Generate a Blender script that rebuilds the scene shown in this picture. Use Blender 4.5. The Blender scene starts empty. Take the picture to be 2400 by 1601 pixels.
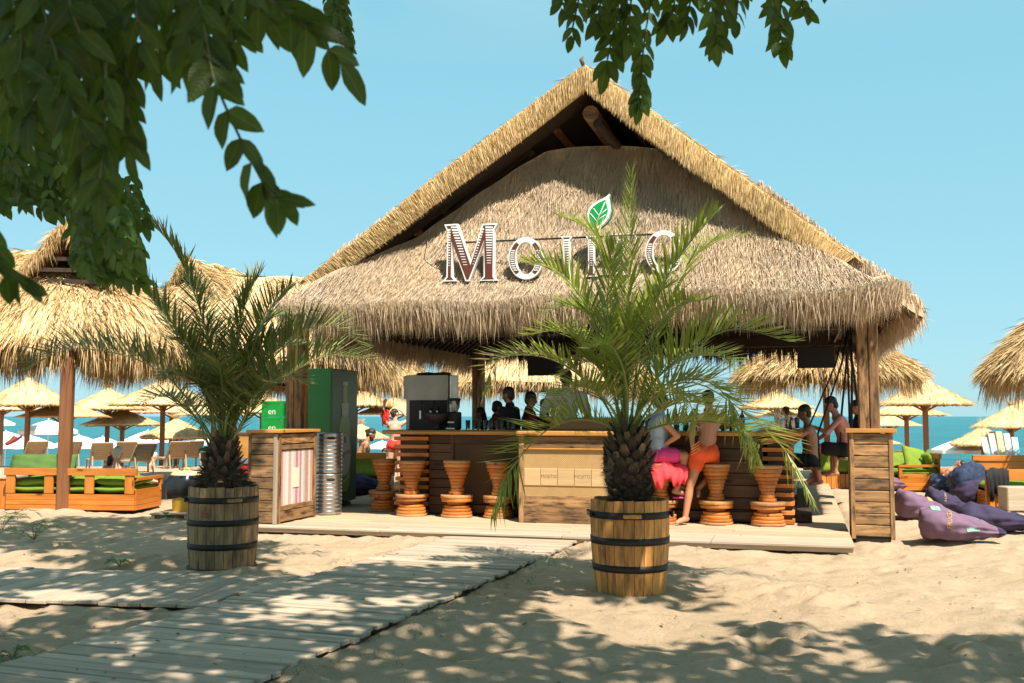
import bpy, bmesh, math, random
import numpy as np
from mathutils import Vector, Matrix, Euler, Quaternion, noise
from mathutils.geometry import tessellate_polygon
random.seed(7); RNG = np.random.default_rng(7)
R = math.radians; PI = math.pi
SC = bpy.context.scene; COL = SC.collection

# ------------------------------------------------------------ camera, sky, sun, exposure
F_PX = 2333.0; PITCH = R(4.29); CAMZ = 1.5
cam_d = bpy.data.cameras.new('camera'); cam = bpy.data.objects.new('camera', cam_d); COL.objects.link(cam)
cam_d.sensor_width = 36; cam_d.lens = 36 * F_PX / 2400; cam_d.clip_start = 0.1; cam_d.clip_end = 20000
cam.location = (0, 0, CAMZ); cam.rotation_euler = (R(90) + PITCH, 0, 0)
cam_d.dof.use_dof = True; cam_d.dof.focus_distance = 11.0; cam_d.dof.aperture_fstop = 7.1
SC.camera = cam
SUN_TO = Vector((0.32, -0.60, 1.0)).normalized()
SUN_EL = math.asin(SUN_TO.z)
world = bpy.data.worlds.new('World'); SC.world = world; world.use_nodes = True
wn = world.node_tree; bg = wn.nodes['Background']
sky = wn.nodes.new('ShaderNodeTexSky'); sky.sky_type = 'NISHITA'; sky.sun_disc = False
sky.sun_elevation = SUN_EL; sky.sun_rotation = math.atan2(SUN_TO.x, SUN_TO.y)
sky.altitude = 0; sky.air_density = 1.0; sky.dust_density = 0.35; sky.ozone_density = 1.5
# the photograph's even cyan summer sky: each channel of the physical sky is compressed and tinted, the same all round
sep = wn.nodes.new('ShaderNodeSeparateColor'); cmb = wn.nodes.new('ShaderNodeCombineColor')
wn.links.new(sky.outputs[0], sep.inputs[0])
for k, (pw, g) in enumerate(((0.33, 1.42), (0.20, 3.02), (0.22, 3.30))):
    a_ = wn.nodes.new('ShaderNodeMath'); a_.operation = 'POWER'; a_.inputs[1].default_value = pw
    b_ = wn.nodes.new('ShaderNodeMath'); b_.operation = 'MULTIPLY'; b_.inputs[1].default_value = g
    wn.links.new(sep.outputs[k], a_.inputs[0]); wn.links.new(a_.outputs[0], b_.inputs[0]); wn.links.new(b_.outputs[0], cmb.inputs[k])
# white cloud veil added overhead as neutral fill for the shade; only lowest wisps show
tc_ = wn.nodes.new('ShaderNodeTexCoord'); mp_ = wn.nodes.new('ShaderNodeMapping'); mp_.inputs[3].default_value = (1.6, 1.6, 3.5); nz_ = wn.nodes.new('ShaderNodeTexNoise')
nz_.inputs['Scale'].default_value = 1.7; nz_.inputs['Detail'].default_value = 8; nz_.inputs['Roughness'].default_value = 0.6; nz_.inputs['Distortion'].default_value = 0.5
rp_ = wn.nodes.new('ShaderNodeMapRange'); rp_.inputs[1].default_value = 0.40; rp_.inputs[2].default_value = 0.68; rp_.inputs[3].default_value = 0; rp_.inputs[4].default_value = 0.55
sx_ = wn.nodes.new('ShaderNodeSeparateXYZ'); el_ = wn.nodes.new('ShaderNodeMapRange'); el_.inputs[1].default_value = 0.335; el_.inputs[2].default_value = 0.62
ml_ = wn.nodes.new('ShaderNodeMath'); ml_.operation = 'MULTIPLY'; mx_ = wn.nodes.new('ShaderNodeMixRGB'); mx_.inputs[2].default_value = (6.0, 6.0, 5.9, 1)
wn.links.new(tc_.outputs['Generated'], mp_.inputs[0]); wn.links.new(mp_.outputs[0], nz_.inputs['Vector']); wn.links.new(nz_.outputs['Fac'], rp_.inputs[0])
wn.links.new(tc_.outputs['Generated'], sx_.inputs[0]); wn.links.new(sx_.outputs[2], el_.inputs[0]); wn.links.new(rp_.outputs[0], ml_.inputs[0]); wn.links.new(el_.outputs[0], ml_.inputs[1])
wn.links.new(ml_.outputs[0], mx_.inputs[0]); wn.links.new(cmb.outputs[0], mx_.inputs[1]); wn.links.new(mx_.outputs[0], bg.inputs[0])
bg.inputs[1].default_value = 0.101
sun_d = bpy.data.lights.new('sun', 'SUN'); sun_d.energy = 5.0; sun_d.angle = R(0.6); sun_d.color = (1.0, 0.92, 0.80)
sun = bpy.data.objects.new('sun', sun_d); COL.objects.link(sun)
sun.rotation_euler = (-SUN_TO).to_track_quat('-Z', 'Y').to_euler(); sun.location = (5, -8, 20)
SC.view_settings.view_transform = 'Standard'; SC.view_settings.look = 'None'
SC.view_settings.exposure = 0.85; SC.view_settings.gamma = 1; SC.view_settings.use_curve_mapping = False
SC.render.engine = 'CYCLES'; SC.cycles.use_denoising = True
try: SC.cycles.denoiser = 'OPENIMAGEDENOISE'
except Exception: pass
SC.cycles.max_bounces = 6; SC.cycles.diffuse_bounces = 3; SC.cycles.glossy_bounces = 3
SC.cycles.transmission_bounces = 4; SC.cycles.transparent_max_bounces = 6
SC.cycles.caustics_reflective = False; SC.cycles.caustics_refractive = False

# ------------------------------------------------------------ picture <-> place
def ray(u, v):
    dx = (u - 1200) / F_PX; dy = (800.5 - v) / F_PX
    c, s = math.cos(PITCH), math.sin(PITCH)
    return Vector((dx, c - dy * s, s + dy * c))
def pix(u, v, Y):
    d = ray(u, v); k = Y / d.y
    return Vector((d.x * k, Y, CAMZ + d.z * k))
def gnd(u, v, z=0.0):
    d = ray(u, v); k = (z - CAMZ) / d.z
    return Vector((d.x * k, d.y * k, z))
def D(u, v): return (u * 1.0208, v * 1.0208)          # coordinates read off the 2351 px wide view
def dpix(u, v, Y): return pix(u * 1.0208, v * 1.0208, Y)
def dgnd(u, v, z=0.0): return gnd(u * 1.0208, v * 1.0208, z)
def project(p):
    c, s = math.cos(PITCH), math.sin(PITCH)
    x, y, z = p[0], p[1], p[2] - CAMZ
    d = y * c + z * s; up = -y * s + z * c
    if d < 0.05: return None
    return (1200 + F_PX * x / d, 800.5 - F_PX * up / d)
HUT_A = R(-16.1); HC = Vector((0.64, 13.38, 0))
EW = Vector((math.cos(HUT_A), math.sin(HUT_A), 0)); ES = Vector((-math.sin(HUT_A), math.cos(HUT_A), 0))
def hut2w(w, s, z): return HC + EW * w + ES * s + Vector((0, 0, z))
def hray(u, v, s):
    """point of the hut plane s = const seen at picture pixel (u, v), as (w, z)"""
    d = ray(u, v); o = Vector((0, 0, CAMZ)) - HC
    k = (s - o.dot(ES)) / d.dot(ES)
    p = o + d * k
    return (p.dot(EW), p.z)
def ground_z(x, y):
    if y < 30: return 0.0
    t = min((y - 30) / 40.0, 1.0)
    return -3.4 * (t * t * (3 - 2 * t) * 0.45 + t * 0.55)

# ------------------------------------------------------------ materials
def new_mat(name):
    m = bpy.data.materials.new(name); m.use_nodes = True
    nt = m.node_tree; return m, nt, nt.nodes['Principled BSDF']
def rgba(c): return (c[0], c[1], c[2], 1)
def N(nt, t, **kw):
    n = nt.nodes.new(t)
    for k, v in kw.items(): setattr(n, k, v)
    return n
def ramp(nt, fac, stops):
    r = N(nt, 'ShaderNodeValToRGB'); nt.links.new(fac, r.inputs[0])
    el = r.color_ramp.elements
    while len(el) < len(stops): el.new(0.5)
    for e, (p, c) in zip(el, stops): e.position = p; e.color = rgba(c)
    return r.outputs[0]
def mapping(nt, scale=(1, 1, 1), rnd=True, coord='Object'):
    tc = N(nt, 'ShaderNodeTexCoord'); mp = N(nt, 'ShaderNodeMapping')
    nt.links.new(tc.outputs[coord], mp.inputs[0]); mp.inputs[3].default_value = scale
    if rnd:
        oi = N(nt, 'ShaderNodeObjectInfo'); mu = N(nt, 'ShaderNodeMath', operation='MULTIPLY')
        mu.inputs[1].default_value = 37.0; nt.links.new(oi.outputs['Random'], mu.inputs[0])
        nt.links.new(mu.outputs[0], mp.inputs[1])
    return mp.outputs[0]
def noise_tex(nt, vec, scale, detail=4, rough=0.55, dist=0.0):
    n = N(nt, 'ShaderNodeTexNoise'); n.inputs['Scale'].default_value = scale
    n.inputs['Detail'].default_value = detail; n.inputs['Roughness'].default_value = rough
    n.inputs['Distortion'].default_value = dist
    if vec: nt.links.new(vec, n.inputs['Vector'])
    return n.outputs['Fac']
def mix(nt, fac, a, b, mode='MIX'):
    m = N(nt, 'ShaderNodeMixRGB', blend_type=mode)
    if isinstance(fac, float) or isinstance(fac, int): m.inputs[0].default_value = fac
    else: nt.links.new(fac, m.inputs[0])
    for i, c in ((1, a), (2, b)):
        if isinstance(c, tuple): m.inputs[i].default_value = rgba(c)
        else: nt.links.new(c, m.inputs[i])
    return m.outputs[0]
def bump(nt, bsdf, h, strength=0.3, dist=0.01):
    b = N(nt, 'ShaderNodeBump'); b.inputs['Strength'].default_value = strength; b.inputs['Distance'].default_value = dist
    nt.links.new(h, b.inputs['Height']); nt.links.new(b.outputs[0], bsdf.inputs['Normal'])
def obj_rand(nt, lo, hi):
    oi = N(nt, 'ShaderNodeObjectInfo'); mr = N(nt, 'ShaderNodeMapRange')
    nt.links.new(oi.outputs['Random'], mr.inputs[0]); mr.inputs[3].default_value = lo; mr.inputs[4].default_value = hi
    return mr.outputs[0]
def brighten(nt, col, fac):
    h = N(nt, 'ShaderNodeHueSaturation'); nt.links.new(col, h.inputs['Color']); nt.links.new(fac, h.inputs['Value'])
    return h.outputs[0]

def wood(name, a, b, dark=None, rough=0.6, grain=26, along=1.6, var=(0.8, 1.15), bumpy=0.35, knots=True, weather=None):
    m, nt, bs = new_mat(name)
    v = mapping(nt, (along, grain, grain))
    g = noise_tex(nt, v, 1.0, 5, 0.6, 0.6)
    col = ramp(nt, g, [(0.3, b), (0.62, a)])
    if dark:
        v2 = mapping(nt, (3.0, 14, 14)); g2 = noise_tex(nt, v2, 1.3, 5, 0.65)
        msk = ramp(nt, g2, [(0.45, (0, 0, 0)), (0.68, (1, 1, 1))])
        col = mix(nt, msk, col, dark)
    if weather:
        v4 = mapping(nt, (2.0, 3.0, 3.0)); g4 = noise_tex(nt, v4, 1.8, 6, 0.7)
        col = mix(nt, ramp(nt, g4, [(0.42, (0, 0, 0)), (0.6, (1, 1, 1))]), col, weather)
    if knots:
        v3 = mapping(nt, (2.2, 7, 7)); vo = N(nt, 'ShaderNodeTexVoronoi'); nt.links.new(v3, vo.inputs['Vector'])
        vo.inputs['Scale'].default_value = 0.8
        k = ramp(nt, vo.outputs['Distance'], [(0.05, (1, 1, 1)), (0.16, (0, 0, 0))])
        col = mix(nt, k, col, tuple(c * 0.3 for c in b))
    col = brighten(nt, col, obj_rand(nt, *var))
    nt.links.new(col, bs.inputs['Base Color'])
    bs.inputs['Roughness'].default_value = rough
    bump(nt, bs, g, bumpy, 0.004)
    return m
def plain(name, c, rough=0.5, metal=0.0, var=0.12, scale=8.0, spec=None, bumpy=0.0, c2=None, rnd=None):
    m, nt, bs = new_mat(name)
    v = mapping(nt, (1, 1, 1)); g = noise_tex(nt, v, scale, 4, 0.6)
    lo = c2 if c2 else tuple(max(0, x * (1 - var)) for x in c)
    hi = tuple(min(1, x * (1 + var)) for x in c)
    col = ramp(nt, g, [(0.3, lo), (0.7, hi)])
    if rnd: col = brighten(nt, col, obj_rand(nt, *rnd))
    nt.links.new(col, bs.inputs['Base Color'])
    bs.inputs['Roughness'].default_value = rough; bs.inputs['Metallic'].default_value = metal
    if spec is not None: bs.inputs['Specular IOR Level'].default_value = spec
    if bumpy: bump(nt, bs, g, bumpy, 0.01)
    return m
def straw(name, cols, rough=0.65, trans=0.0, big=None):
    """colour differs from stalk to stalk (random per mesh island)"""
    m, nt, bs = new_mat(name)
    ge = N(nt, 'ShaderNodeNewGeometry')
    n = len(cols)
    col = ramp(nt, ge.outputs['Random Per Island'], [(i / (n - 1), c) for i, c in enumerate(cols)])
    v = mapping(nt, (1, 1, 1), rnd=False); g = noise_tex(nt, v, 1.1, 5, 0.65)
    f = N(nt, 'ShaderNodeMapRange'); nt.links.new(g, f.inputs[0]); f.inputs[1].default_value = 0.3; f.inputs[2].default_value = 0.7
    f.inputs[3].default_value = 0.78; f.inputs[4].default_value = 1.12
    col = brighten(nt, col, f.outputs[0])
    if big:
        g2 = noise_tex(nt, v, 0.6, 6, 0.7)
        col = mix(nt, ramp(nt, g2, [(0.44, (0, 0, 0)), (0.62, (0.7, 0.7, 0.7))]), col, big)
    nt.links.new(col, bs.inputs['Base Color']); bs.inputs['Roughness'].default_value = rough
    bs.inputs['Specular IOR Level'].default_value = 0.3
    return m
def leafy(name, cols, rough=0.4, trans=0.35, tcol=(0.2, 0.35, 0.03), spec=0.5):
    m, nt, bs = new_mat(name)
    ge = N(nt, 'ShaderNodeNewGeometry'); n = len(cols)
    oi = N(nt, 'ShaderNodeObjectInfo'); ad = N(nt, 'ShaderNodeMath', operation='ADD'); fr = N(nt, 'ShaderNodeMath', operation='FRACT')
    nt.links.new(ge.outputs['Random Per Island'], ad.inputs[0]); nt.links.new(oi.outputs['Random'], ad.inputs[1])
    nt.links.new(ad.outputs[0], fr.inputs[0])
    col = ramp(nt, fr.outputs[0], [(i / (n - 1), c) for i, c in enumerate(cols)])
    v = mapping(nt, (1, 1, 1), rnd=False); g = noise_tex(nt, v, 14, 3, 0.6)
    f = N(nt, 'ShaderNodeMapRange'); nt.links.new(g, f.inputs[0]); f.inputs[3].default_value = 0.75; f.inputs[4].default_value = 1.25
    col = brighten(nt, col, f.outputs[0])
    nt.links.new(col, bs.inputs['Base Color']); bs.inputs['Roughness'].default_value = rough; bs.inputs['Specular IOR Level'].default_value = spec
    tr = N(nt, 'ShaderNodeBsdfTranslucent'); tr.inputs[0].default_value = rgba(tcol)
    ms = N(nt, 'ShaderNodeMixShader'); ms.inputs[0].default_value = trans
    nt.links.new(bs.outputs[0], ms.inputs[1]); nt.links.new(tr.outputs[0], ms.inputs[2])
    nt.links.new(ms.outputs[0], nt.nodes['Material Output'].inputs[0])
    return m

M = {}
M['weathered'] = wood('weathered_grey_wood', (0.49, 0.39, 0.285), (0.35, 0.27, 0.19), rough=0.85, var=(0.82, 1.12), knots=False, bumpy=0.5)
M['deckwood'] = wood('deck_tan_wood', (0.50, 0.37, 0.24), (0.38, 0.27, 0.17), rough=0.8, var=(0.88, 1.12), knots=False)
M['oldwood'] = wood('aged_brown_wood', (0.40, 0.215, 0.085), (0.20, 0.10, 0.038), dark=(0.035, 0.022, 0.014), rough=0.7, var=(0.62, 1.25), bumpy=0.6)
M['oldwood_z'] = M['oldwood']
M['orange'] = wood('orange_varnished_pine', (0.56, 0.19, 0.028), (0.42, 0.12, 0.014), rough=0.35, var=(0.85, 1.15), grain=14)
M['orange2'] = wood('light_varnished_pine', (0.62, 0.25, 0.04), (0.50, 0.17, 0.022), rough=0.35, var=(0.85, 1.15), grain=14)
M['stool'] = wood('stool_wood', (0.60, 0.185, 0.022), (0.42, 0.11, 0.012), rough=0.45, var=(0.7, 1.2), grain=20, weather=(0.56, 0.22, 0.05))
M['stool_top'] = wood('worn_stool_wood', (0.52, 0.26, 0.10), (0.36, 0.16, 0.055), rough=0.6, var=(0.8, 1.15), grain=20)
M['honey'] = wood('honey_counter_wood', (0.56, 0.27, 0.065), (0.40, 0.17, 0.035), rough=0.4, var=(0.9, 1.1), grain=16)
M['beam'] = wood('shade_toned_beam_wood', (0.045, 0.024, 0.012), (0.022, 0.012, 0.007), rough=0.8, var=(0.8, 1.2))  # near-black colour carries the shade of the hut interior
M['barkwood'] = wood('shade_toned_bar_wood', (0.12, 0.05, 0.016), (0.055, 0.022, 0.008), rough=0.6, var=(0.6, 1.4))  # bar wood darkened to put under-roof shade into its colour
M['pole'] = wood('brown_umbrella_pole', (0.26, 0.10, 0.035), (0.18, 0.065, 0.02), rough=0.6, var=(0.85, 1.15))
M['barrel_warm'] = wood('warm_barrel_oak', (0.68, 0.32, 0.075), (0.48, 0.20, 0.04), dark=(0.20, 0.10, 0.04), rough=0.6, var=(0.72, 1.18), bumpy=0.4)
M['barrel_old'] = wood('faded_barrel_oak', (0.36, 0.22, 0.10), (0.24, 0.14, 0.06), dark=(0.12, 0.08, 0.05), rough=0.75, var=(0.75, 1.2), bumpy=0.5)
M['iron'] = plain('black_iron', (0.016, 0.015, 0.015), 0.55, 0.4, scale=30, c2=(0.03, 0.022, 0.018), bumpy=0.3)
M['steel'] = plain('brushed_steel', (0.52, 0.51, 0.49), 0.33, 0.95, scale=5, c2=(0.36, 0.35, 0.33))
M['darksteel'] = plain('dark_steel', (0.30, 0.27, 0.23), 0.4, 0.7, scale=5)
M['thatch_grey'] = straw('aged_thatch', [(0.40, 0.285, 0.18), (0.64, 0.48, 0.315), (0.53, 0.39, 0.255), (0.74, 0.57, 0.385), (0.46, 0.34, 0.225), (0.68, 0.515, 0.34)], big=(0.47, 0.38, 0.28))
M['thatch_gold'] = straw('golden_thatch', [(0.48, 0.31, 0.13), (0.72, 0.52, 0.27), (0.60, 0.40, 0.17), (0.78, 0.59, 0.34), (0.42, 0.25, 0.10), (0.68, 0.47, 0.21)])
M['thatch_verge'] = straw('verge_thatch', [(0.36, 0.22, 0.08), (0.70, 0.49, 0.23), (0.52, 0.34, 0.13), (0.78, 0.58, 0.31), (0.62, 0.41, 0.17)])
M['thatch_shade'] = straw('shaded_old_thatch', [(0.13, 0.08, 0.045), (0.22, 0.14, 0.08), (0.09, 0.055, 0.03), (0.18, 0.115, 0.065)])  # darker copy of the thatch, under-eave shade put into its colours
M['thatch_under'] = plain('thatch_underside_shade', (0.035, 0.02, 0.010), 0.9, scale=20, var=0.4)  # underside shade put into a near-black thatch colour
M['reed'] = straw('reed_canopy', [(0.60, 0.41, 0.19), (0.72, 0.53, 0.28), (0.52, 0.34, 0.15), (0.66, 0.47, 0.23)])
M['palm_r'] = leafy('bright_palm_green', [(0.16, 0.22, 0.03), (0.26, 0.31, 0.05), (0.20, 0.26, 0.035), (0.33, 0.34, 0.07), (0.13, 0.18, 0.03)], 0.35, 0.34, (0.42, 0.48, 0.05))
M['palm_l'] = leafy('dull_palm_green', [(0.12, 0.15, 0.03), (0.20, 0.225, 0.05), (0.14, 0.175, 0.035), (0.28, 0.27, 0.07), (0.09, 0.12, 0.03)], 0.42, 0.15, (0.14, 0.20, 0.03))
M['palm_dry'] = leafy('dry_palm_tips', [(0.30, 0.22, 0.10), (0.38, 0.29, 0.14), (0.24, 0.19, 0.08)], 0.6, 0.2, (0.3, 0.25, 0.1))
M['rachis'] = plain('palm_rachis', (0.22, 0.26, 0.06), 0.4, scale=6)
M['stub'] = plain('palm_trunk_fibre', (0.10, 0.065, 0.04), 0.95, scale=12, c2=(0.045, 0.03, 0.02), bumpy=0.6, rnd=(0.6, 1.5))
M['stub_light'] = plain('cut_frond_base', (0.22, 0.14, 0.08), 0.9, scale=10, c2=(0.10, 0.06, 0.035), bumpy=0.5, rnd=(0.6, 1.4))
M['leaf'] = leafy('tree_leaf', [(0.022, 0.042, 0.006), (0.034, 0.058, 0.009), (0.028, 0.050, 0.008), (0.042, 0.070, 0.010)], 0.5, 0.28, (0.07, 0.125, 0.006), spec=0.25)
def near_leaf():
    m, nt, bs = new_mat('near_tree_leaf'); tc = N(nt, 'ShaderNodeTexCoord'); sp = N(nt, 'ShaderNodeSeparateXYZ'); nt.links.new(tc.outputs['Object'], sp.inputs[0])
    def mth(op, a, b=None):
        n = N(nt, 'ShaderNodeMath', operation=op)
        for i, v in enumerate((a, b)):
            if v is None: continue
            if isinstance(v, (int, float)): n.inputs[i].default_value = v
            else: nt.links.new(v, n.inputs[i])
        return n.outputs[0]
    ay = mth('ABSOLUTE', sp.outputs[1]); w = mth('SINE', mth('MULTIPLY', mth('SUBTRACT', sp.outputs[0], mth('MULTIPLY', ay, .9)), 52.0))
    vein = mth('MAXIMUM', mth('MULTIPLY', mth('GREATER_THAN', w, .95), .10), mth('LESS_THAN', ay, .011))
    g = noise_tex(nt, mapping(nt, (1, 1, 1)), 5, 4, .6)
    col = ramp(nt, g, [(.3, (0.026, 0.052, 0.006)), (.7, (0.052, 0.085, 0.011))]); col = mix(nt, vein, col, (0.07, 0.11, 0.025)); col = brighten(nt, col, obj_rand(nt, .6, 1.7))
    nt.links.new(col, bs.inputs['Base Color']); bs.inputs['Roughness'].default_value = .42; bs.inputs['Specular IOR Level'].default_value = .3
    bump(nt, bs, mth('MULTIPLY', w, .5), .08, .02)
    tr = N(nt, 'ShaderNodeBsdfTranslucent'); nt.links.new(mix(nt, vein, (0.13, 0.20, 0.010), (.2, .28, .04)), tr.inputs[0]); ms = N(nt, 'ShaderNodeMixShader'); ms.inputs[0].default_value = .42
    nt.links.new(bs.outputs[0], ms.inputs[1]); nt.links.new(tr.outputs[0], ms.inputs[2]); nt.links.new(ms.outputs[0], nt.nodes['Material Output'].inputs[0]); return m
M['leaf_sunlit'] = leafy('sunlit_tree_leaf', [(0.045, 0.095, 0.016), (0.075, 0.14, 0.026), (0.055, 0.11, 0.02), (0.10, 0.16, 0.03)], 0.4, 0.35, (0.16, 0.27, 0.02))  # brighter copy of the tree leaf, sunlight put into its colour
M['leaf_near'] = near_leaf()
M['bark'] = plain('tree_bark', (0.14, 0.10, 0.07), 0.9, scale=9, c2=(0.07, 0.05, 0.035), bumpy=0.8)
M['twig'] = plain('twig', (0.09, 0.10, 0.035), 0.6)
M['white'] = plain('white_paint', (0.80, 0.80, 0.78), 0.5, var=0.03)
M['brown_paint'] = plain('brown_paint', (0.12, 0.032, 0.016), 0.45, var=0.08)
M['green_paint'] = plain('green_paint', (0.0, 0.32, 0.07), 0.4, var=0.06)
M['darkgreen_paint'] = plain('green_edge_paint', (0.0, 0.14, 0.05), 0.4, var=0.06)
M['canvas'] = plain('white_canvas', (0.84, 0.84, 0.83), 0.8, var=0.03)
M['beige_plastic'] = plain('beige_plastic', (0.38, 0.26, 0.15), 0.5, var=0.08)
M['cushion'] = plain('green_cushion', (0.17, 0.26, 0.014), 0.8, var=0.12, scale=5, bumpy=0.1)
M['cushion_d'] = plain('dark_green_cushion', (0.08, 0.16, 0.03), 0.8, var=0.15, scale=5, bumpy=0.1)
M['purple'] = plain('purple_fabric', (0.17, 0.098, 0.155), 0.85, var=0.15, scale=4, bumpy=0.15)
M['indigo'] = plain('dark_purple_fabric', (0.032, 0.022, 0.060), 0.85, var=0.25, scale=4, bumpy=0.15)
M['navy'] = plain('navy_print_fabric', (0.03, 0.06, 0.13), 0.85, scale=14, c2=(0.015, 0.015, 0.04), bumpy=0.1)
M['goldprint'] = plain('gold_print', (0.60, 0.36, 0.14), 0.8, var=0.1)
M['mintprint'] = plain('mint_print', (0.30, 0.48, 0.36), 0.8, scale=20, c2=(0.10, 0.18, 0.22))
M['black'] = plain('black_fabric', (0.012, 0.011, 0.012), 0.85, var=0.3)
M['blackplastic'] = plain('black_plastic', (0.018, 0.018, 0.02), 0.28, var=0.3, bumpy=0.3)
M['yellow'] = plain('yellow_plastic', (0.78, 0.40, 0.03), 0.4, var=0.06)
M['lemon'] = plain('pale_yellow_plastic', (0.80, 0.62, 0.25), 0.4, var=0.06)
M['red'] = plain('red_panel', (0.62, 0.03, 0.02), 0.35, var=0.06)
M['fridge'] = plain('green_fridge_panel', (0.0, 0.17, 0.006), 0.3, var=0.1, scale=2)
M['poster'] = plain('grey_green_poster', (0.03, 0.11, 0.012), 0.3, scale=1.5, c2=(0.015, 0.06, 0.006))
M['bottle_print'] = plain('green_bottle_print', (0.16, 0.30, 0.01), 0.3, scale=4, c2=(0.30, 0.42, 0.03))
M['label_print'] = plain('pale_label_print', (0.62, 0.64, 0.56), 0.4, var=0.08)
M['redprint'] = plain('red_print', (0.36, 0.05, 0.02), 0.4)
M['crate'] = plain('green_crate', (0.0, 0.27, 0.03), 0.4, var=0.1)
M['crate_d'] = plain('dark_green_crate', (0.0, 0.10, 0.03), 0.4, var=0.1)
M['skin'] = plain('tanned_skin', (0.52, 0.23, 0.12), 0.45, var=0.08, scale=5)
M['skin_pale'] = plain('pale_skin', (0.66, 0.38, 0.27), 0.5, var=0.08, scale=5)
M['skin_pink'] = plain('sunburnt_skin', (0.58, 0.24, 0.20), 0.5, var=0.08, scale=5)
M['skin_dark'] = plain('dark_tan_skin', (0.34, 0.15, 0.085), 0.45, var=0.08, scale=5)
M['hair'] = plain('dark_hair', (0.016, 0.011, 0.008), 0.5, scale=60, c2=(0.035, 0.024, 0.016), bumpy=0.6)
M['hair_white'] = plain('white_hair', (0.72, 0.68, 0.60), 0.7, scale=60, c2=(0.5, 0.46, 0.4), bumpy=0.6)
M['orange_cloth'] = plain('orange_swim_shorts', (0.80, 0.10, 0.018), 0.7, var=0.12, scale=6)
M['orange_lite'] = plain('pale_orange_print', (0.85, 0.34, 0.08), 0.7)
M['pink_cloth'] = plain('pink_shorts', (0.72, 0.05, 0.22), 0.75, var=0.12, scale=6)
M['redtowel'] = plain('coral_towel', (0.80, 0.05, 0.06), 0.9, scale=20, var=0.15, bumpy=0.3)
M['bluegrey'] = plain('blue_grey_cloth', (0.32, 0.42, 0.52), 0.85, var=0.1)
M['whiteshirt'] = plain('white_shirt', (0.72, 0.68, 0.66), 0.85, var=0.05)
M['teal_cloth'] = plain('teal_swimsuit', (0.02, 0.12, 0.17), 0.7)
M['red_cloth'] = plain('red_cloth', (0.70, 0.035, 0.02), 0.8)
M['darkred'] = plain('dark_red_shirt', (0.20, 0.02, 0.015), 0.85)
M['beer'] = plain('beer', (0.72, 0.30, 0.02), 0.15)
M['slatelip'] = plain('weed_green', (0.06, 0.13, 0.02), 0.6)
M['weed'] = leafy('weed_leaf', [(0.05, 0.12, 0.015), (0.08, 0.16, 0.025), (0.06, 0.14, 0.02)], 0.5, 0.3, (0.15, 0.3, 0.03))
M['twigs_dry'] = straw('dry_straw', [(0.36, 0.26, 0.13), (0.20, 0.13, 0.07), (0.50, 0.38, 0.2), (0.12, 0.08, 0.05)])
def glass_mat():
    m, nt, bs = new_mat('clear_glass'); bs.inputs['Base Color'].default_value = (0.9, 0.95, 0.95, 1)
    bs.inputs['Transmission Weight'].default_value = 0.9; bs.inputs['Roughness'].default_value = 0.05; bs.inputs['IOR'].default_value = 1.2
    return m
M['glass'] = glass_mat()
M['bottleglass'] = plain('dark_bottle_glass', (0.03, 0.05, 0.03), 0.1, var=0.3, rnd=(0.5, 3.0))
M['bottleamber'] = plain('amber_bottle_glass', (0.12, 0.04, 0.01), 0.1, var=0.3, rnd=(0.5, 2.0))

def sand_mat():
    m, nt, bs = new_mat('beach_sand')
    tc = N(nt, 'ShaderNodeTexCoord'); v = tc.outputs['Object']
    g1 = noise_tex(nt, v, 0.9, 6, 0.6); g2 = noise_tex(nt, v, 9, 6, 0.7); g3 = noise_tex(nt, v, 240, 3, 0.7)
    col = ramp(nt, g1, [(0.3, (0.50, 0.37, 0.24)), (0.7, (0.60, 0.455, 0.31))])
    col = mix(nt, ramp(nt, g2, [(0.35, (0.35, 0.35, 0.35)), (0.6, (0, 0, 0))]), col, (0.38, 0.26, 0.145))
    col = mix(nt, ramp(nt, g3, [(0.33, (0.75, 0.75, 0.75)), (0.47, (0, 0, 0))]), col, (0.26, 0.17, 0.10))
    nt.links.new(col, bs.inputs['Base Color']); bs.inputs['Roughness'].default_value = 0.95; bs.inputs['Specular IOR Level'].default_value = 0.15
    a = N(nt, 'ShaderNodeMath', operation='ADD'); mu = N(nt, 'ShaderNodeMath', operation='MULTIPLY'); mu.inputs[1].default_value = 0.14
    nt.links.new(g3, mu.inputs[0]); g4 = noise_tex(nt, v, 32, 6, 0.75)
    nt.links.new(g4, a.inputs[0]); nt.links.new(mu.outputs[0], a.inputs[1])
    bump(nt, bs, a.outputs[0], 1.0, 0.03)
    return m
M['sand'] = sand_mat()
def sea_mat():
    m, nt, bs = new_mat('sea_water')
    tc = N(nt, 'ShaderNodeTexCoord')
    mp = N(nt, 'ShaderNodeMapping'); nt.links.new(tc.outputs['Object'], mp.inputs[0]); mp.inputs[3].default_value = (0.12, 0.5, 1)
    g = noise_tex(nt, mp.outputs[0], 1.0, 8, 0.68)
    mp2 = N(nt, 'ShaderNodeMapping'); nt.links.new(tc.outputs['Object'], mp2.inputs[0]); mp2.inputs[3].default_value = (0.006, 0.035, 1)
    g2 = noise_tex(nt, mp2.outputs[0], 1.0, 5, 0.6)
    col = ramp(nt, g, [(0.38, (0.006, 0.10, 0.125)), (0.62, (0.03, 0.23, 0.25))])
    col = mix(nt, ramp(nt, g2, [(0.4, (0, 0, 0)), (0.65, (0.5, 0.5, 0.5))]), col, (0.006, 0.095, 0.145))
    nt.links.new(col, bs.inputs['Base Color']); bs.inputs['Roughness'].default_value = 0.28
    bs.inputs['IOR'].default_value = 1.33; bs.inputs['Specular IOR Level'].default_value = 0.12
    bump(nt, bs, g, 1.0, 1.2)
    return m
M['sea'] = sea_mat()
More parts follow.
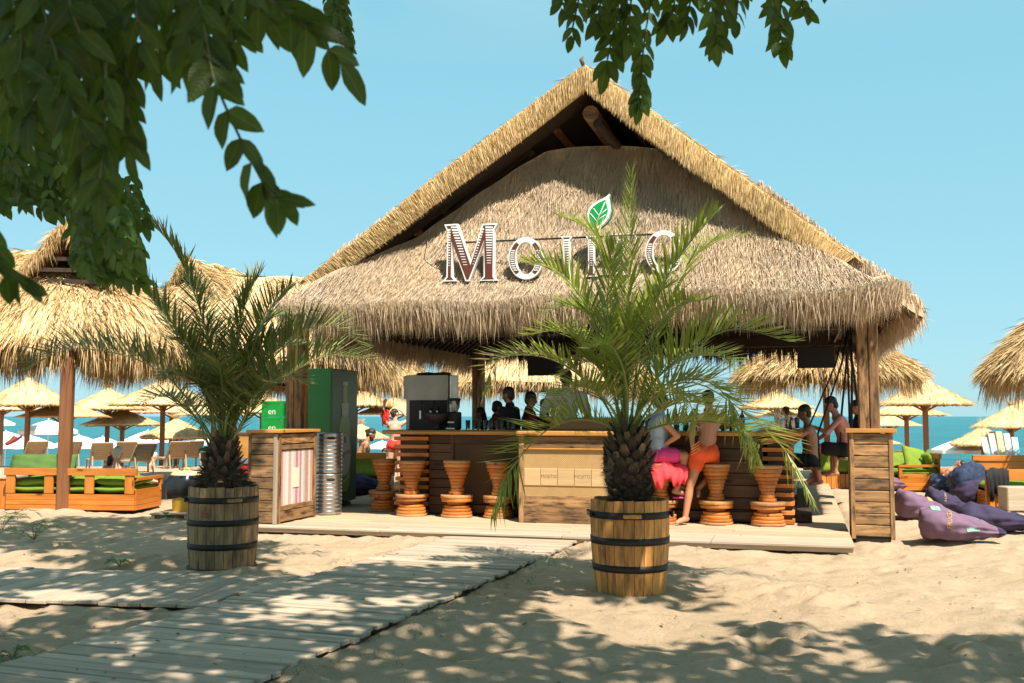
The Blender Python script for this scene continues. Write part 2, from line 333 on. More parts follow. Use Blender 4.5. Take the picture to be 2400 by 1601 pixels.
def weave_mat(name, a, b, scale=60):
    m, nt, bs = new_mat(name)
    v = mapping(nt, (1, 1, 1), rnd=False)
    ck = N(nt, 'ShaderNodeTexChecker'); ck.inputs['Scale'].default_value = scale; nt.links.new(v, ck.inputs['Vector'])
    g = noise_tex(nt, v, 90, 3, 0.7); g2 = noise_tex(nt, v, 5, 3, 0.6)
    col = mix(nt, ck.outputs['Fac'], a, b)
    col = mix(nt, g, col, tuple(c * 0.75 for c in b)); col = mix(nt, ramp(nt, g2, [(0.4, (0, 0, 0)), (0.7, (0.3, 0.3, 0.3))]), col, tuple(c * 0.6 for c in b))
    nt.links.new(col, bs.inputs['Base Color']); bs.inputs['Roughness'].default_value = 0.75
    bump(nt, bs, ck.outputs['Fac'], 0.5, 0.004)
    return m
M['weave'] = weave_mat('woven_rattan', (0.66, 0.45, 0.20), (0.46, 0.27, 0.10), 70)
M['weave_d'] = weave_mat('shade_toned_brown_rattan', (0.20, 0.11, 0.042), (0.11, 0.055, 0.02), 90)  # brown rattan darkened further, shade of the bar front in its colour
def rug_mat():
    m, nt, bs = new_mat('striped_rug')
    v = mapping(nt, (1, 1, 1), rnd=False); sp = N(nt, 'ShaderNodeSeparateXYZ'); nt.links.new(v, sp.inputs[0])
    mr = N(nt, 'ShaderNodeMapRange'); nt.links.new(sp.outputs[1], mr.inputs[0]); mr.inputs[1].default_value = 0.0; mr.inputs[2].default_value = 0.9
    r = N(nt, 'ShaderNodeValToRGB'); nt.links.new(mr.outputs[0], r.inputs[0]); r.color_ramp.interpolation = 'CONSTANT'
    st = [(0.0, (0.45, 0.14, 0.12)), (0.08, (0.62, 0.50, 0.46)), (0.16, (0.66, 0.64, 0.60)), (0.24, (0.50, 0.30, 0.26)), (0.32, (0.62, 0.60, 0.56)), (0.40, (0.42, 0.50, 0.48)),
          (0.46, (0.50, 0.06, 0.14)), (0.53, (0.64, 0.48, 0.45)), (0.58, (0.50, 0.08, 0.16)), (0.64, (0.62, 0.62, 0.58)), (0.70, (0.36, 0.48, 0.48)), (0.75, (0.42, 0.16, 0.09)), (0.86, (0.62, 0.58, 0.52)), (0.92, (0.45, 0.2, 0.14))]
    el = r.color_ramp.elements
    while len(el) < len(st): el.new(0.5)
    for e, (p, c) in zip(el, st): e.position = p; e.color = rgba(c)
    g = noise_tex(nt, v, 120, 2, 0.8)
    col = mix(nt, ramp(nt, g, [(0.4, (0, 0, 0)), (0.6, (0.55, 0.55, 0.55))]), r.outputs[0], (0.62, 0.52, 0.46))
    nt.links.new(col, bs.inputs['Base Color']); bs.inputs['Roughness'].default_value = 0.95; bump(nt, bs, g, 0.5, 0.004)
    return m
M['rug'] = rug_mat()

# ------------------------------------------------------------ mesh helpers
def tag(o, label=None, cat=None, group=None, kind=None):
    if label: o['label'] = label
    if cat: o['category'] = cat
    if group: o['group'] = group
    if kind: o['kind'] = kind
    return o
def thing(name, label, cat, loc=(0, 0, 0), rz=0.0, group=None, kind=None, scale=1.0):
    o = bpy.data.objects.new(name, None); COL.objects.link(o); o.empty_display_size = 0.1
    o.location = loc; o.rotation_euler = (0, 0, rz); o.scale = (scale,) * 3
    return tag(o, label, cat, group, kind)
def link(name, me, parent=None, mat=None):
    o = bpy.data.objects.new(name, me); COL.objects.link(o)
    if mat is not None and len(me.materials) == 0: me.materials.append(mat)
    if parent is not None: o.parent = parent
    return o
def copy_tree(o, parent=None):
    c = o.copy(); COL.objects.link(c)
    if parent is not None: c.parent = parent
    for ch in KIDS.get(o.name, []) or list(o.children):
        copy_tree(ch, c)
    return c
KIDS = {}
class MB:
    def __init__(s): s.v = []; s.f = []; s.m = []; s.mi = 0; s.smooth = []
    def add(s, vs, fs, smooth=False):
        b = len(s.v); s.v += [tuple(v) for v in vs]
        for f in fs: s.f.append(tuple(i + b for i in f)); s.m.append(s.mi); s.smooth.append(smooth)
        return s
    def box(s, c, d, rot=None, bev=0.0):
        hx, hy, hz = d[0] / 2, d[1] / 2, d[2] / 2
        mt = Matrix.Translation(c) @ (rot.to_4x4() if rot is not None else Matrix.Identity(4))
        if bev <= 0:
            vs = [mt @ Vector((x * hx, y * hy, z * hz)) for x in (-1, 1) for y in (-1, 1) for z in (-1, 1)]
            fs = [(0, 1, 3, 2), (4, 6, 7, 5), (0, 4, 5, 1), (2, 3, 7, 6), (0, 2, 6, 4), (1, 5, 7, 3)]
        else:
            vs, fs = cbox_data(hx, hy, hz, min(bev, hx * .9, hy * .9, hz * .9)); vs = [mt @ Vector(v) for v in vs]
        return s.add(vs, fs)
    def lathe(s, prof, n=24, c=(0, 0, 0), axis=None, smooth=True, capb=True, capt=True, squash=(1, 1)):
        vs = []; fs = []; q = Vector((0, 0, 1)).rotation_difference(Vector(axis).normalized()) if axis else None
        for r, z in prof:
            for i in range(n):
                a = 2 * PI * i / n; p = Vector((r * math.cos(a) * squash[0], r * math.sin(a) * squash[1], z))
                if q: p = q @ p
                vs.append(p + Vector(c))
        for j in range(len(prof) - 1):
            for i in range(n):
                k = (i + 1) % n; fs.append((j * n + i, j * n + k, (j + 1) * n + k, (j + 1) * n + i))
        s.add(vs, fs, smooth)
        b = len(s.v) - len(vs)
        if capb: s.f.append(tuple(b + i for i in reversed(range(n)))); s.m.append(s.mi); s.smooth.append(False)
        if capt: s.f.append(tuple(b + (len(prof) - 1) * n + i for i in range(n))); s.m.append(s.mi); s.smooth.append(False)
        return s
    def tube(s, pts, rad, n=8, smooth=True, cap=True, flat=1.0):
        pts = [Vector(p) for p in pts]; m = len(pts)
        if not hasattr(rad, '__len__'): rad = [rad] * m
        vs = []; fs = []; T0 = (pts[1] - pts[0]).normalized()
        up = Vector((0, 0, 1)) if abs(T0.z) < 0.9 else Vector((1, 0, 0))
        A = T0.cross(up).normalized()
        for j, p in enumerate(pts):
            T = (pts[min(j + 1, m - 1)] - pts[max(j - 1, 0)]).normalized()
            A = (A - T * A.dot(T)).normalized(); B = T.cross(A)
            for i in range(n):
                a = 2 * PI * i / n; vs.append(p + A * (rad[j] * math.cos(a)) + B * (rad[j] * flat * math.sin(a)))
        for j in range(m - 1):
            for i in range(n):
                k = (i + 1) % n; fs.append((j * n + i, j * n + k, (j + 1) * n + k, (j + 1) * n + i))
        s.add(vs, fs, smooth); b = len(s.v) - len(vs)
        if cap:
            s.f.append(tuple(b + i for i in reversed(range(n)))); s.m.append(s.mi); s.smooth.append(False)
            s.f.append(tuple(b + (m - 1) * n + i for i in range(n))); s.m.append(s.mi); s.smooth.append(False)
        return s
    def ell(s, c, r, rot=None, n=14, k=9):
        vs = []; fs = []
        for j in range(k + 1):
            ph = PI * j / k - PI / 2
            for i in range(n):
                a = 2 * PI * i / n
                p = Vector((r[0] * math.cos(ph) * math.cos(a), r[1] * math.cos(ph) * math.sin(a), r[2] * math.sin(ph)))
                if rot is not None: p = rot @ p
                vs.append(p + Vector(c))
        for j in range(k):
            for i in range(n):
                q = (i + 1) % n; fs.append((j * n + i, j * n + q, (j + 1) * n + q, (j + 1) * n + i))
        return s.add(vs, fs, True)
    def cap(s, a, b, ra, rb, n=12):
        """tapered capsule"""
        a = Vector(a); b = Vector(b); d = b - a; L = d.length
        if L < 1e-5: return s.ell(a, (ra, ra, ra))
        prof = [(0.001, -ra)] + [(ra * math.cos(t), -ra * math.sin(t)) for t in (R(60), R(30))] + [(ra, 0)] + [(rb, L)] + [(rb * math.cos(t), L + rb * math.sin(t)) for t in (R(30), R(60))] + [(0.001, L + rb)]
        return s.lathe(prof, n, a, d, True, True, True)
    def prism(s, poly, fn, d0, d1):
        """closed outline poly (2-D) extruded from depth d0 to d1; fn(x, y, d) -> point"""
        n = len(poly); vs = [fn(x, y, d0) for x, y in poly] + [fn(x, y, d1) for x, y in poly]
        tri = tessellate_polygon([[Vector((x, y, 0)) for x, y in poly]])
        fs = [tuple(t) for t in tri] + [tuple(n + i for i in reversed(t)) for t in tri]
        fs += [(i, (i + 1) % n, n + (i + 1) % n, n + i) for i in range(n)]
        return s.add(vs, fs)
    def mesh(s, name, mats=None):
        me = bpy.data.meshes.new(name); me.from_pydata(s.v, [], s.f)
        if mats:
            for m in (mats if isinstance(mats, (list, tuple)) else [mats]): me.materials.append(m)
        me.polygons.foreach_set('material_index', s.m); me.polygons.foreach_set('use_smooth', s.smooth)
        me.update(); return me
    def obj(s, name, mat, parent=None, fix=False):
        me = s.mesh(name, mat)
        if fix:
            b = bmesh.new(); b.from_mesh(me); bmesh.ops.recalc_face_normals(b, faces=b.faces); b.to_mesh(me); b.free()
        return link(name, me, parent)
def cbox_data(hx, hy, hz, b):
    vs = []; idx = {}
    for sx in (-1, 1):
        for sy in (-1, 1):
            for sz in (-1, 1):
                for ax in range(3):
                    p = [sx * hx, sy * hy, sz * hz]
                    for o in range(3):
                        if o != ax: p[o] -= (sx, sy, sz)[o] * b
                    idx[(sx, sy, sz, ax)] = len(vs); vs.append(tuple(p))
    g = lambda sx, sy, sz, ax: idx[(sx, sy, sz, ax)]
    fs = []
    for s_ in (-1, 1):
        fs.append([g(s_, -1, -1, 0), g(s_, 1, -1, 0), g(s_, 1, 1, 0), g(s_, -1, 1, 0)][::s_])
        fs.append([g(-1, s_, -1, 1), g(-1, s_, 1, 1), g(1, s_, 1, 1), g(1, s_, -1, 1)][::s_])
        fs.append([g(-1, -1, s_, 2), g(1, -1, s_, 2), g(1, 1, s_, 2), g(-1, 1, s_, 2)][::s_])
    for a in (-1, 1):
        for c in (-1, 1):
            fs.append((g(a, c, -1, 0), g(a, c, 1, 0), g(a, c, 1, 1), g(a, c, -1, 1)))
            fs.append((g(a, -1, c, 0), g(a, 1, c, 0), g(a, 1, c, 2), g(a, -1, c, 2)))
            fs.append((g(-1, a, c, 1), g(1, a, c, 1), g(1, a, c, 2), g(-1, a, c, 2)))
            for e in (-1, 1): fs.append((g(a, c, e, 0), g(a, c, e, 1), g(a, c, e, 2)))
    out = []
    for f in fs:
        p = [Vector(vs[i]) for i in f]; n = (p[1] - p[0]).cross(p[2] - p[0]); c = sum(p, Vector()) / len(p)
        out.append(tuple(f) if n.dot(c) > 0 else tuple(reversed(f)))
    return vs, out
_bc = {}
def board(name, parent, p0, p1, w, t, mat, side=None, bev=0.004, roll=0.0, pad=0.0):
    """plank from p0 to p1; local x runs along it. w is its width (along side), t its thickness"""
    p0 = Vector(p0); p1 = Vector(p1); d = p1 - p0; L = d.length + pad; X = d.normalized()
    if side is None: side = Vector((0, 0, 1)) if abs(X.z) < 0.9 else Vector((1, 0, 0))
    side = Vector(side); Y = (side - X * side.dot(X)).normalized(); Z = X.cross(Y)
    key = (round(L, 3), round(w, 4), round(t, 4), mat.name, round(bev, 4))
    me = _bc.get(key)
    if me is None:
        vs, fs = cbox_data(L / 2, w / 2, t / 2, min(bev, w * .4, t * .4))
        me = bpy.data.meshes.new(name); me.from_pydata(vs, [], fs); me.materials.append(mat); _bc[key] = me
    o = bpy.data.objects.new(name, me); COL.objects.link(o)
    rot = Matrix((X, Y, Z)).transposed()
    if roll: rot = rot @ Matrix.Rotation(roll, 3, 'X')
    o.matrix_basis = Matrix.Translation((p0 + p1) / 2) @ rot.to_4x4()
    if parent is not None: o.parent = parent
    return o
def tri_mesh(name, V, F, mats=None, mi=None, smooth=False):
    V = np.asarray(V, dtype=np.float32).reshape(-1, 3); F = np.asarray(F, dtype=np.int32).reshape(-1, 3)
    me = bpy.data.meshes.new(name); me.vertices.add(len(V)); me.vertices.foreach_set('co', V.ravel())
    me.loops.add(F.size); me.loops.foreach_set('vertex_index', F.ravel())
    me.polygons.add(len(F)); me.polygons.foreach_set('loop_start', np.arange(0, F.size, 3, dtype=np.int32))
    if smooth: me.polygons.foreach_set('use_smooth', np.ones(len(F), dtype=bool))
    for m in (mats if isinstance(mats, (list, tuple)) else [mats]):
        if m: me.materials.append(m)
    if mi is not None: me.polygons.foreach_set('material_index', np.asarray(mi, dtype=np.int32))
    me.update(calc_edges=True); me.validate(); return me
def nrm(a): return a / np.maximum(np.linalg.norm(a, axis=-1, keepdims=True), 1e-9)
def blades(P, Dr, L, wid, bend=None, seed=0, mid=0.9):
    """thin two-segment stalks: P base points, Dr unit directions, L lengths, wid widths, bend vector added at the tip"""
    P = np.asarray(P, float); n = len(P); rg = np.random.default_rng(seed)
    Dr = nrm(np.asarray(Dr, float)); L = np.broadcast_to(L, (n,)).reshape(n, 1); wid = np.broadcast_to(wid, (n,)).reshape(n, 1)
    S = nrm(np.cross(Dr, rg.normal(size=(n, 3))))
    if bend is None: bend = np.zeros((n, 3))
    V = np.stack([P - S * wid / 2, P + S * wid / 2, P + Dr * L * .5 - S * wid * mid / 2 + bend * .3, P + Dr * L * .5 + S * wid * mid / 2 + bend * .3, P + Dr * L + bend], axis=1)
    b = (np.arange(n) * 5)[:, None]
    F = np.concatenate([b + np.array([[0, 1, 3]]), b + np.array([[0, 3, 2]]), b + np.array([[2, 3, 4]])], axis=1).reshape(-1, 3)
    return V.reshape(-1, 3), F
def grid_mesh(Pg):
    """Pg (a, b, 3) -> V, F triangles"""
    a, b = Pg.shape[:2]; i = np.arange(a * b).reshape(a, b)
    q = np.stack([i[:-1, :-1], i[1:, :-1], i[1:, 1:], i[:-1, 1:]], axis=-1).reshape(-1, 4)
    return Pg.reshape(-1, 3), np.concatenate([q[:, [0, 1, 2]], q[:, [0, 2, 3]]])
def join_np(parts):
    Vs = []; Fs = []; M_ = []; o = 0
    for k, (v, f, m) in enumerate(parts):
        Vs.append(v); Fs.append(np.asarray(f) + o); M_.append(np.full(len(f), m)); o += len(v)
    return np.concatenate(Vs), np.concatenate(Fs), np.concatenate(M_)
def vnoise(x, y, s, seed=0):
    """smooth value noise on arrays"""
    rg = np.random.default_rng(seed); T = rg.random((64, 64)); x = np.asarray(x) * s + 100.3; y = np.asarray(y) * s + 57.1
    xi = np.floor(x).astype(int); yi = np.floor(y).astype(int); fx = x - xi; fy = y - yi
    fx = fx * fx * (3 - 2 * fx); fy = fy * fy * (3 - 2 * fy); g = lambda a, b: T[a % 64, b % 64]
    return (g(xi, yi) * (1 - fx) * (1 - fy) + g(xi + 1, yi) * fx * (1 - fy) + g(xi, yi + 1) * (1 - fx) * fy + g(xi + 1, yi + 1) * fx * fy)
def catmull(pts, n):
    pts = [np.array(p, float) for p in pts]; pts = [2 * pts[0] - pts[1]] + pts + [2 * pts[-1] - pts[-2]]
    k = len(pts) - 3; out = []
    for t in np.linspace(0, k - 1e-6, n):
        i = int(t); f = t - i; a, b, c, d = pts[i:i + 4]
        out.append(0.5 * ((2 * b) + (-a + c) * f + (2 * a - 5 * b + 4 * c - d) * f * f + (-a + 3 * b - 3 * c + d) * f ** 3))
    return np.array(out)
def text_mesh(name, body, size, mat, depth=0.002):
    cu = bpy.data.curves.new(name, 'FONT'); cu.body = body; cu.size = size; cu.extrude = depth; cu.align_x = 'CENTER'; cu.align_y = 'CENTER'
    cu.resolution_u = 3
    t = bpy.data.objects.new(name, cu); COL.objects.link(t); me = bpy.data.meshes.new_from_object(t)
    bpy.data.objects.remove(t); me.name = name; me.materials.clear(); me.materials.append(mat); return me
def text_obj(name, body, size, mat, parent, mtx, depth=0.002):
    o = link(name, text_mesh(name, body, size, mat, depth), parent); o.matrix_basis = mtx; return o
# ============================================================ SAND, SEA
BW_DIR = Vector((0.334, 0.943, 0)); BW_PERP = Vector((0.943, -0.334, 0)); BW_O = Vector((-2.24, 5.70, 0))   # centre line through BW_O, 1.62 m wide
SW_DIR = Vector((0.985, -0.172, 0)); SW_PERP = Vector((0.172, 0.985, 0)); SW_O = Vector((-2.75, 8.63, 0))
def axis_coords(dense0, dense1, step, lo, hi, grow=1.25, lim=14):
    a = list(np.arange(dense0, dense1, step)); s = step; x = a[0]; L = []
    while x > lo: s = min(s * grow, lim); x -= s; L.append(x)
    s = step; x = a[-1]; H = []
    while x < hi: s = min(s * grow, lim); x += s; H.append(x)
    return np.array(L[::-1] + a + H)
def path_mask(X, Y):
    """1 well inside the boardwalks and the deck, falling to 0 outside"""
    def band(o, d, p, half, a0, a1):
        u = (X - o.x) * d.x + (Y - o.y) * d.y; v = abs((X - o.x) * p.x + (Y - o.y) * p.y)
        e = np.minimum(np.minimum(half - v, u - a0), a1 - u); return np.clip((e + 0.05) / 0.12, 0, 1)
    m = band(BW_O, BW_DIR, BW_PERP, 0.81, -6, 7.3)
    m = np.maximum(m, band(SW_O, SW_DIR, SW_PERP, 0.75, -9, 0.6))
    w = (X - HC.x) * EW.x + (Y - HC.y) * EW.y; s = (X - HC.x) * ES.x + (Y - HC.y) * ES.y
    e = np.minimum(np.minimum(w + 4.4, 3.8 - w), np.minimum(s + 1.55, 10.0 - s))
    return np.maximum(m, np.clip((e + 0.05) / 0.2, 0, 1))
xs = axis_coords(-7.5, 7.5, 0.05, -420, 420, 1.09); ys = axis_coords(2.6, 16.0, 0.05, -60, 90, 1.05, 3)
X, Y = np.meshgrid(xs, ys, indexing='ij')
def sand_height(X, Y):
    h = (vnoise(X, Y, 0.55, 1) - .5) * 0.05 + (vnoise(X + .3 * Y, Y, 1.5, 2) - .5) * 0.048 + (vnoise(X - .4 * Y, Y, 3.3, 3) - .5) * 0.045 + (vnoise(X, Y, 7.5, 4) - .5) * 0.034 + (vnoise(X, Y, 14.0, 5) - .5) * 0.012
    # footprints: rounded hollows with a raised rim
    rg = np.random.default_rng(11)
    for k in range(620):
        fx, fy = rg.uniform(-7.4, 7.4), 2.8 + 13 * rg.random() ** 1.4; a = rg.uniform(0, PI); r = rg.uniform(.05, .11)
        m_ = (abs(X[:, 0] - fx) < .5); n_ = (abs(Y[0, :] - fy) < .5)
        if not m_.any() or not n_.any(): continue
        sub = np.ix_(m_, n_); dx = X[sub] - fx; dy = Y[sub] - fy
        u = (dx * math.cos(a) + dy * math.sin(a)) / (r * 1.7); v = (-dx * math.sin(a) + dy * math.cos(a)) / r; q = u * u + v * v
        h[sub] += -0.045 * np.exp(-q * 1.2) + 0.022 * np.exp(-(np.sqrt(q) - 1.55) ** 2 * 4)
    return h - 0.012
H = sand_height(X, Y); pm = path_mask(X, Y)
H = H * (1 - pm) + (-0.035) * pm
edge = np.clip(1 - abs(pm - 0.45) / 0.45, 0, 1); H += edge * (0.016 + 0.030 * vnoise(X, Y, 1.9, 6) ** 2)
wd_ = (X - HC.x) * EW.x + (Y - HC.y) * EW.y; sd_ = (X - HC.x) * ES.x + (Y - HC.y) * ES.y
H += np.exp(-((sd_ + 1.66) / .13) ** 2) * (abs(wd_ + .3) < 4.2) * (0.026 + .02 * vnoise(X, Y, 2.4, 16)) * (((X - BW_O.x) * BW_PERP.x + (Y - BW_O.y) * BW_PERP.y) ** 2 > .8)
far = np.clip((Y - 30) / 40.0, 0, 1); H = np.where(Y > 18, H * 0.6, H) - 3.4 * (far * far * (3 - 2 * far) * 0.45 + far * 0.55)
for (bx, by, br) in ((1.01, 8.75, .33), (-2.9, 10.12, .33)):
    q = np.sqrt((X - bx) ** 2 + (Y - by) ** 2); H = np.where(q < .6, H * np.clip((q - .3) / .3, 0, 1) + 0.012 * np.exp(-((q - br - .06) / .05) ** 2), H)
V_, F_ = grid_mesh(np.stack([X, Y, H], axis=-1))
def ground_h(x, y):
    i = min(max(np.searchsorted(xs, x), 1), len(xs) - 1); j = min(max(np.searchsorted(ys, y), 1), len(ys) - 1)
    return float(H[i, j])
tag(link('sand', tri_mesh('sand', V_, F_, M['sand'], smooth=True)), kind='structure')
gx = axis_coords(-60, 60, 1.5, -9000, 9000, 1.25, 900); gy = axis_coords(48, 110, 1.2, 46, 12000, 1.2, 900)
GX, GY = np.meshgrid(gx, gy, indexing='ij')
sw = np.where(GY < 220, (vnoise(GX * .25, GY, 0.35, 8) - .5) * 0.30 + (vnoise(GX * .5, GY, 1.1, 9) - .5) * .10, 0)
V_, F_ = grid_mesh(np.stack([GX, GY, -3.05 + sw], axis=-1))
tag(link('sea', tri_mesh('sea', V_, F_, M['sea'], smooth=True)), kind='structure')
# surf foam along the beach
# ============================================================ BOARDWALKS AND DECK
bw = tag(bpy.data.objects.new('boardwalk', None), kind='structure'); COL.objects.link(bw)
rr = random.Random(3); u = -3.4; k = 0
while u < 7.32:
    w = rr.choice((0.092, 0.115, 0.12, 0.14, 0.145)); c = BW_O + BW_DIR * (u + w / 2); j = rr.uniform(-0.025, 0.025)
    zt = 0.052 + rr.uniform(-.006, .006)
    board('plank', bw, c + BW_PERP * (-0.80 + j) + Vector((0, 0, zt - .014)), c + BW_PERP * (0.81 + j) + Vector((0, 0, zt - .014 + rr.uniform(-.006, .006))), w - 0.012, 0.028, M['weathered'], side=BW_DIR, bev=0.004, roll=rr.uniform(-.02, .02))
    u += w; k += 1
for v in (-.62, 0, .62):
    board('bearer', bw, BW_O + BW_DIR * -3.3 + BW_PERP * v + Vector((0, 0, -.0)), BW_O + BW_DIR * 7.2 + BW_PERP * v + Vector((0, 0, -.0)), .07, .05, M['weathered'])
sp = tag(bpy.data.objects.new('side_path', None), kind='structure'); COL.objects.link(sp)
u = -6.2
while u < 1.0:
    w = rr.choice((0.10, 0.14, 0.17, 0.185, 0.19)); c = SW_O + SW_DIR * (u + w / 2)
    # stop the planks where they meet the edge of the main boardwalk
    a0 = c - SW_PERP * .75; a1 = c + SW_PERP * .75
    def off(p): return (p - BW_O).dot(BW_PERP) + 0.835
    if off(a0) > 0 and off(a1) > 0: break
    if off(a0) > 0: t = off(a0) / (off(a0) - off(a1)); a0 = a0.lerp(a1, t)
    elif off(a1) > 0: t = off(a1) / (off(a1) - off(a0)); a1 = a1.lerp(a0, t)
    if (a1 - a0).length > .12:
        j = rr.uniform(-.02, .02); zt = 0.045 + rr.uniform(-.006, .006)
        board('plank', sp, a0 + SW_PERP * j + Vector((0, 0, zt - .014)), a1 + SW_PERP * j * .3 + Vector((0, 0, zt - .014)), w - .008, .028, M['weathered'], side=SW_DIR, roll=rr.uniform(-.02, .02))
    u += w
dk = tag(bpy.data.objects.new('deck', None), kind='structure'); COL.objects.link(dk); dk.location = HC; dk.rotation_euler = (0, 0, HUT_A)
s_ = -1.55; row = 0
while s_ < 9.6:
    w = rr.choice((.118, .125, .14)); front = s_ < -0.95
    cuts = [-4.35] + sorted([-2.1 + rr.uniform(-.8, .5), 0.3 + rr.uniform(-.6, .6), 2.0 + rr.uniform(-.4, .6)] if not front else [-1.92, 0.38, 2.1]) + [3.64]
    if s_ > 1.2: cuts = [-4.35, -1.9 + rr.uniform(-.3, .3)] if s_ < 3 else [-4.35, -2.6]
    for a, b in zip(cuts[:-1], cuts[1:]):
        zt = 0.1 + rr.uniform(-.003, .003)
        board('plank', dk, (a + .004, s_ + w / 2, zt - .014), (b - .004, s_ + w / 2, zt - .014), w - .007, .028, M['weathered'] if front else M['deckwood'], side=(0, 1, 0), roll=rr.uniform(-.012, .012))
    if s_ > 1.2:
        for a, b in ((2.7, 3.64 if s_ < 8 else 3.64),):
            board('plank', dk, (a, s_ + w / 2, .086), (b, s_ + w / 2, .086), w - .007, .028, M['deckwood'], side=(0, 1, 0))
    s_ += w; row += 1
for w0 in np.arange(-4.2, 3.6, .65):
    board('joist', dk, (w0, -1.48, .035), (w0, 9.5, .035), .06, .075, M['oldwood'])
board('front_edge', dk, (-4.35, -1.50, .052), (3.62, -1.50, .052), .062, .03, M['weathered'])

# ============================================================ THE THATCHED BAR HUT   (local x = along the front, y = into the hut)
hut = thing('bar_hut', 'large open bar hut with steep aged grey thatched gable roof on timber posts', 'hut', HC, HUT_A)
SV = -0.16          # plane of the gable verge
def sprof(z): return float(np.interp(z, [2.65, 2.84, 3.1, 3.35, 4.05, 4.8, 5.5, 6.3], [-.88, -.80, -.58, -.38, .03, .30, .50, .7]))
def apx(pts): return [hray(*D(x, y), SV) for x, y in pts]
v_up = apx([(700, 642), (840, 538), (1000, 408), (1160, 288), (1345, 150), (1500, 260), (1650, 368), (1800, 474), (1962, 592)])
v_lo = apx([(736, 654), (880, 555), (1030, 442), (1180, 332), (1345, 205), (1490, 315), (1640, 421), (1790, 529), (1932, 606)])
APEX = v_up[4]
print('verge', [tuple(round(c, 2) for c in p) for p in v_up], [tuple(round(c, 2) for c in p) for p in v_lo])
def zmain(w):       # top surface of the main roof slopes
    xs_ = [-5.0] + [p[0] for p in v_up] + [5.0]; xs_[0] = -4.3; zs_ = [2.72] + [p[1] for p in v_up] + [2.72]
    return float(np.interp(w, xs_, zs_))
WE = 4.72; WEL = 3.98
# front thatch: surface (w, t)
NW, NT = 150, 60
WF = 4.26; Wg = np.linspace(-WEL, WF, NW); G = np.zeros((NW, NT, 3))
def front_pt(w, t):
    aw = abs(w); we = WF if w > 0 else WEL; k = max(0.0, (aw - we + .9) / .9); back = .62 * (1 - math.sqrt(max(0, 1 - k * k))) if k < 1 else .62
    ze = 2.84 + 0.14 * k * k + 0.02 * math.sin(w * 1.3) + .025 * math.sin(w * 3.1 + 1)
    gp_ = (.36 if w < .4 else .36 - .24 * min(1, (w - .4) / 1.2)) * max(0., min(1., (3.7 - aw) / 1.6)); ztop = min(zmain(w * .985) - 0.16 - gp_, 5.28 - 0.12 * (w - .3) ** 2); ztop = max(ztop, ze + .25)
    z = ze + (ztop - ze) * t
    s = sprof(z) + back * (1 - .35 * t) + .05 * math.sin(w * 2.1) * t
    lump = .035 * math.sin(w * 5 + z * 3) * math.sin(z * 4.1 + w)
    return (w * (1 - .015 * t), s + lump, z)
for i, w in enumerate(Wg):
    for j in range(NT): G[i, j] = front_pt(w, j / (NT - 1))
V_, F_ = grid_mesh(G); n1 = np.zeros_like(G)
du = np.gradient(G, axis=0); dv = np.gradient(G, axis=1); nn = nrm(np.cross(du, dv)); nn *= np.sign(-nn[..., 1:2] + 1e-6)
def scatter(G, nn, n, seed, tmax=1.0):
    rg = np.random.default_rng(seed); a, b = G.shape[:2]
    ar = np.linalg.norm(np.cross(G[1:, :-1] - G[:-1, :-1], G[:-1, 1:] - G[:-1, :-1]), axis=-1).ravel(); c = np.cumsum(ar); c /= c[-1]
    q = np.searchsorted(c, rg.random(n)); i = q // (b - 1); j = q % (b - 1); fu = rg.random(n)[:, None]; fv = rg.random(n)[:, None]
    P = G[i, j] * (1 - fu) * (1 - fv) + G[i + 1, j] * fu * (1 - fv) + G[i, j + 1] * (1 - fu) * fv + G[i + 1, j + 1] * fu * fv
    dn = nrm(G[i, j] - G[i, j + 1]); return P, nn[i, j], dn, rg
P, n_, dn, rg = scatter(G, nn, 120000, 5)
jit = rg.normal(size=P.shape) * .20
Dr = nrm(dn + jit + n_ * (.07 + .10 * rg.random((len(P), 1))))
L = rg.uniform(.08, .20, len(P)); bl = blades(P + n_ * .005, Dr, L, rg.uniform(.005, .010, len(P)), bend=np.stack([0 * L, 0 * L, -L * .15], 1), seed=1)
# long shaggy fringe hanging off the front eave
def fringe(curve, n, Lr, wr, out, seed, drop=0.55, thick=.16, ragged=True):
    rg = np.random.default_rng(seed); curve = np.asarray(curve, float); m = len(curve); t = rg.random(n) * (m - 1.001); i = t.astype(int); f = (t - i)[:, None]
    P = curve[i] * (1 - f) + curve[i + 1] * f; T = nrm(curve[i + 1] - curve[i]); O = nrm(np.cross(T, np.array([0, 0, 1.]))) * out
    depth = rg.random((n, 1)); P = P - O * depth * thick * 1.3 + np.array([0, 0, 1.]) * (rg.random((n, 1)) * .12 - depth * .05 + .02)
    clump = .72 + .45 * np.sin(t * 9.7 + 3 * np.sin(t * 2.3)) * ragged + .5 * (vnoise(t * 3, t * 0, 1.7, seed) - .5) * ragged
    L = rg.uniform(*Lr, n) * np.clip(clump, .45, 1.25)
    Dr = nrm(O * .35 + np.array([0, 0, -1.]) * drop * 1.8 + rg.normal(size=(n, 3)) * .17)
    return blades(P, Dr, L, rg.uniform(*wr, n), bend=np.stack([0 * L, 0 * L, -L * .2], 1), seed=seed)
eave = G[:, 0].copy(); eave[:, 2] += .06
fr = fringe(eave, 22000, (.12, .36), (.006, .011), -1, 3)
base = (V_, F_, 0)
Va, Fa, Ma = join_np([base, (*bl, 0), (*fr, 0)])
ft = link('front_thatch', tri_mesh('front_thatch', Va, Fa, [M['thatch_grey']]), hut); tag(ft, kind='stuff')
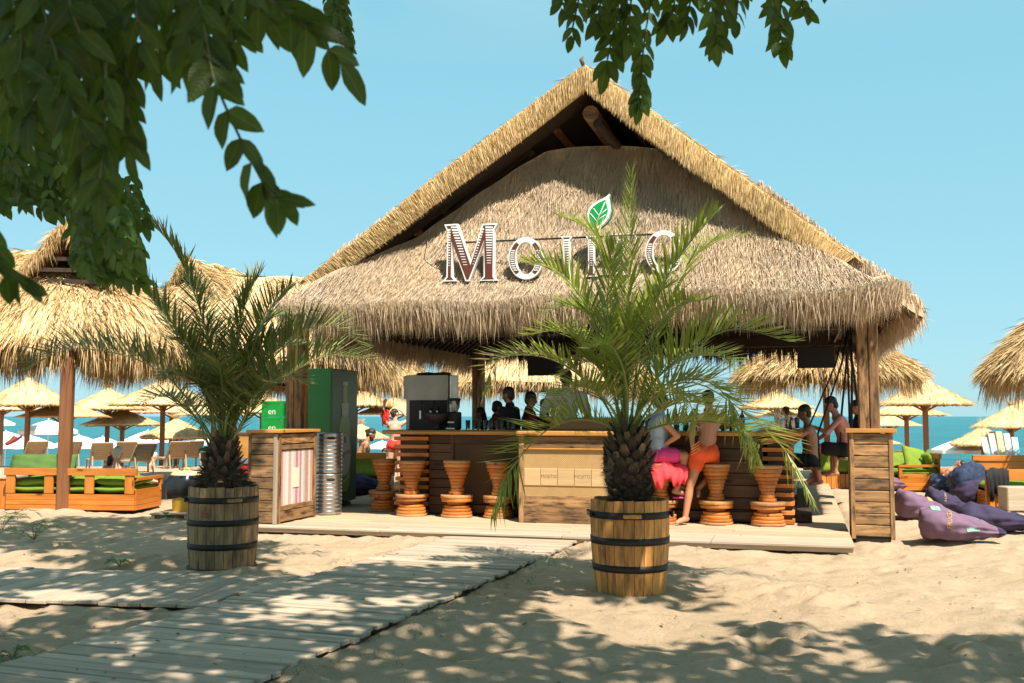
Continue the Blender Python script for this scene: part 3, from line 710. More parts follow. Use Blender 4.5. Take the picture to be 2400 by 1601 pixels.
# main slopes (thick thatch), left and right
def slope(side):
    pts = v_up[4:] if side > 0 else v_up[4::-1]
    we = WE if side > 0 else WEL; prof = [(p[0], p[1]) for p in pts] + [(4.64, 2.86) if side > 0 else (-4.35, 2.95)]
    pw = catmull([(a, b, 0) for a, b in prof], 26)[:, :2]; sv = np.linspace(0, 1, 46)
    top = np.zeros((26, 46, 3))
    for i, (w, z) in enumerate(pw):
        k = max(0, (abs(w) - we + .72) / .72); s0 = SV + .05 + .85 * k ** 1.3
        top[i, :, 0] = w; top[i, :, 1] = s0 + (9.4 - .0 * k - s0) * sv; top[i, :, 2] = z + .02 * np.sin(top[i, :, 1] * 2.2 + w * 3)
    bot = top.copy(); bot[..., 2] -= .17; bot[-1, :, 2] += .06
    n = nrm(np.cross(np.gradient(top, axis=0), np.gradient(top, axis=1))); n *= np.sign(n[..., 2:3])
    Vt, Ft = grid_mesh(top); Vb, Fb = grid_mesh(bot)
    T2 = np.transpose(top, (1, 0, 2)); n2 = np.transpose(n, (1, 0, 2))
    P, q, dn, rg = scatter(T2[:, ::-1], n2[:, ::-1], 12000, 9)
    Dr = nrm(dn + rg.normal(size=P.shape) * .25 + q * .22); Lb = rg.uniform(.12, .3, len(P)); b1 = blades(P, Dr, Lb, rg.uniform(.008, .015, len(P)), seed=2)
    # shaggy strip along the top edge behind the verge, and eave fringe
    ef = top[-1].copy(); ef[:, 2] -= .02
    f1 = fringe(ef, 9000, (.10, .30) if side > 0 else (.25, .55), (.008, .015), side, 20 + side, drop=.7, thick=.22)
    f2 = fringe(top[-13:, 0] + np.array([0, -.02, -.01]), 5000, (.08, .22), (.008, .013), side, 27 + side, drop=.8, thick=.1)
    front = top[:, 0].copy(); closing = np.stack([top[:, 0], bot[:, 0]], axis=1); Vc, Fc = grid_mesh(closing)
    rear = np.stack([top[:, -1], bot[:, -1]], axis=1); Vr, Fr = grid_mesh(rear)
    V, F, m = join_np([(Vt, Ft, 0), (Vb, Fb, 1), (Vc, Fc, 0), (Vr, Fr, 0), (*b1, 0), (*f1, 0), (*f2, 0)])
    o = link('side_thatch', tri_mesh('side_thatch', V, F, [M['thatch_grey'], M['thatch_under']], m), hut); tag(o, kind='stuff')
    return top
topR = slope(1); topL = slope(-1)
# rear eave fringe
rear = [(w, 9.35, 2.98 + .04 * math.sin(w * 3)) for w in np.linspace(-4.7, 4.7, 80)]
fb = fringe(rear, 9000, (.15, .42), (.010, .018), 1, 33, drop=.8, thick=.2)
rw = np.zeros((30, 8, 3))
for i, w in enumerate(np.linspace(-4.7, 4.7, 30)):
    for j in range(8): rw[i, j] = (w * (1 - .0 * j), 9.4 - .12 * j, 3.0 + (max(zmain(w) - .25, 3.02) - 3.0) * j / 7)
Vq, Fq = grid_mesh(rw); V, F, m = join_np([(Vq, Fq, 0), (*fb, 1)])
tag(link('rear_thatch', tri_mesh('rear_thatch', V, F, [M['thatch_under'], M['thatch_shade']], m), hut), kind='stuff')
# verge: thick light straw band along both gable edges
def verge(up, lo, seed):
    a = catmull([(x, z, 0) for x, z in up], 44)[:, :2]; b = catmull([(x, z, 0) for x, z in lo], 44)[:, :2]
    mb_ = []; pr = [(0.0, .09), (.0, -.02), (.05, -.06), (.28, -.055), (.5, -.07), (.8, -.075), (1.0, -.05), (1.03, .05), (1.0, .5)]
    Gv = np.zeros((44, len(pr), 3))
    for i in range(44):
        for j, (t, d) in enumerate(pr):
            p = a[i] + (b[i] - a[i]) * t; Gv[i, j] = (p[0], SV + d, p[1])
    Vv, Fv = grid_mesh(Gv[:, :8]); Vu, Fu = grid_mesh(Gv[:, 7:]); rg = np.random.default_rng(seed); n = 13000  # soffit split off to take the shade-dark underside colour
    i = rg.integers(0, 43, n); f = rg.random(n)[:, None]; t = rg.random((n, 1)) * .93
    pa = a[i] * (1 - f) + a[i + 1] * f; pb = b[i] * (1 - f) + b[i + 1] * f; p = pa + (pb - pa) * t; dn = nrm(pb - pa)
    P = np.stack([p[:, 0], SV - .068 - .012 * np.sin(t[:, 0] * 3) - .01 * rg.random(n), p[:, 1]], 1)
    d = np.stack([dn[:, 0] * .8, -.06 - .1 * rg.random(n), dn[:, 1] - .25], 1) + rg.normal(size=(n, 3)) * .06
    L = rg.uniform(.07, .18, n) * np.where(t[:, 0] > .8, .6, 1); b1 = blades(P, d, L, rg.uniform(.006, .011, n), seed=seed)
    # tied seam line and fine roll on top
    P2 = np.stack([pa[:, 0], SV - .02 + .14 * rg.random(n), pa[:, 1] + .01], 1)[:3000]; T = np.stack([a[i + 1, 0] - a[i, 0], 0 * f[:, 0], a[i + 1, 1] - a[i, 1]], 1)[:3000]
    b2 = blades(P2, nrm(T) + rg.normal(size=(3000, 3)) * .07, rg.uniform(.1, .25, 3000), .010, seed=seed + 1)
    V, F, m = join_np([(Vv, Fv, 0), (Vu, Fu, 1), (*b1, 0), (*b2, 0)])
    o = link('verge', tri_mesh('verge', V, F, [M['thatch_verge'], M['thatch_under']], m), hut); tag(o, kind='stuff')
    se = MB(); q = [Vector((a[k][0] + (b[k][0] - a[k][0]) * .17, SV - .072, a[k][1] + (b[k][1] - a[k][1]) * .17)) for k in range(0, 44, 2)]
    se.tube(q, .006, 5); se.obj('binding_cord', M['beam'], hut)
verge(v_up[4::-1], v_lo[4::-1], 41); verge(v_up[4:], v_lo[4:], 42)
tw = MB(); tw.tube([(APEX[0] - .02, SV - .05, APEX[1] - .02), (APEX[0] - .05, SV - .06, APEX[1] + .06), (APEX[0] - .02, SV - .07, APEX[1] + .1)], [.03, .03, .012], 6); tw.obj('ridge_tip', M['stub_light'], hut)
# ridge log, purlins, rafters
mb = MB(); mb.tube([(APEX[0] + .03, -.02, APEX[1] - .62), (APEX[0] + .03, 9.2, APEX[1] - .55)], .11, 10); mb.obj('ridge_log', M['oldwood'], hut)
mb = MB(); mb.tube([(-2.30, -.10, 4.22), (-2.25, 2.5, 4.22)], .075, 10); mb.obj('purlin', M['oldwood'], hut)
mb = MB(); mb.tube([(APEX[0] + .12, .0, APEX[1] - .75), (1.3, 2.0, 4.6)], .07, 8); mb.obj('brace', M['beam'], hut)
for sgn in (-1, 1):
    for k in range(32):
        s0 = .05 + k * .29
        we = 4.60 if sgn > 0 else 4.02; w1 = sgn * (we - .02); s1 = max(s0, .1)
        if k < 2: w1 = sgn * (we - .5 + .25 * k)
        z1 = zmain(w1) - .20; wt = sgn * 0.9 + .35; zt = zmain(wt) - .24
        board('rafter', hut, (w1, s1, z1 - .04), (wt, s1, zt), .09, .06, M['oldwood'] if sgn > 0 and k < 12 else M['beam'], side=(0, 0, 1))  # inner rafters get the shade-darkened wood, front right ones plain aged wood
    for j in range(9):   # battens, visible as ledges under the gable
        w_ = sgn * (.55 + j * .42) + .35; board('batten', hut, (w_, .0, zmain(w_) - .205), (w_, 9.0, zmain(w_) - .205), .11, .03, M['oldwood'], side=(1, 0, -sgn * .75))
# posts, pedestals, beams
PW = 3.91; PS = 8.5
for (w, s) in ((PW, 0), (-PW, 0), (PW + .5, PS), (-PW, PS)):
    p = tag(bpy.data.objects.new('post', None)); COL.objects.link(p); p.parent = hut; p.location = (w, s, 0)
    for dx in (-.062, .062):
        for dy in ((-.06, .06)):
            board('post_timber', p, (dx, dy, 0.2), (dx, dy, 3.0 if s > 1 else 3.0), .118, .118, M['oldwood'], side=(1, 0, 0), bev=.012)
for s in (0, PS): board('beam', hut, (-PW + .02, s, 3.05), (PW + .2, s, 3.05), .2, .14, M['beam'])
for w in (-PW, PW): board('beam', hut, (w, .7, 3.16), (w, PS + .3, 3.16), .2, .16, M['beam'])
board('beam_lit_edge', hut, (-PW + .1, .1, 3.035), (-PW + .1, PS, 3.035), .05, .03, M['oldwood'])  # lighter strip stands for the lit lower edge of the beam
board('beam_lit_edge', hut, (PW - .1, .1, 3.035), (PW - .1, PS, 3.035), .05, .03, M['oldwood'])
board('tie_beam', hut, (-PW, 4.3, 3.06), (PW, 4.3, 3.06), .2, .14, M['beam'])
# plank ceiling over the bar, its wood colour darkened to carry the shade
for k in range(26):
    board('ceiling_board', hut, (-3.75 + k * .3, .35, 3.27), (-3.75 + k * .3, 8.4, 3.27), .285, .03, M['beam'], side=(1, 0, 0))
# the slatted pedestal round the front right post, standing on the sand
ped = tag(bpy.data.objects.new('pedestal', None)); COL.objects.link(ped); ped.parent = hut; ped.location = (PW, 0, 0)
for k in range(9):
    z = .06 + .067 + k * .1375
    for q in range(4):
        a = q * PI / 2; c_, s2 = math.cos(a), math.sin(a); d = .225 + rr.uniform(-.004, .004)
        pa = Vector((-.205, -d, z)); pb = Vector((.205, -d, z)); rot = Matrix.Rotation(a, 3, 'Z')
        if q in (0, 1, 3): board('slat', ped, rot @ pa, rot @ pb, .128, .022, M['oldwood'], bev=.006)
for q in range(4):
    a = q * PI / 2 + PI / 4; board('corner_trim', ped, (.316 * math.cos(a), .316 * math.sin(a), .03), (.316 * math.cos(a), .316 * math.sin(a), 1.30), .05, .05, M['oldwood'], side=(1, 0, 0))
mb = MB(); mb.box((0, 0, .66), (.41, .41, 1.2)); mb.obj('core', M['beam'], ped)
mb = MB(); mb.box((0, -.02, .03), (.40, .40, .09)); mb.obj('plinth', M['iron'], ped)
board('pedestal_cap', ped, (-.29, 0, 1.325), (.29, 0, 1.325), .58, .05, M['honey'], side=(0, 1, 0))
# ============================================================ SIGN ON THE ROOF
SS = -.50
def C1(x, y): return (980 + x / 3.359, 420 + y / 3.359)
def SP(pts, s=SS): return [hray(*C1(x, y), s) for x, y in pts]
def area2(p): return sum(p[i][0] * p[(i + 1) % len(p)][1] - p[(i + 1) % len(p)][0] * p[i][1] for i in range(len(p)))
def inset(poly, d):
    n = len(poly); sg = 1 if area2(poly) > 0 else -1; out = []
    for i in range(n):
        a, b, c = Vector(poly[i - 1]), Vector(poly[i]), Vector(poly[(i + 1) % n])
        e1 = (b - a).normalized(); e2 = (c - b).normalized(); n1 = Vector((-e1.y, e1.x)) * sg; n2 = Vector((-e2.y, e2.x)) * sg
        m = n1 + n2; m = m / max(m.length_squared / 2, .35) if m.length > 1e-6 else n1
        out.append((b.x + m.x * d, b.y + m.y * d))
    return out
sign = thing('letter_sign', 'big white and brown serif letters with a green leaf on the thatched roof front', 'sign', HC, HUT_A)
def fnS(x, z, d): return (x, d, z)
def letter(poly, bars, hole=None, ins=.028, lab=None):
    if hole is None:
        mb = MB(); mb.prism(poly, fnS, SS, SS + .07); o = mb.obj('letter', M['white'], sign, fix=True)
        mb = MB(); mb.prism(inset(poly, ins), fnS, SS - .004, SS + .01); mb.obj('letter_face', M['brown_paint'], o, fix=True)
    if bars:
        mb = MB()
        for (x0, x1, y, h) in bars:
            q = SP([(x0, y - h), (x1, y - h), (x1, y + h), (x0, y + h)]); mb.prism(q, fnS, SS - .008, SS - .001)
        tag(mb.obj('stripes', M['white'], o if hole is None else hole, fix=True), kind='stuff')
    return None
def ladder(xl, xr, y0, y1, step=21, shrink=.5, pad=7, h0=6.5):
    out = []; y = y0; k = 0; n = max(1, int((y1 - y0) / step))
    while y < y1:
        t = (y - y0) / (y1 - y0); a = xl(y) + pad; b = xr(y) - pad; m = (a + b) / 2; w = (b - a) / 2 * (1 - shrink * t)
        out.append((m - w, m + w, y, h0 * (1 - .7 * t))); y += step; k += 1
    return out
lin = lambda x0, y0, x1, y1: (lambda y: x0 + (x1 - x0) * (y - y0) / (y1 - y0))
Mp = SP([(190, 805), (222, 768), (230, 410), (205, 357), (310, 350), (412, 655), (505, 352), (630, 345), (600, 395), (598, 765), (625, 798), (478, 800), (515, 765), (518, 490), (405, 803), (372, 803), (264, 490), (270, 765), (304, 803)])
bars = ladder(lin(230, 380, 224, 760), lin(262, 380, 268, 760), 400, 700, 20, .5) + ladder(lin(248, 365, 350, 700), lin(312, 365, 408, 690), 380, 690, 21, .35) + ladder(lin(505, 370, 415, 690), lin(530, 370, 440, 690), 395, 680, 21, .4, 4) + ladder(lin(524, 350, 518, 760), lin(596, 350, 598, 760), 380, 680, 20, .55)
letter(Mp, bars, ins=.022)
def ring(cx, cy, rx, ry, ix, iy, tilt=-4):
    n = 40; mb = MB(); P = {}
    for nm, (a_, b_) in dict(o=(rx, ry), i=(ix, iy)).items():
        pts = [(cx + a_ * math.cos(2 * PI * k / n), cy + b_ * math.sin(2 * PI * k / n)) for k in range(n)]; P[nm] = SP(pts)
    vs = [fnS(x, z, d) for d in (SS, SS + .07) for nm in 'oi' for x, z in P[nm]]; fs = []
    for k in range(n):
        q = (k + 1) % n; fs += [(k, q, n + q, n + k), (2 * n + k, 3 * n + k, 3 * n + q, 2 * n + q), (k, 2 * n + k, 2 * n + q, q), (n + k, n + q, 3 * n + q, 3 * n + k)]
    mb.add(vs, fs); o = mb.obj('letter', M['white'], sign, fix=True)
    for sd in (-1, 1):    # brown crescents on the thick sides
        m2 = MB(); mo = rx * .93; mi = ix * 1.10; pts = []
        th = [R(t) for t in range(-54, 58, 6)]
        out = [(cx + sd * (rx - 11) * math.cos(t), cy + (ry - 12) * math.sin(t)) for t in th]; inn = [(cx + sd * (ix + 9) * math.cos(t), cy + (iy + 4) * math.sin(t)) for t in th]
        m2.prism(SP(out + inn[::-1]), fnS, SS - .004, SS + .01); f = m2.obj('letter_face', M['brown_paint'], o, fix=True)
        b_ = []
        for y in np.arange(cy - ry * .35, cy + ry * .62, 17):
            yy = (y - cy); xo = (rx - 11) * math.sqrt(max(0, 1 - (yy / (ry - 12)) ** 2)); xi = (ix + 9) * math.sqrt(max(0, 1 - (yy / (iy + 4)) ** 2))
            a1, a2 = sorted((cx + sd * (xi + 5), cx + sd * (xo - 5)))
            if a2 - a1 > 8: b_.append((a1, a2, y, 4.2))
        letter(None, b_, hole=o)
ring(847, 622, 137, 167, 78, 128); ring(1935, 572, 147, 170, 86, 136)
Jp = SP([(1120, 450), (1215, 446), (1195, 480), (1197, 790), (1175, 850), (1125, 872), (1085, 850), (1092, 812), (1130, 822), (1147, 790), (1142, 480)]); letter(Jp, ladder(lin(1144, 470, 1148, 780), lin(1194, 470, 1196, 780), 480, 720, 20, .5), ins=.018)
Ip = SP([(1318, 448), (1405, 443), (1387, 480), (1388, 735), (1412, 765), (1316, 768), (1338, 738), (1338, 482)]); letter(Ip, ladder(lin(1340, 470, 1340, 740), lin(1386, 470, 1387, 740), 480, 690, 18, .5), ins=.018)
Tp = SP([(1462, 482), (1500, 432), (1700, 425), (1725, 480), (1685, 455), (1618, 455), (1615, 725), (1640, 752), (1538, 757), (1568, 728), (1570, 457), (1505, 458)]); letter(Tp, ladder(lin(1572, 465, 1570, 720), lin(1616, 465, 1613, 720), 478, 690, 20, .4), ins=.014)
lp = [(1510, 116), (1503, 150), (1517, 250), (1500, 310), (1470, 350), (1425, 385), (1395, 402), (1362, 392), (1340, 340), (1333, 285), (1345, 238), (1375, 203), (1420, 172), (1465, 152), (1490, 135)]
mb = MB(); mb.prism(SP(lp), fnS, SS - .03, SS + .05); lf = mb.obj('leaf', M['white'], sign, fix=True)
mb = MB(); mb.prism(inset(SP(lp[2:] ), .03), fnS, SS - .036, SS - .02); mb.obj('leaf_face', M['green_paint'], lf, fix=True)
mb = MB(); mb.prism([(x + .02, z + .0) for x, z in SP(lp)], fnS, SS + .051, SS + .075); mb.obj('leaf_edge', M['darkgreen_paint'], lf, fix=True)
mb = MB()
for a, b in (((1390, 385), (1475, 185)), ((1410, 335), (1360, 275)), ((1428, 295), (1385, 235)), ((1412, 330), (1480, 285)), ((1430, 290), (1490, 240))):
    p, q = SP([a, b]); mb.tube([(p[0], SS - .037, p[1]), (q[0], SS - .037, q[1])], .006, 4)
mb.obj('vein', M['white'], lf)
for a, b in (((215, 505), (1960, 430)), ((200, 800), (2010, 745))):
    p, q = SP([a, b], SS + .09); board('rail', sign, (p[0], SS + .09, p[1]), (q[0], SS + .09, q[1]), .022, .022, M['iron'])
for k in range(7):
    (x, z), = SP([(240 + k * 280, 620)], SS + .1); board('bracket', sign, (x, SS + .1, z - .25), (x, sprof(z) - .02, z - .25), .02, .02, M['iron'])
mb = MB(); p = [(x, SS + .02, z) for x, z in SP([(190, 720), (120, 690), (60, 650), (40, 620), (55, 560), (75, 440), (85, 400)])]; mb.tube(p, .005, 4); mb.obj('cable', M['iron'], sign)

# ============================================================ BAR COUNTER  (hut coordinates)
bar = thing('bar_counter', 'long wooden bar counter with honey coloured top and rattan front under the hut roof', 'bar counter', HC, HUT_A)
BT = 1.30; BS = .50
def planks_h(par, w0, w1, s, z0, z1, h, mat, name='plank', t=.025, jit=.0):
    z = z0; 
    while z < z1 - .02:
        hh = min(h, z1 - z); board(name, par, (w0 + rr.uniform(-jit, jit), s + rr.uniform(-.003, .003), z + hh / 2), (w1 + rr.uniform(-jit, jit), s, z + hh / 2), hh - .008, t, mat); z += hh
# core (dark) so that nothing shows between pieces
mb = MB(); mb.box((.15, BS + .33, .68), (4.9, .58, 1.16)); mb.obj('counter_core', M['beam'], bar)
mb = MB(); mb.box((2.68, 3.3, .68), (.5, 5.0, 1.16)); mb.obj('counter_core', M['beam'], bar)
# stacked log ends
def stack(w0, w1, s0, s1, nm):
    st = tag(bpy.data.objects.new('slat_stack', None)); COL.objects.link(st); st.parent = bar
    z = .105; k = 0
    while z < 1.24:
        h = .058
        if k % 2 == 0: board('slat', st, (w0 - .02 + rr.uniform(-.015, .015), s0 - .005, z + h / 2), (w1 + rr.uniform(-.01, .01), s0 - .005, z + h / 2), h - .004, .09, M['stool'])
        else: board('slat', st, (w0 + .05, s0 + .04, z + h / 2), (w1 - .04, s0 + .04, z + h / 2), h - .004, .07, M['barkwood'])
        if nm == 'R':
            board('slat', st, (w1 - .03 - .03 * (k % 2), s0 + .05, z + h / 2), (w1 - .03 - .03 * (k % 2), s0 + .55, z + h / 2), h - .004, .07, M['stool'] if k % 2 == 0 else M['barkwood'])
        else:
            board('slat', st, (w0 + .03 + .03 * (k % 2), s0 + .05, z + h / 2), (w0 + .03 + .03 * (k % 2), s0 + .55, z + h / 2), h - .004, .07, M['stool'] if k % 2 == 0 else M['barkwood'])
        z += h; k += 1
stack(-2.55, -2.05, BS, 0, 'L'); stack(2.62, 3.0, BS, 0, 'R')
planks_h(bar, -2.05, -1.72, BS + .015, .11, 1.24, .125, M['barkwood']); planks_h(bar, 2.02, 2.62, BS + .015, .11, 1.24, .16, M['barkwood'])
for a, b in ((-1.72, -.52), (1.0, 2.02)):
    planks_h(bar, a, b, BS + .01, 1.10, 1.24, .14, M['barkwood'], 'top_rail'); planks_h(bar, a, b, BS + .01, .11, .26, .15, M['barkwood'], 'bottom_rail')
    mb = MB(); mb.box(((a + b) / 2, BS + .02, .68), (b - a, .02, .84)); mb.obj('rattan_panel', M['weave_d'], bar)
    board('stile', bar, (a + .02, BS, .11), (a + .02, BS, 1.24), .05, .03, M['barkwood'])
board('counter_top', bar, (-2.72, BS + .22, BT - .03), (3.12, BS + .22, BT - .03), .82, .06, M['honey'], side=(0, 1, 0), bev=.02)
board('counter_top', bar, (2.82, BS + .64, BT - .032), (2.82, 6.0, BT - .032), .72, .055, M['honey'], side=(1, 0, 0), bev=.02)
board('foot_ledge', bar, (3.12, .7, .17), (3.12, 5.6, .17), .2, .12, M['beam'], side=(1, 0, 0))
for k in range(16):
    board('side_plank', bar, (2.96, .98 + k * .3, .12), (2.96, .98 + k * .3, 1.24), .28, .03, M['oldwood'] if k % 3 else M['barkwood'], side=(0, 1, 0))
board('foot_rail', bar, (-1.72, BS - .05, .2), (2.6, BS - .05, .2), .10, .06, M['barkwood'])
# back counter with shelves
mb = MB(); mb.box((.2, 5.7, .62), (5.2, .55, 1.05)); mb.obj('back_counter', M['beam'], bar)
board('back_counter_top', bar, (-2.5, 5.7, 1.17), (3.1, 5.7, 1.17), .7, .05, M['honey'], side=(0, 1, 0))
board('bar_floor', bar, (-2.4, 3.3, .15), (2.4, 3.3, .15), 4.2, .1, M['beam'], side=(0, 1, 0))
# projecting front box of the bar
box = thing('front_box', 'sunlit woven box front with a row of wooden squares, projecting from the bar', 'counter box', hut2w(-.51, -.22, 0), HUT_A)
BWd = 1.50
mb = MB(); mb.box((BWd / 2, .36, .68), (BWd - .06, .66, 1.14)); mb.obj('box_core', M['beam'], box)
for x in (.035, BWd - .035): board('corner_post', box, (x, 0.02, .10), (x, .02, 1.24), .07, .05, M['oldwood'], side=(1, 0, 0))
board('top_rail', box, (.07, .015, 1.155), (BWd - .07, .015, 1.155), .15, .03, M['oldwood']); board('ledge', box, (.07, .0, 1.07), (BWd - .07, .0, 1.07), .02, .03, M['honey'])
mb = MB(); mb.box((BWd / 2, .025, .70), (BWd - .14, .016, .74)); mb.obj('woven_panel', M['weave'], box)
for z, h in ((.385, .15), (.27, .12), (.16, .11)): board('bottom_board', box, (.07, .012, z - .0), (BWd - .07, .012, z), h - .006, .03, M['oldwood'])
tilem = wood('light_branded_board', (0.56, 0.38, 0.19), (0.47, 0.30, 0.14), rough=0.7, var=(0.92, 1.08), knots=False)
burn = plain('burnt_lettering', (0.26, 0.15, 0.07), 0.8)
for k in range(6):
    x = .07 + (BWd - .14) / 6 * (k + .5); w = (BWd - .14) / 6
    b_ = board('wooden_square', box, (x - w / 2 + .003, .012, .70), (x + w / 2 - .003, .012, .70), .225, .014, tilem)
    if k % 2 == 1:
        text_obj('burnt_word', 'MOJITO', .062, burn, b_, Matrix.Translation((0, 0, 0)) @ Matrix.Translation((0, .01, .0)) @ Matrix.Identity(4), .0005)
        t = b_.children[0]; t.matrix_basis = Matrix.Translation((0, .01, -.0085)) @ Matrix.Rotation(PI, 4, 'X') if b_.matrix_basis.to_3x3().col[2].y > 0 else Matrix.Translation((0, .01, .0085))
board('box_top', box, (-.03, .32, BT - .027), (BWd + .03, .32, BT - .027), .76, .065, M['honey'], side=(0, 1, 0), bev=.015)
# raised shelf block on the counter, the barman stands behind it
mb = MB(); mb.box((0, 0, .09), (1.05, .3, .175), bev=.01); o = mb.obj('wooden_riser', M['honey'], None); o.location = hut2w(.25, .72, BT + .003); o.rotation_euler.z = HUT_A
tag(o, 'low brown wooden riser block on the counter top in front of the white shirted barman', 'riser')

# ============================================================ STOOLS
DISC = [(.218, .030), (.208, .036), (.199, .040), (.178, .036), (.132, .040), (.214, .042), (.224, .040), (.112, .040), (.098, .036), (.085, .046), (.098, .034), (.108, .040), (.125, .042), (.145, .044), (.165, .044), (.182, .046), (.190, .036)]
def make_stool(label):
    t = thing('bar_stool', label, 'stool', (0, 0, 0), 0, 'turned wooden bar stools along the bar')
    z = 0.0
    for k, (r, h) in enumerate(DISC):
        dz = h * (.775 / sum(d[1] for d in DISC)); mb = MB()
        mb.lathe([(r * .985, .0015), (r, .005), (r, dz - .006), (r * .985, dz - .0015)], 32); me = mb.mesh('disc', M['stool_top'] if k in (0, 6, 16) else M['stool'])
        o = link('disc', me, t); o.location = (rr.uniform(-.004, .004), rr.uniform(-.004, .004), z); o.rotation_euler.z = rr.uniform(0, 6); z += dz
    return t
SL = [((947, 1187), 'sunlit bar stool at the left end of the bar front, beside the slatted corner'),
      ((1050, 1190), 'bar stool before the brown rattan panel, second from the left'),
      ((1145, 1192), 'disc stacked bar stool behind the drooping palm frond, left of the woven box'),
      ((1514, 1205), 'bar stool under the seated person in pink shorts, partly hidden by the palm trunk'),
      ((1640, 1207), 'bar stool that the person in orange shorts leans on'),
      ((1757, 1210), 'rightmost disc stacked bar stool, empty, before the right slatted corner of the bar'),
      ((884, 1178), 'shaded disc stacked bar stool standing back round the left corner of the bar')]
st0 = None; STOOLS = []
for (uv, lab) in SL:
    p = dgnd(*uv, .102); p.y += .21 if uv[0] != 884 else .4
    if uv[0] == 884: p.x = (884 * 1.0208 - 1200) / F_PX * p.y
    p.x = (uv[0] * 1.0208 - 1200) / F_PX * p.y
    if st0 is None: st0 = make_stool(lab); o = st0
    else: o = copy_tree(st0); o['label'] = lab
    o.location = p; o.rotation_euler = (rr.uniform(-.008, .008), rr.uniform(-.008, .008), rr.uniform(0, 6)); o.scale = (rr.uniform(.97, 1.03),) * 2 + (rr.uniform(.98, 1.02),); STOOLS.append(p)
    print('stool', [round(c, 2) for c in p], 'hut', round((p - HC).dot(EW), 2), round((p - HC).dot(ES), 2))

# ============================================================ LEFT CABINET, KEGS, FRIDGE
cab = thing('slatted_cabinet', 'weathered plank cabinet with a striped rug panel and small paper note, left of the kegs', 'cabinet', hut2w(-3.85, -1.36, 0), HUT_A)
W_, D_ = .40, 1.06
mb = MB(); mb.box((W_ / 2, D_ / 2, .70), (W_ - .04, D_ - .04, 1.17)); mb.obj('cabinet_core', M['beam'], cab)
for k in range(8):
    z = .185 + k * .1475
    board('plank', cab, (.02, 0.0, z), (W_ - .05, 0.0, z), .138, .024, M['oldwood'], bev=.005)
board('corner_trim', cab, (W_ - .025, .0, .105), (W_ - .025, 0.0, 1.27), .05, .045, M['weathered'], side=(1, 0, 0)); board('corner_trim', cab, (.0, .0, .105), (.0, 0.0, 1.27), .04, .04, M['oldwood'], side=(1, 0, 0))
X_ = W_ + .0
for y in (.045, D_ - .03): board('frame_post', cab, (X_, y, .105), (X_, y, 1.28), .06, .04, M['oldwood'], side=(0, 1, 0))
for z, h in ((1.20, .13), (1.09, .07), (.19, .14), (.30, .07)): board('frame_rail', cab, (X_ - .003, .08, z), (X_ - .003, D_ - .065, z), h - .005, .035, M['oldwood'])
mb = MB(); mb.box((0, .45, .35), (.01, .90, .72)); o = mb.obj('rug_panel', M['rug'], cab); o.location = (X_ - .006, .08, .335)
mb = MB(); mb.box((X_ + .004, .50, .68), (.006, .17, .26)); mb.obj('paper_note', plain('cream_paper', (.74, .66, .48), .9, var=.05), cab)
board('cabinet_top', cab, (-.04, D_ / 2, 1.302), (W_ + .05, D_ / 2, 1.302), D_ + .1, .04, M['honey'], side=(0, 1, 0))
def keg_profile():
    pr = [(.165, 0), (.192, .008), (.197, .02)]
    z = .03
    for k in range(9): pr += [(.197, z + .004), (.201, z + .022), (.193, z + .034), (.191, z + .044)]; z += .055
    pr += [(.197, .535), (.199, .57), (.192, .58), (.182, .582), (.180, .55), (.02, .545)]; return pr
def make_keg(lab, z):
    t = thing('beer_keg', lab, 'keg', hut2w(-3.42, .04, z), 0, 'two stacked steel kegs')
    mb = MB(); mb.lathe(keg_profile(), 36); mb.obj('keg_body', M['steel'], t)
    mb = MB(); mb.box((.07, -.188, .50), (.12, .03, .035), bev=.01); mb.obj('handle_slot', M['iron'], t)
    return t
make_keg('lower ribbed steel beer keg standing on the deck right of the cabinet', .103); make_keg('upper ribbed steel beer keg stacked between cabinet and green fridge', .103 + .585)
fr_ = thing('drinks_fridge', 'tall green drinks fridge with a beer bottle poster beside the kegs', 'fridge', hut2w(-4.5, .86, .103), HUT_A)
FH = 2.13; FX = .70
mb = MB(); mb.box((FX / 2, .45, FH / 2 + .03), (FX, .9, FH - .06), bev=.015); mb.obj('fridge_body', M['fridge'], fr_)
mb = MB(); mb.box((FX + .012, .45, FH / 2 + .03), (.022, .88, FH - .08), bev=.004); dr = mb.obj('door', M['poster'], fr_)
mb = MB(); mb.box((FX / 2, .45, .02), (FX - .1, .8, .04)); mb.obj('fridge_base', M['iron'], fr_)
fnF = lambda y, z, d: (FX + .024 + d, y, z)
def pr(name, poly, mat, d, par=dr): mb = MB(); mb.prism(poly, fnF, d, d + .002); return mb.obj(name, mat, par, fix=True)
bt = [(.40, .22), (.60, .22), (.68, .30), (.70, .42), (.70, 1.12), (.67, 1.28), (.60, 1.42), (.575, 1.5), (.575, 1.88), (.585, 1.92), (.41, 1.92), (.425, 1.88), (.425, 1.5), (.40, 1.42), (.32, 1.28), (.28, 1.12), (.28, .42), (.31, .30)]
bt = [(y - .05, z) for y, z in bt]
pr('bottle_print', bt, M['bottle_print'], .0)
pr('neck_label', [(.37 - .05, 1.60), (.63 - .05, 1.60), (.61 - .05, 1.42), (.5 - .05, 1.36), (.39 - .05, 1.42)], M['label_print'], .003)
pr('cap_print', [(.36, 1.88), (.535, 1.88), (.53, 1.94), (.365, 1.94)], M['label_print'], .003)
ov = lambda cy, cz, ry, rz, n=28: [(cy + ry * math.cos(2 * PI * k / n), cz + rz * math.sin(2 * PI * k / n)) for k in range(n)]
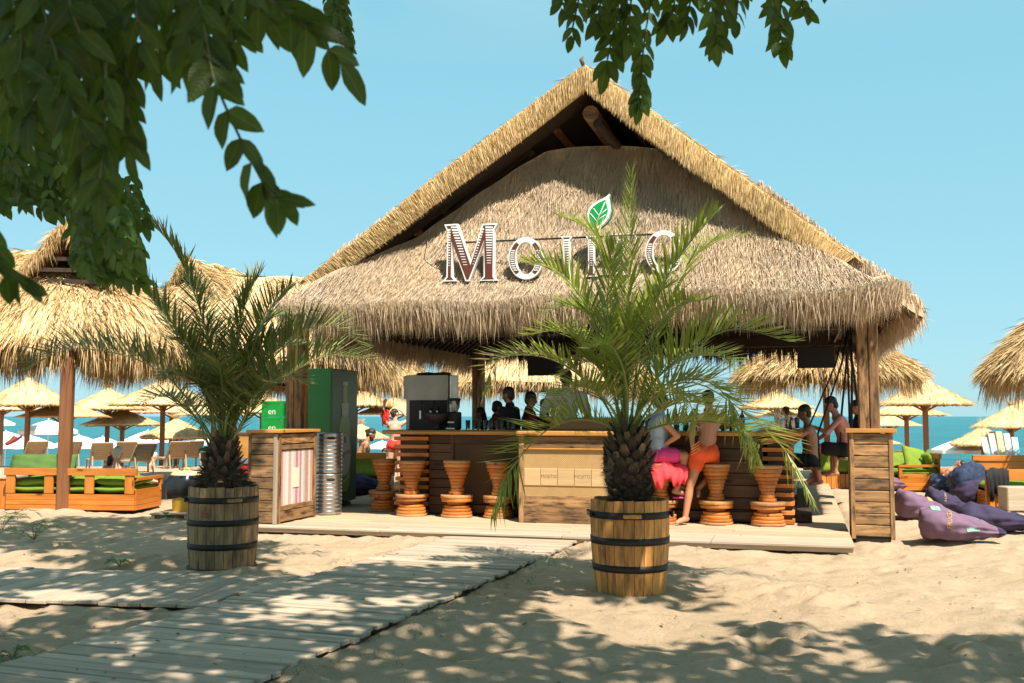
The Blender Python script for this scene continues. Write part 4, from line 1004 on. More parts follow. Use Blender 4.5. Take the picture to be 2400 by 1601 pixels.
pr('label_rim', ov(.44, .78, .235, .40), M['label_print'], .003); pr('label_rim', ov(.44, .78, .222, .385), M['bottle_print'], .006); pr('label_print', ov(.44, .80, .195, .33), M['label_print'], .009)
pr('crest_print', ov(.44, 1.03, .04, .055), M['redprint'], .012)
mt = Matrix.Translation((FX + .036, .44, .82)) @ Matrix(((0, 0, 1, 0), (1, 0, 0, 0), (0, 1, 0, 0), (0, 0, 0, 1))) @ Matrix.Rotation(R(8), 4, 'Z')
text_obj('label_word', 'Zagorka', .115, M['redprint'], dr, mt, .0006)

# ============================================================ ON THE BAR
def lathe_thing(name, lab, cat, prof, mat, loc, group=None, n=16, kind=None):
    mb = MB(); mb.lathe(prof, n); o = mb.obj(name, mat, None); o.location = loc; return tag(o, lab, cat, group, kind)
cm = thing('coffee_machine', 'tall boxy dark steel coffee machine on the left end of the bar counter', 'coffee machine', hut2w(-2.10, .80, BT + .003), HUT_A)
mb = MB(); mb.box((-.04, .05, .40), (.66, .44, .80), bev=.008); mb.obj('housing', M['darksteel'], cm)
mb = MB(); mb.box((.31, -.03, .395), (.12, .42, .785), bev=.01, rot=Matrix.Rotation(R(24), 3, 'Z')); mb.obj('side_panel', M['steel'], cm)
mb = MB(); mb.box((-.39, .06, .62), (.07, .40, .34), bev=.008); mb.obj('side_box', M['darksteel'], cm)
mb = MB(); mb.box((-.02, -.181, .22), (.58, .02, .42), bev=.004); mb.obj('lower_panel', M['iron'], cm)
for x in (-.14, .10): mb = MB(); mb.box((x, .05, .822), (.2, .3, .035), bev=.01, rot=Matrix.Rotation(R(-4), 3, 'Y')); mb.obj('lid', M['iron'], cm)
for k, x in enumerate((-.10, .06, .16)):
    t = thing('knife', ['black handled knife, left of three, in the holder before the coffee machine', 'black handled knife, middle of three, in the holder before the coffee machine', 'black handled knife, right of three, in the holder before the coffee machine'][k], 'knife', hut2w(-2.10, .80, BT) + EW * x + ES * -.28 + Vector((0, 0, .22)), HUT_A)
    mb = MB(); mb.tube([(0, 0, .06), (.03 * k + .02, 0, .2)], [.014, .019], 8); mb.obj('handle', M['iron'], t)
    mb = MB(); mb.box((-.004, 0, .0), (.025, .003, .12)); mb.obj('blade', M['steel'], t)
fb = thing('serving_bowl', 'dark wide bowl on a stand in front of the coffee machine', 'bowl', hut2w(-1.93, .50, BT + .003), HUT_A)
mb = MB(); mb.lathe([(.07, 0), (.05, .02), (.05, .09), (.13, .13), (.18, .20), (.19, .25), (.18, .25), (.16, .19), (.02, .15)], 24); mb.obj('bowl', M['iron'], fb)
gr = thing('coffee_grinder', 'coffee grinder with clear hopper next to the coffee machine', 'grinder', hut2w(-1.72, .62, BT + .003), HUT_A)
mb = MB(); mb.box((0, .02, .13), (.15, .24, .26), bev=.02); mb.obj('grinder_body', M['iron'], gr)
mb = MB(); mb.lathe([(.05, .26), (.085, .33), (.09, .42), (.085, .42), (.045, .27)], 20); mb.obj('hopper', M['glass'], gr)
mb = MB(); mb.lathe([(.092, .42), (.098, .43), (.095, .455), (.03, .46)], 20); mb.obj('hopper_lid', M['iron'], gr)
mb = MB(); mb.box((0, -.12, .11), (.10, .05, .03), bev=.006); mb.box((.0, -.11, .02), (.13, .1, .02)); mb.obj('spout', M['steel'], gr)
gp = [(.026, 0), (.030, .01), (.036, .14), (.034, .14), (.028, .012)]
for k in range(9):
    w = -1.52 + .085 * k; s = .66 + .05 * (k % 2)
    lathe_thing('drinking_glass', 'upside down tall glass in the row between grinder and riser', 'glass', gp[::1], M['glass'], hut2w(w, s, BT + .003), 'tall glasses lined up on the bar', 14)
bp = [(.034, 0), (.037, .01), (.037, .17), (.03, .205), (.014, .235), (.013, .29), (.015, .30)]
for k in range(14):
    w = .72 + .125 * k; s = .70 + .06 * (k % 2)
    o = lathe_thing('bottle', 'dark bottle standing on the bar between riser and right corner', 'bottle', bp, M['bottleglass'] if k % 3 else M['bottleamber'], hut2w(w, s, BT + .003), 'dark bottles on the bar right of the barman', 12)
for k in range(12):
    w = .35 + .14 * k
    o = lathe_thing('bottle', 'dark bottle on the back counter behind the barman', 'bottle', bp, M['bottleglass'] if k % 2 else M['bottleamber'], hut2w(w, 5.55, 1.2), 'bottles on the back counter', 12); o.scale = (1.1, 1.1, 1.15)
be = thing('beer_glass', 'half full amber beer glass on the far right counter corner', 'beer glass', dpix(1857, 972, 15.9)); be.location = hut2w(3.05, 3.0, BT + .003)
mb = MB(); mb.lathe([(.028, 0), (.03, .008), (.04, .17), (.038, .17), (.029, .012)], 16); mb.obj('glass', M['glass'], be)
mb = MB(); mb.lathe([(.027, .01), (.034, .10), (.034, .105)], 16); mb.obj('beer', M['beer'], be)
tv = thing('hanging_screen', 'black flat box hung under the roof beside the swing ropes', 'screen', hut2w(3.35, 3.2, 0), HUT_A)
mb = MB(); mb.box((0, 0, 2.42), (.56, .10, .34), bev=.01); mb.obj('screen_body', M['iron'], tv); mb = MB(); mb.box((0, .02, 2.9), (.05, .05, .66)); mb.obj('mount', M['iron'], tv)
tv = thing('dark_awning_box', 'long dark roller box mounted under the front eave by the right post', 'awning box', hut2w(3.0, .35, 0), HUT_A)
mb = MB(); mb.box((0, 0, 2.80), (1.25, .16, .38), bev=.01); mb.obj('box_body', M['beam'], tv); mb = MB(); mb.box((0, 0, 3.05), (.8, .05, .14)); mb.obj('mount', M['iron'], tv)
tv = thing('menu_screen', 'black rectangular panel hanging under the roof left of the barman', 'screen', hut2w(-1.05, 3.4, 0), HUT_A)
mb = MB(); mb.box((0, 0, 2.40), (.62, .08, .42), bev=.01); mb.obj('screen_body', M['iron'], tv); mb = MB(); mb.box((0, .02, 2.9), (.05, .05, .60)); mb.obj('mount', M['iron'], tv)

# swings
def make_swing(lab, w, s, zs, tilt=0):
    t = thing('rope_swing', lab, 'swing', hut2w(w, s, zs), HUT_A, 'rope swings on the right side of the bar')
    board('swing_seat', t, (-.02, -.27, 0), (-.02, .27, 0), .26, .045, M['oldwood'], side=(1, 0, 0))
    for (x, y) in ((-.12, -.25), (.09, -.25), (-.12, .25), (.09, .25)):
        mb = MB(); mb.tube([(x, y, .02), (x * .8, y * .8, .5), ((PW - w) * .6 + x * .4, y * .5, 1.5), (PW - w - .04 + x * .3, y * .4, 3.06 - zs)], .012, 6); mb.obj('rope', M['iron'], t)
    return t
make_swing('nearer rope swing, its plank seat under the legs of the person in dark shorts', 3.27, 2.4, .74)
make_swing('rope swing whose seat carries the sunburnt person beside the right post', 3.80, 3.6, .84)
make_swing('farther rope swing with the dark haired person in black', 4.0, 4.9, .84)
# ============================================================ BARREL PLANTERS
def make_barrel(name, lab, loc, H_, rb, rt, mat, rz, bolt_a, floor_a=None, nst=24, worn=False):
    t = thing(name, lab, 'barrel planter', loc, rz)
    rad = lambda z: rb + (rt - rb) * (z / H_) + .018 * math.sin(PI * z / H_)
    for k in range(nst):
        a0 = 2 * PI * k / nst + .006; a1 = 2 * PI * (k + 1) / nst - .006; ht = H_ + rr.uniform(-.008, .008); vs = []; fs = []
        zz = [0.0, .25 * ht, .5 * ht, .75 * ht, ht]; pj = rr.uniform(-.003, .003)
        for z in zz:
            for a, rq in ((a0, 0), ((a0 + a1) / 2, .0022), (a1, 0), (a1, -.024), (a0, -.024)):
                r = rad(z) + rq + pj; vs.append((z, r * math.cos(a) , r * math.sin(a)))
        ca, sa = math.cos((a0 + a1) / 2), math.sin((a0 + a1) / 2)
        n = 5
        for j in range(4):
            for i in range(n): q = (i + 1) % n; fs.append((j * n + i, (j + 1) * n + i, (j + 1) * n + q, j * n + q))
        fs.append(tuple(range(n))); fs.append(tuple(20 + i for i in reversed(range(n))))
        me = bpy.data.meshes.new('stave'); me.from_pydata(vs, [], fs); me.materials.append(mat)
        o = link('stave', me, t); o.rotation_euler = (0, -PI / 2, 0)   # mesh x runs up the stave
        o.matrix_basis = Matrix(((0, 1, 0, 0), (0, 0, 1, 0), (1, 0, 0, 0), (0, 0, 0, 1)))
    for (z0, z1) in ((.045 * 0 + .0, .028),) if worn else ():
        mb = MB(); mb.lathe([(rb + .03, .0), (rb + .034, .012), (rb + .02, .03)], 40, capb=False, capt=False); mb.obj('base_ring', M['iron'], t)
    for i, zc in enumerate((.29 * H_, .575 * H_, .845 * H_)):
        h = .029; mb = MB()
        mb.lathe([(rad(zc - h) - .002, zc - h), (rad(zc - h) + .006, zc - h), (rad(zc + h) + .006, zc + h), (rad(zc + h) - .002, zc + h)], 48, capb=False, capt=False); mb.obj('hoop', M['iron'], t)
    zc = .845 * H_
    for a in bolt_a:
        r = rad(zc); c, s = math.cos(a), math.sin(a); rot = Matrix.Rotation(a, 3, 'Z')
        hd = tag(bpy.data.objects.new('handle', None)); COL.objects.link(hd); hd.parent = t; hd.matrix_basis = Matrix.Translation((r * c, r * s, zc)) @ rot.to_4x4()
        mb = MB(); mb.box((.016, 0, 0), (.022, .155, .034), bev=.006); mb.obj('handle_grip', M['barrel_warm'] if not worn else M['barrel_old'], hd)
        mb = MB(); mb.box((.012, -.10, 0), (.024, .05, .05), bev=.006); mb.box((.012, .10, 0), (.024, .05, .05), bev=.006); mb.obj('bracket', M['iron'], hd)
    mb = MB(); mb.lathe([(.01, H_ - .075), (.12, H_ - .05), (rt - .03, H_ - .06), (rt - .022, H_ - .09)], 24, capb=False, capt=False); mb.obj('soil', plain('dry_potting_soil', (.20, .15, .10), .95, scale=40, c2=(.10, .07, .05), bumpy=.8) if 'soil_' not in M else M['soil_'], t)
    return t
BR = Vector((1.02, 8.72, ground_h(1.02, 8.72) - .012)); BL = Vector((-2.90, 10.10, ground_h(-2.9, 10.1) - .012))
barR = make_barrel('barrel_planter', 'warm brown oak barrel with three black hoops holding the bigger palm, right of the boardwalk', BR, .80, .295, .335, M['barrel_warm'], 0, (R(-93), R(182), R(2)))
barL = make_barrel('barrel_planter', 'faded grey brown oak barrel with painted rose, holding the left palm in dappled shade', BL, .815, .315, .335, M['barrel_old'], .05, (R(-60), R(185)), worn=True)
# painted rose on the left barrel
rose = MB(); ra = R(-104) 
for (dx, dz, r, m_) in ((0, 0, .022, 0), (-.014, .012, .014, 0), (.014, .01, .014, 0), (0, -.016, .013, 0), (-.036, -.006, .014, 1), (.036, -.012, .014, 1), (.0, -.042, .012, 1), (-.01, .042, .012, 1), (-.03, -.034, .012, 1), (.03, -.036, .012, 1)):
    rose.mi = m_; rd = .347; a = ra + dx / rd; c = Vector((rd * math.cos(a), rd * math.sin(a), .575 + dz)); nn_ = Vector((math.cos(a), math.sin(a), 0))
    t1 = Vector((-math.sin(a), math.cos(a), 0)); pts = [c + t1 * (r * math.cos(q)) + Vector((0, 0, r * math.sin(q))) + nn_ * (.002 * (1 + m_)) for q in [k * PI / 4 for k in range(8)]]
    rose.add(pts, [tuple(range(8))])
ro = rose.obj('painted_rose', [M['redprint'], M['slatelip']], barL)

# ============================================================ PALMS
def frond_mesh(pts, llen=.34, npair=64, r0=.016, seed=0, mats=None, start=.13, vee=.55, droop=.03, radial=None, dry=0.0, spread=1.0, oneside=0, lwid=.0155):
    rg = np.random.default_rng(seed); C = catmull(pts, 48); seg = np.linalg.norm(np.diff(C, axis=0), axis=1); s = np.concatenate([[0], np.cumsum(seg)]); Ltot = s[-1]
    T = nrm(np.gradient(C, axis=0)); up = np.array([0, 0, 1.]); rad = np.array([radial[0], radial[1], 0.]) if radial is not None else np.array([C[-1][0] - C[0][0], C[-1][1] - C[0][1], 0])
    rad = rad / max(np.linalg.norm(rad), 1e-6); ref = up * 1.0 - rad * .9
    Nn = nrm(ref[None] - T * (T @ ref)[:, None]); B = np.cross(T, Nn)
    # rachis
    mb = MB(); k = range(0, 48, 3); mb.tube([C[i] for i in k], [r0 * (1 - .85 * i / 47) for i in k], 5, flat=.7)
    Vr = np.array(mb.v); Fr = []
    for f in mb.f:
        for j in range(1, len(f) - 1): Fr.append((f[0], f[j], f[j + 1]))
    n = npair; u = np.linspace(start, .995, n); P = []; Dv = []; LL = []; WW = []; BN = []
    for side in (-1, 1):
        uu = np.clip(u + rg.uniform(-.004, .004, n), 0, .999); q = uu * (47); i = np.minimum(q.astype(int), 46); f = (q - i)[:, None]
        p = C[i] * (1 - f) + C[i + 1] * f; t = T[i]; nn_ = Nn[i]; b = B[i] * side
        prof = np.clip((uu - start) / .16, .25, 1) * (1 - .62 * np.clip((uu - .55) / .45, 0, 1) ** 1.6)
        ang = R(70) * (1 - uu) + R(38) * uu + rg.normal(0, .06, n); v = vee * (1 - .4 * uu) + rg.normal(0, .16, n)
        if oneside: ang = ang * (.9 if side == oneside else 1.0)
        d = t * np.cos(ang)[:, None] + (b * np.cos(v)[:, None] * spread + nn_ * np.sin(v)[:, None]) * np.sin(ang)[:, None]
        P.append(p); Dv.append(nrm(d)); L = llen * prof * rg.uniform(.86, 1.1, n); LL.append(L); WW.append(lwid * np.clip(prof, .5, 1) * rg.uniform(.85, 1.15, n))
        BN.append(np.stack([0 * L, 0 * L, -droop * L * rg.uniform(.5, 1.8, n)], 1))
    P = np.concatenate(P); Dv = np.concatenate(Dv); LL = np.concatenate(LL)[:, None]; WW = np.concatenate(WW)[:, None]; BN = np.concatenate(BN); m = len(P)
    # folded leaflet: base, two ribs, tip; a shallow V across its width
    W = nrm(np.cross(Dv, up + rg.normal(0, .25, (m, 3)))); Fd = np.cross(W, Dv)
    def at(t, w, fold): return P + Dv * LL * t + BN * t * t + W * WW * w / 2 - Fd * abs(w) * WW * .25 * fold
    Vv = np.stack([at(0, 0, 1), at(.22, -1, 1), at(.22, 0, 0), at(.22, 1, 1), at(.62, -.75, 1), at(.62, 0, 0), at(.62, .75, 1), at(1, 0, 0)], 1).reshape(-1, 3)
    q = np.array([[0, 2, 1], [0, 3, 2], [1, 2, 5], [1, 5, 4], [2, 3, 6], [2, 6, 5], [4, 5, 7], [5, 6, 7]]); Fv = ((np.arange(m) * 8)[:, None, None] + q[None]).reshape(-1, 3)
    mi = np.zeros(len(Fv), int)
    if dry > 0:
        dm = rg.random(m) < dry; mi = np.repeat(np.where(dm, 2, 0), 8)
    V = np.concatenate([Vr, Vv]); F = np.concatenate([np.array(Fr), Fv + len(Vr)]); mi = np.concatenate([np.ones(len(Fr), int), mi])
    return V, F, mi
def palm(name, lab, base, fr, leafm, Y0, seed, crown_h, llen, trunk, lw=.021):
    t = thing(name, lab, 'palm tree', base); bx = Vector(base)
    trunk(t)
    for k, spec in enumerate(fr):
        pts, dy, opt = spec; n = len(pts); W = []
        for i, (u, v) in enumerate(pts):
            f = i / (n - 1); W.append(dpix(u, v, Y0 + dy * f ** 1.2) - bx)
        o_ = dict(llen=llen, npair=60, seed=seed + k, dry=.04); o_.update(opt); o_['lwid'] = lw; o_['llen'] *= 1.2
        V, F, mi = frond_mesh(W, **o_)
        link('frond', tri_mesh('frond', V, F, [leafm, M['rachis'], M['palm_dry']], mi), t)
    return t
def trunk_R(t):
    # pineapple shaped trunk: core plus spiral of cut frond bases, fibres
    prof = [(.10, -.02), (.125, .02), (.155, .16), (.18, .30), (.18, .40), (.14, .50), (.09, .60), (.03, .66)]
    mb = MB(); mb.lathe(prof, 20); mb.obj('trunk', M['stub'], t)
    k = 0; zz = np.linspace(0.0, .62, 120); rp = lambda z: float(np.interp(z, [a[1] for a in prof], [a[0] for a in prof])); rgp = random.Random(5)
    for z in zz:
        a = k * 2.39996; k += 1; r = rp(z); L = .045 + .085 * (z / .6) ** 2 + rgp.uniform(-.02, .06); up = .25 + rgp.uniform(-.25, .35) + 1.1 * (z / .62)
        wd = .036 + .022 * math.sin(z / .62 * PI)
        p0 = Vector((r * .9, 0, z)); d = Vector((1, 0, up)).normalized(); p1 = p0 + d * L * .5; p2 = p0 + d * L + Vector((-.01, 0, .01))
        mb = MB(); mb.tube([p0, p1, p2], [wd, wd * .8, wd * .45], 6, smooth=False, flat=.45)
        o = mb.obj('frond_stub', M['stub'] if z < .4 or k % 3 else M['stub_light'], t); o.rotation_euler.z = a
    rg = np.random.default_rng(3); n = 5200; z = rg.random(n) * .6; a = rg.random(n) * 2 * PI; r = np.interp(z, [p[1] for p in prof], [p[0] for p in prof])
    P = np.stack([r * np.cos(a), r * np.sin(a), z], 1); Dd = np.stack([np.cos(a), np.sin(a), rg.normal(.1, .8, n)], 1) + rg.normal(0, .5, (n, 3)); L = rg.uniform(.03, .10, n)
    V, F = blades(P, Dd, L, .004, bend=np.stack([0 * L, 0 * L, -L * .3], 1)); tag(link('fibres', tri_mesh('fibres', V, F, M['stub']), t), kind='stuff')
def trunk_L(t):
    prof = [(.20, -.02), (.235, .03), (.22, .12), (.15, .24), (.12, .34), (.12, .44), (.06, .56)]
    mb = MB(); mb.lathe(prof, 20); mb.obj('trunk', M['stub'], t)
    k = 0; rgp = random.Random(8); rp = lambda z: float(np.interp(z, [a[1] for a in prof], [a[0] for a in prof]))
    for z in np.linspace(-.01, .46, 105):
        a = k * 2.39996; k += 1; r = rp(z); q = z / .46; L = rgp.uniform(.07, .13) * (1.0 if q < .6 else 1.15); up = -.1 + 2.4 * q ** 1.4 + rgp.uniform(-.2, .3)
        p0 = Vector((r * .88, 0, z)); d = Vector((1, 0, up)).normalized(); p1 = p0 + d * L * .5; p2 = p0 + d * L + Vector((.01, 0, .02 if q > .4 else -.015)); wd = .04
        mb = MB(); mb.tube([p0, p1, p2], [wd, wd * .85, wd * .4], 6, smooth=False, flat=.35)
        o = mb.obj('frond_stub', M['stub'] if k % 3 else M['stub_light'], t); o.rotation_euler.z = a
    rg = np.random.default_rng(4); n = 3000; z = rg.random(n) ** 1.6 * .45; a = rg.random(n) * 2 * PI; r = np.interp(z, [p[1] for p in prof], [p[0] for p in prof])
    P = np.stack([r * np.cos(a), r * np.sin(a), z], 1); Dd = np.stack([np.cos(a), np.sin(a), rg.normal(.1, .7, n)], 1) + rg.normal(0, .5, (n, 3)); L = rg.uniform(.04, .13, n)
    V, F = blades(P, Dd, L, .005, bend=np.stack([0 * L, 0 * L, -L * .4], 1)); tag(link('fibres', tri_mesh('fibres', V, F, M['stub']), t), kind='stuff')
# frond paths are read off the photograph; the second number is how far the tip leans towards (-) or away from (+) the camera
FR = [([(1440, 985), (1436, 800), (1445, 600), (1450, 395)], .35, dict(llen=.30, spread=.55, vee=.9)),
      ([(1432, 985), (1432, 800), (1410, 650), (1368, 540), (1288, 495)], .5, dict(llen=.30)),
      ([(1425, 990), (1395, 830), (1345, 700), (1280, 625), (1212, 600)], -.2, dict(llen=.36)),
      ([(1448, 985), (1470, 800), (1530, 640), (1590, 550), (1642, 490)], -.25, dict(llen=.36)),
      ([(1452, 985), (1500, 800), (1560, 640), (1625, 560), (1706, 542)], .9, dict(llen=.28)),
      ([(1455, 990), (1500, 880), (1590, 800), (1690, 755), (1812, 785)], -.3, dict(llen=.40, vee=1.0)),
      ([(1425, 995), (1370, 900), (1290, 835), (1210, 815), (1140, 830), (1108, 905)], .5, dict(llen=.30, dry=.25)),
      ([(1428, 1000), (1380, 970), (1310, 965), (1240, 1000), (1165, 1090), (1128, 1180)], -.5, dict(llen=.38, vee=.9)),
      ([(1455, 1000), (1530, 975), (1620, 968), (1700, 985), (1745, 1020)], -.9, dict(llen=.30, dry=.1)),
      ([(1452, 995), (1520, 900), (1600, 880), (1700, 940), (1800, 1030), (1868, 1150)], .3, dict(llen=.36, dry=.14)),
      ([(1452, 990), (1500, 900), (1590, 870), (1660, 900), (1715, 990), (1742, 1060)], -.5, dict(llen=.34)),
      ([(1430, 990), (1400, 880), (1340, 790), (1280, 760), (1210, 770)], .9, dict(llen=.30)),
      ([(1440, 985), (1420, 830), (1380, 740), (1310, 700), (1250, 720)], .9, dict(llen=.28)),
      ([(1440, 985), (1412, 850), (1395, 720), (1400, 620), (1415, 560)], -.9, dict(llen=.30, spread=.6, vee=.8)),
      ([(1445, 985), (1465, 860), (1500, 760), (1560, 700), (1612, 690)], -.8, dict(llen=.32)),
      ([(1440, 990), (1440, 900), (1425, 830), (1395, 790), (1350, 800)], -1.1, dict(llen=.26)),
      ([(1445, 990), (1480, 930), (1530, 900), (1580, 920), (1600, 990)], -1.0, dict(llen=.26)),
      ([(1450, 990), (1490, 890), (1560, 830), (1640, 815), (1700, 850)], .8, dict(llen=.30)),
      ([(1430, 995), (1400, 930), (1350, 890), (1300, 900), (1268, 960)], -.9, dict(llen=.26)),
      ([(1440, 990), (1440, 860), (1452, 760), (1490, 690), (1540, 650)], .2, dict(llen=.32)),
      ([(1438, 990), (1425, 860), (1400, 770), (1355, 720), (1300, 705)], .2, dict(llen=.30)),
      ([(1436, 990), (1418, 930), (1395, 860), (1350, 830), (1290, 860)], .3, dict(llen=.30)),
      ([(1450, 992), (1500, 950), (1560, 925), (1620, 930), (1660, 965)], .7, dict(llen=.28)),
      ([(1440, 990), (1434, 880), (1440, 800), (1448, 700)], -.5, dict(llen=.26, spread=.5, vee=.9))]
PR0 = dpix(1443, 1165, 8.72); PR0.z = BR.z + .74
palm('palm_tree', 'bright green feather palm with thick shaggy trunk in the warm brown barrel, before the sign', PR0, FR, M['palm_r'], 8.72, 100, .5, .34, trunk_R)
FL = [([(505, 1030), (500, 900), (470, 750), (425, 620), (375, 540), (318, 497)], -.1, dict(llen=.34)),
      ([(502, 1030), (480, 930), (440, 830), (380, 730), (330, 665), (288, 640)], -.4, dict(llen=.40)),
      ([(500, 1035), (460, 960), (390, 870), (300, 820), (180, 800), (110, 820), (62, 850)], .2, dict(llen=.40, vee=1.1, start=.22, npair=66)),
      ([(512, 1030), (530, 900), (548, 760), (570, 680), (598, 622)], .3, dict(llen=.34, spread=.7, vee=.8)),
      ([(515, 1030), (545, 920), (580, 800), (620, 710), (668, 655)], -.2, dict(llen=.38)),
      ([(517, 1035), (560, 930), (620, 830), (690, 770), (765, 750), (828, 790)], .3, dict(llen=.40, vee=1.0)),
      ([(518, 1040), (560, 970), (610, 900), (680, 850), (760, 815), (838, 825)], -.5, dict(llen=.42, vee=1.0)),
      ([(508, 1030), (500, 900), (480, 780), (450, 680), (430, 625)], .8, dict(llen=.34)),
      ([(505, 1030), (480, 920), (440, 800), (385, 720), (365, 660)], .8, dict(llen=.32)),
      ([(505, 1035), (490, 960), (488, 900), (478, 880), (465, 950), (462, 1000)], -.8, dict(llen=.26, dry=.1)),
      ([(512, 1030), (512, 930), (508, 860), (498, 820)], -.9, dict(llen=.30)),
      ([(510, 1035), (500, 960), (470, 890), (420, 860), (370, 870)], -.7, dict(llen=.30)),
      ([(515, 1035), (550, 950), (600, 880), (650, 860), (700, 880)], .7, dict(llen=.32)),
      ([(512, 1030), (535, 900), (560, 800), (600, 740), (650, 720)], .8, dict(llen=.32)),
      ([(514, 1030), (550, 930), (590, 850), (640, 800), (700, 790)], .9, dict(llen=.30)),
      ([(516, 1038), (548, 985), (580, 920), (610, 880), (640, 880)], -.9, dict(llen=.26)),
      ([(503, 1035), (470, 980), (420, 930), (370, 910), (320, 930)], .7, dict(llen=.28)),
      ([(510, 1030), (518, 920), (528, 820), (520, 740)], -.3, dict(llen=.30, spread=.6)),
      ([(508, 1030), (495, 930), (468, 850), (430, 790), (400, 780)], -.5, dict(llen=.32)),
      ([(512, 1030), (525, 950), (560, 900), (600, 930)], -.8, dict(llen=.24)),
      ([(510, 1030), (505, 880), (490, 790), (470, 730)], .4, dict(llen=.32)),
      ([(514, 1030), (540, 910), (575, 830), (625, 780), (680, 740)], .2, dict(llen=.34))]
PL0 = dpix(510, 1115, 10.10); PL0.z = BL.z + .76
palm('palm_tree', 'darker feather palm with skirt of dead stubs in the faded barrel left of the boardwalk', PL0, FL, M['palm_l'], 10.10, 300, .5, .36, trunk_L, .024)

# ============================================================ LEAFY TREES OVERHEAD
def leaf_geo(L=1.0, W=.46, fold=.16, curl=.15, n=6):
    """pointed oval leaf along +x, midrib sunk, tip curling down"""
    vs = []; fs = []
    for i in range(n + 1):
        t = i / n; w = W / 2 * math.sin(PI * t ** .8) ** .85 if 0 < t < 1 else 0; z = -curl * t * t
        vs += [(t * L, -w, z + fold * w + .02 * math.sin(i * 2.1)), (t * L, 0, z), (t * L, w * (1 + .08 * math.sin(i * 1.7)), z + fold * w * .8)]
    for i in range(n):
        a = i * 3; b = a + 3; fs += [(a, a + 1, b + 1, b), (a + 1, a + 2, b + 2, b + 1)]
    return vs, fs
leaf_me = []
for k, (w, f, c) in enumerate(((.46, .25, .15), (.50, .5, .05), (.42, .1, .28))):
    v, f_ = leaf_geo(1.0, w, f, c); me = bpy.data.meshes.new('leaf'); me.from_pydata(v, [], f_); me.materials.append(M['leaf_near']); me.polygons.foreach_set('use_smooth', [True] * len(f_)); leaf_me.append(me)
def sprig(tree, pts, Yd, lpx, seed, pairs=None, asobj=True, store=None, name='twig', term=True, down=.75):
    """hanging compound leaf along picture path pts at depth Yd, leaflets lpx (2351-px view) long"""
    rg = random.Random(seed); P = [dpix(u, v, Yd + dz * .0) for (u, v) in pts for dz in (0,)]
    P = [p + Vector((0, rg.uniform(-.02, .02) * Yd, 0)) for p in P]; C = catmull(P, 24); L = lpx * 1.0208 * Yd / F_PX
    Cv = [Vector(c) for c in C]; tl = sum((Cv[i + 1] - Cv[i]).length for i in range(23)); n = pairs or max(3, int(tl / (L * .52)))
    if asobj:
        mb = MB(); mb.tube([c - tree.location for c in Cv[::3]], .0016 * Yd ** .5 + .0004, 5); tw = mb.obj(name, M['twig'], tree)
    else: tw = None
    for k in range(n + (1 if term else 0)):
        t = (k + .6) / (n + .2) if k < n else 1.0; i = min(int(t * 23), 22); p = Cv[i].lerp(Cv[i + 1], t * 23 - i) if t < 1 else Cv[23]; T = (Cv[min(i + 1, 23)] - Cv[i]).normalized()
        for side in ((-1, 1) if k < n else (0,)):
            sd = T.cross(Vector((0, -1, 0))).normalized() * side; az = rg.uniform(-.6, .6)
            d = (T * rg.uniform(.5, .8) + sd * rg.uniform(.5, .9) + Vector((0, az * .6, 0)) + Vector((0, 0, -down * rg.uniform(.3, 1)))).normalized() if side else (T + Vector((0, 0, -.3))).normalized()
            nrm_ = Vector((rg.uniform(-.6, .6), -1, rg.uniform(-.2, .9))); Y_ = nrm_.cross(d).normalized(); Z_ = d.cross(Y_)
            sc = L * rg.uniform(.82, 1.12) * (1 if side else 1.05); mt = Matrix.Translation(p - tree.location) @ Matrix((d, Y_, Z_)).transposed().to_4x4() @ Matrix.Diagonal((sc, sc, sc, 1))
            if asobj:
                o = bpy.data.objects.new('leaf', rg.choice(leaf_me)); COL.objects.link(o); o.parent = tw; o.matrix_basis = mt
            else: store.append((mt, rg.randrange(3)))
def trunk_tree(name, lab, loc, h, limbs):
    t = thing(name, lab, 'tree', loc); mb = MB(); mb.tube([(0, 0, -.2), (.05, .02, 1.2), (-.06, .05, 2.6), (.05, .1, h)], [.24, .18, .15, .09], 12); mb.obj('trunk', M['bark'], t)
    for l in limbs: mb = MB(); mb.tube(l[0], l[1], 8); mb.obj('branch', M['bark'], t)
    return t
tA = trunk_tree('leafy_tree', 'overhanging tree whose big near compound leaves hang into the top corners', Vector((2.6, -2.2, 0)), 5.2,
    [([(0, 0, 2.6), (-1.6, .8, 4.3), (-3.4, 2.0, 5.6)], [.12, .09, .05]), ([(0, 0, 3.2), (.8, 1.5, 5.0), (1.5, 3.5, 6.6)], [.11, .08, .04]), ([(0, .1, 4.8), (-1.2, 2.2, 6.2), (-2.0, 4.6, 7.2)], [.09, .07, .03]),
     ([(-1.6, .8, 4.3), (-2.4, 2.1, 3.6), (-2.95, 3.2, 3.15)], [.06, .04, .02]), ([(.0, .2, 2.8), (-1.0, 2.4, 3.6), (-1.4, 4.2, 3.5)], [.07, .04, .02])])
nearY = 1.75
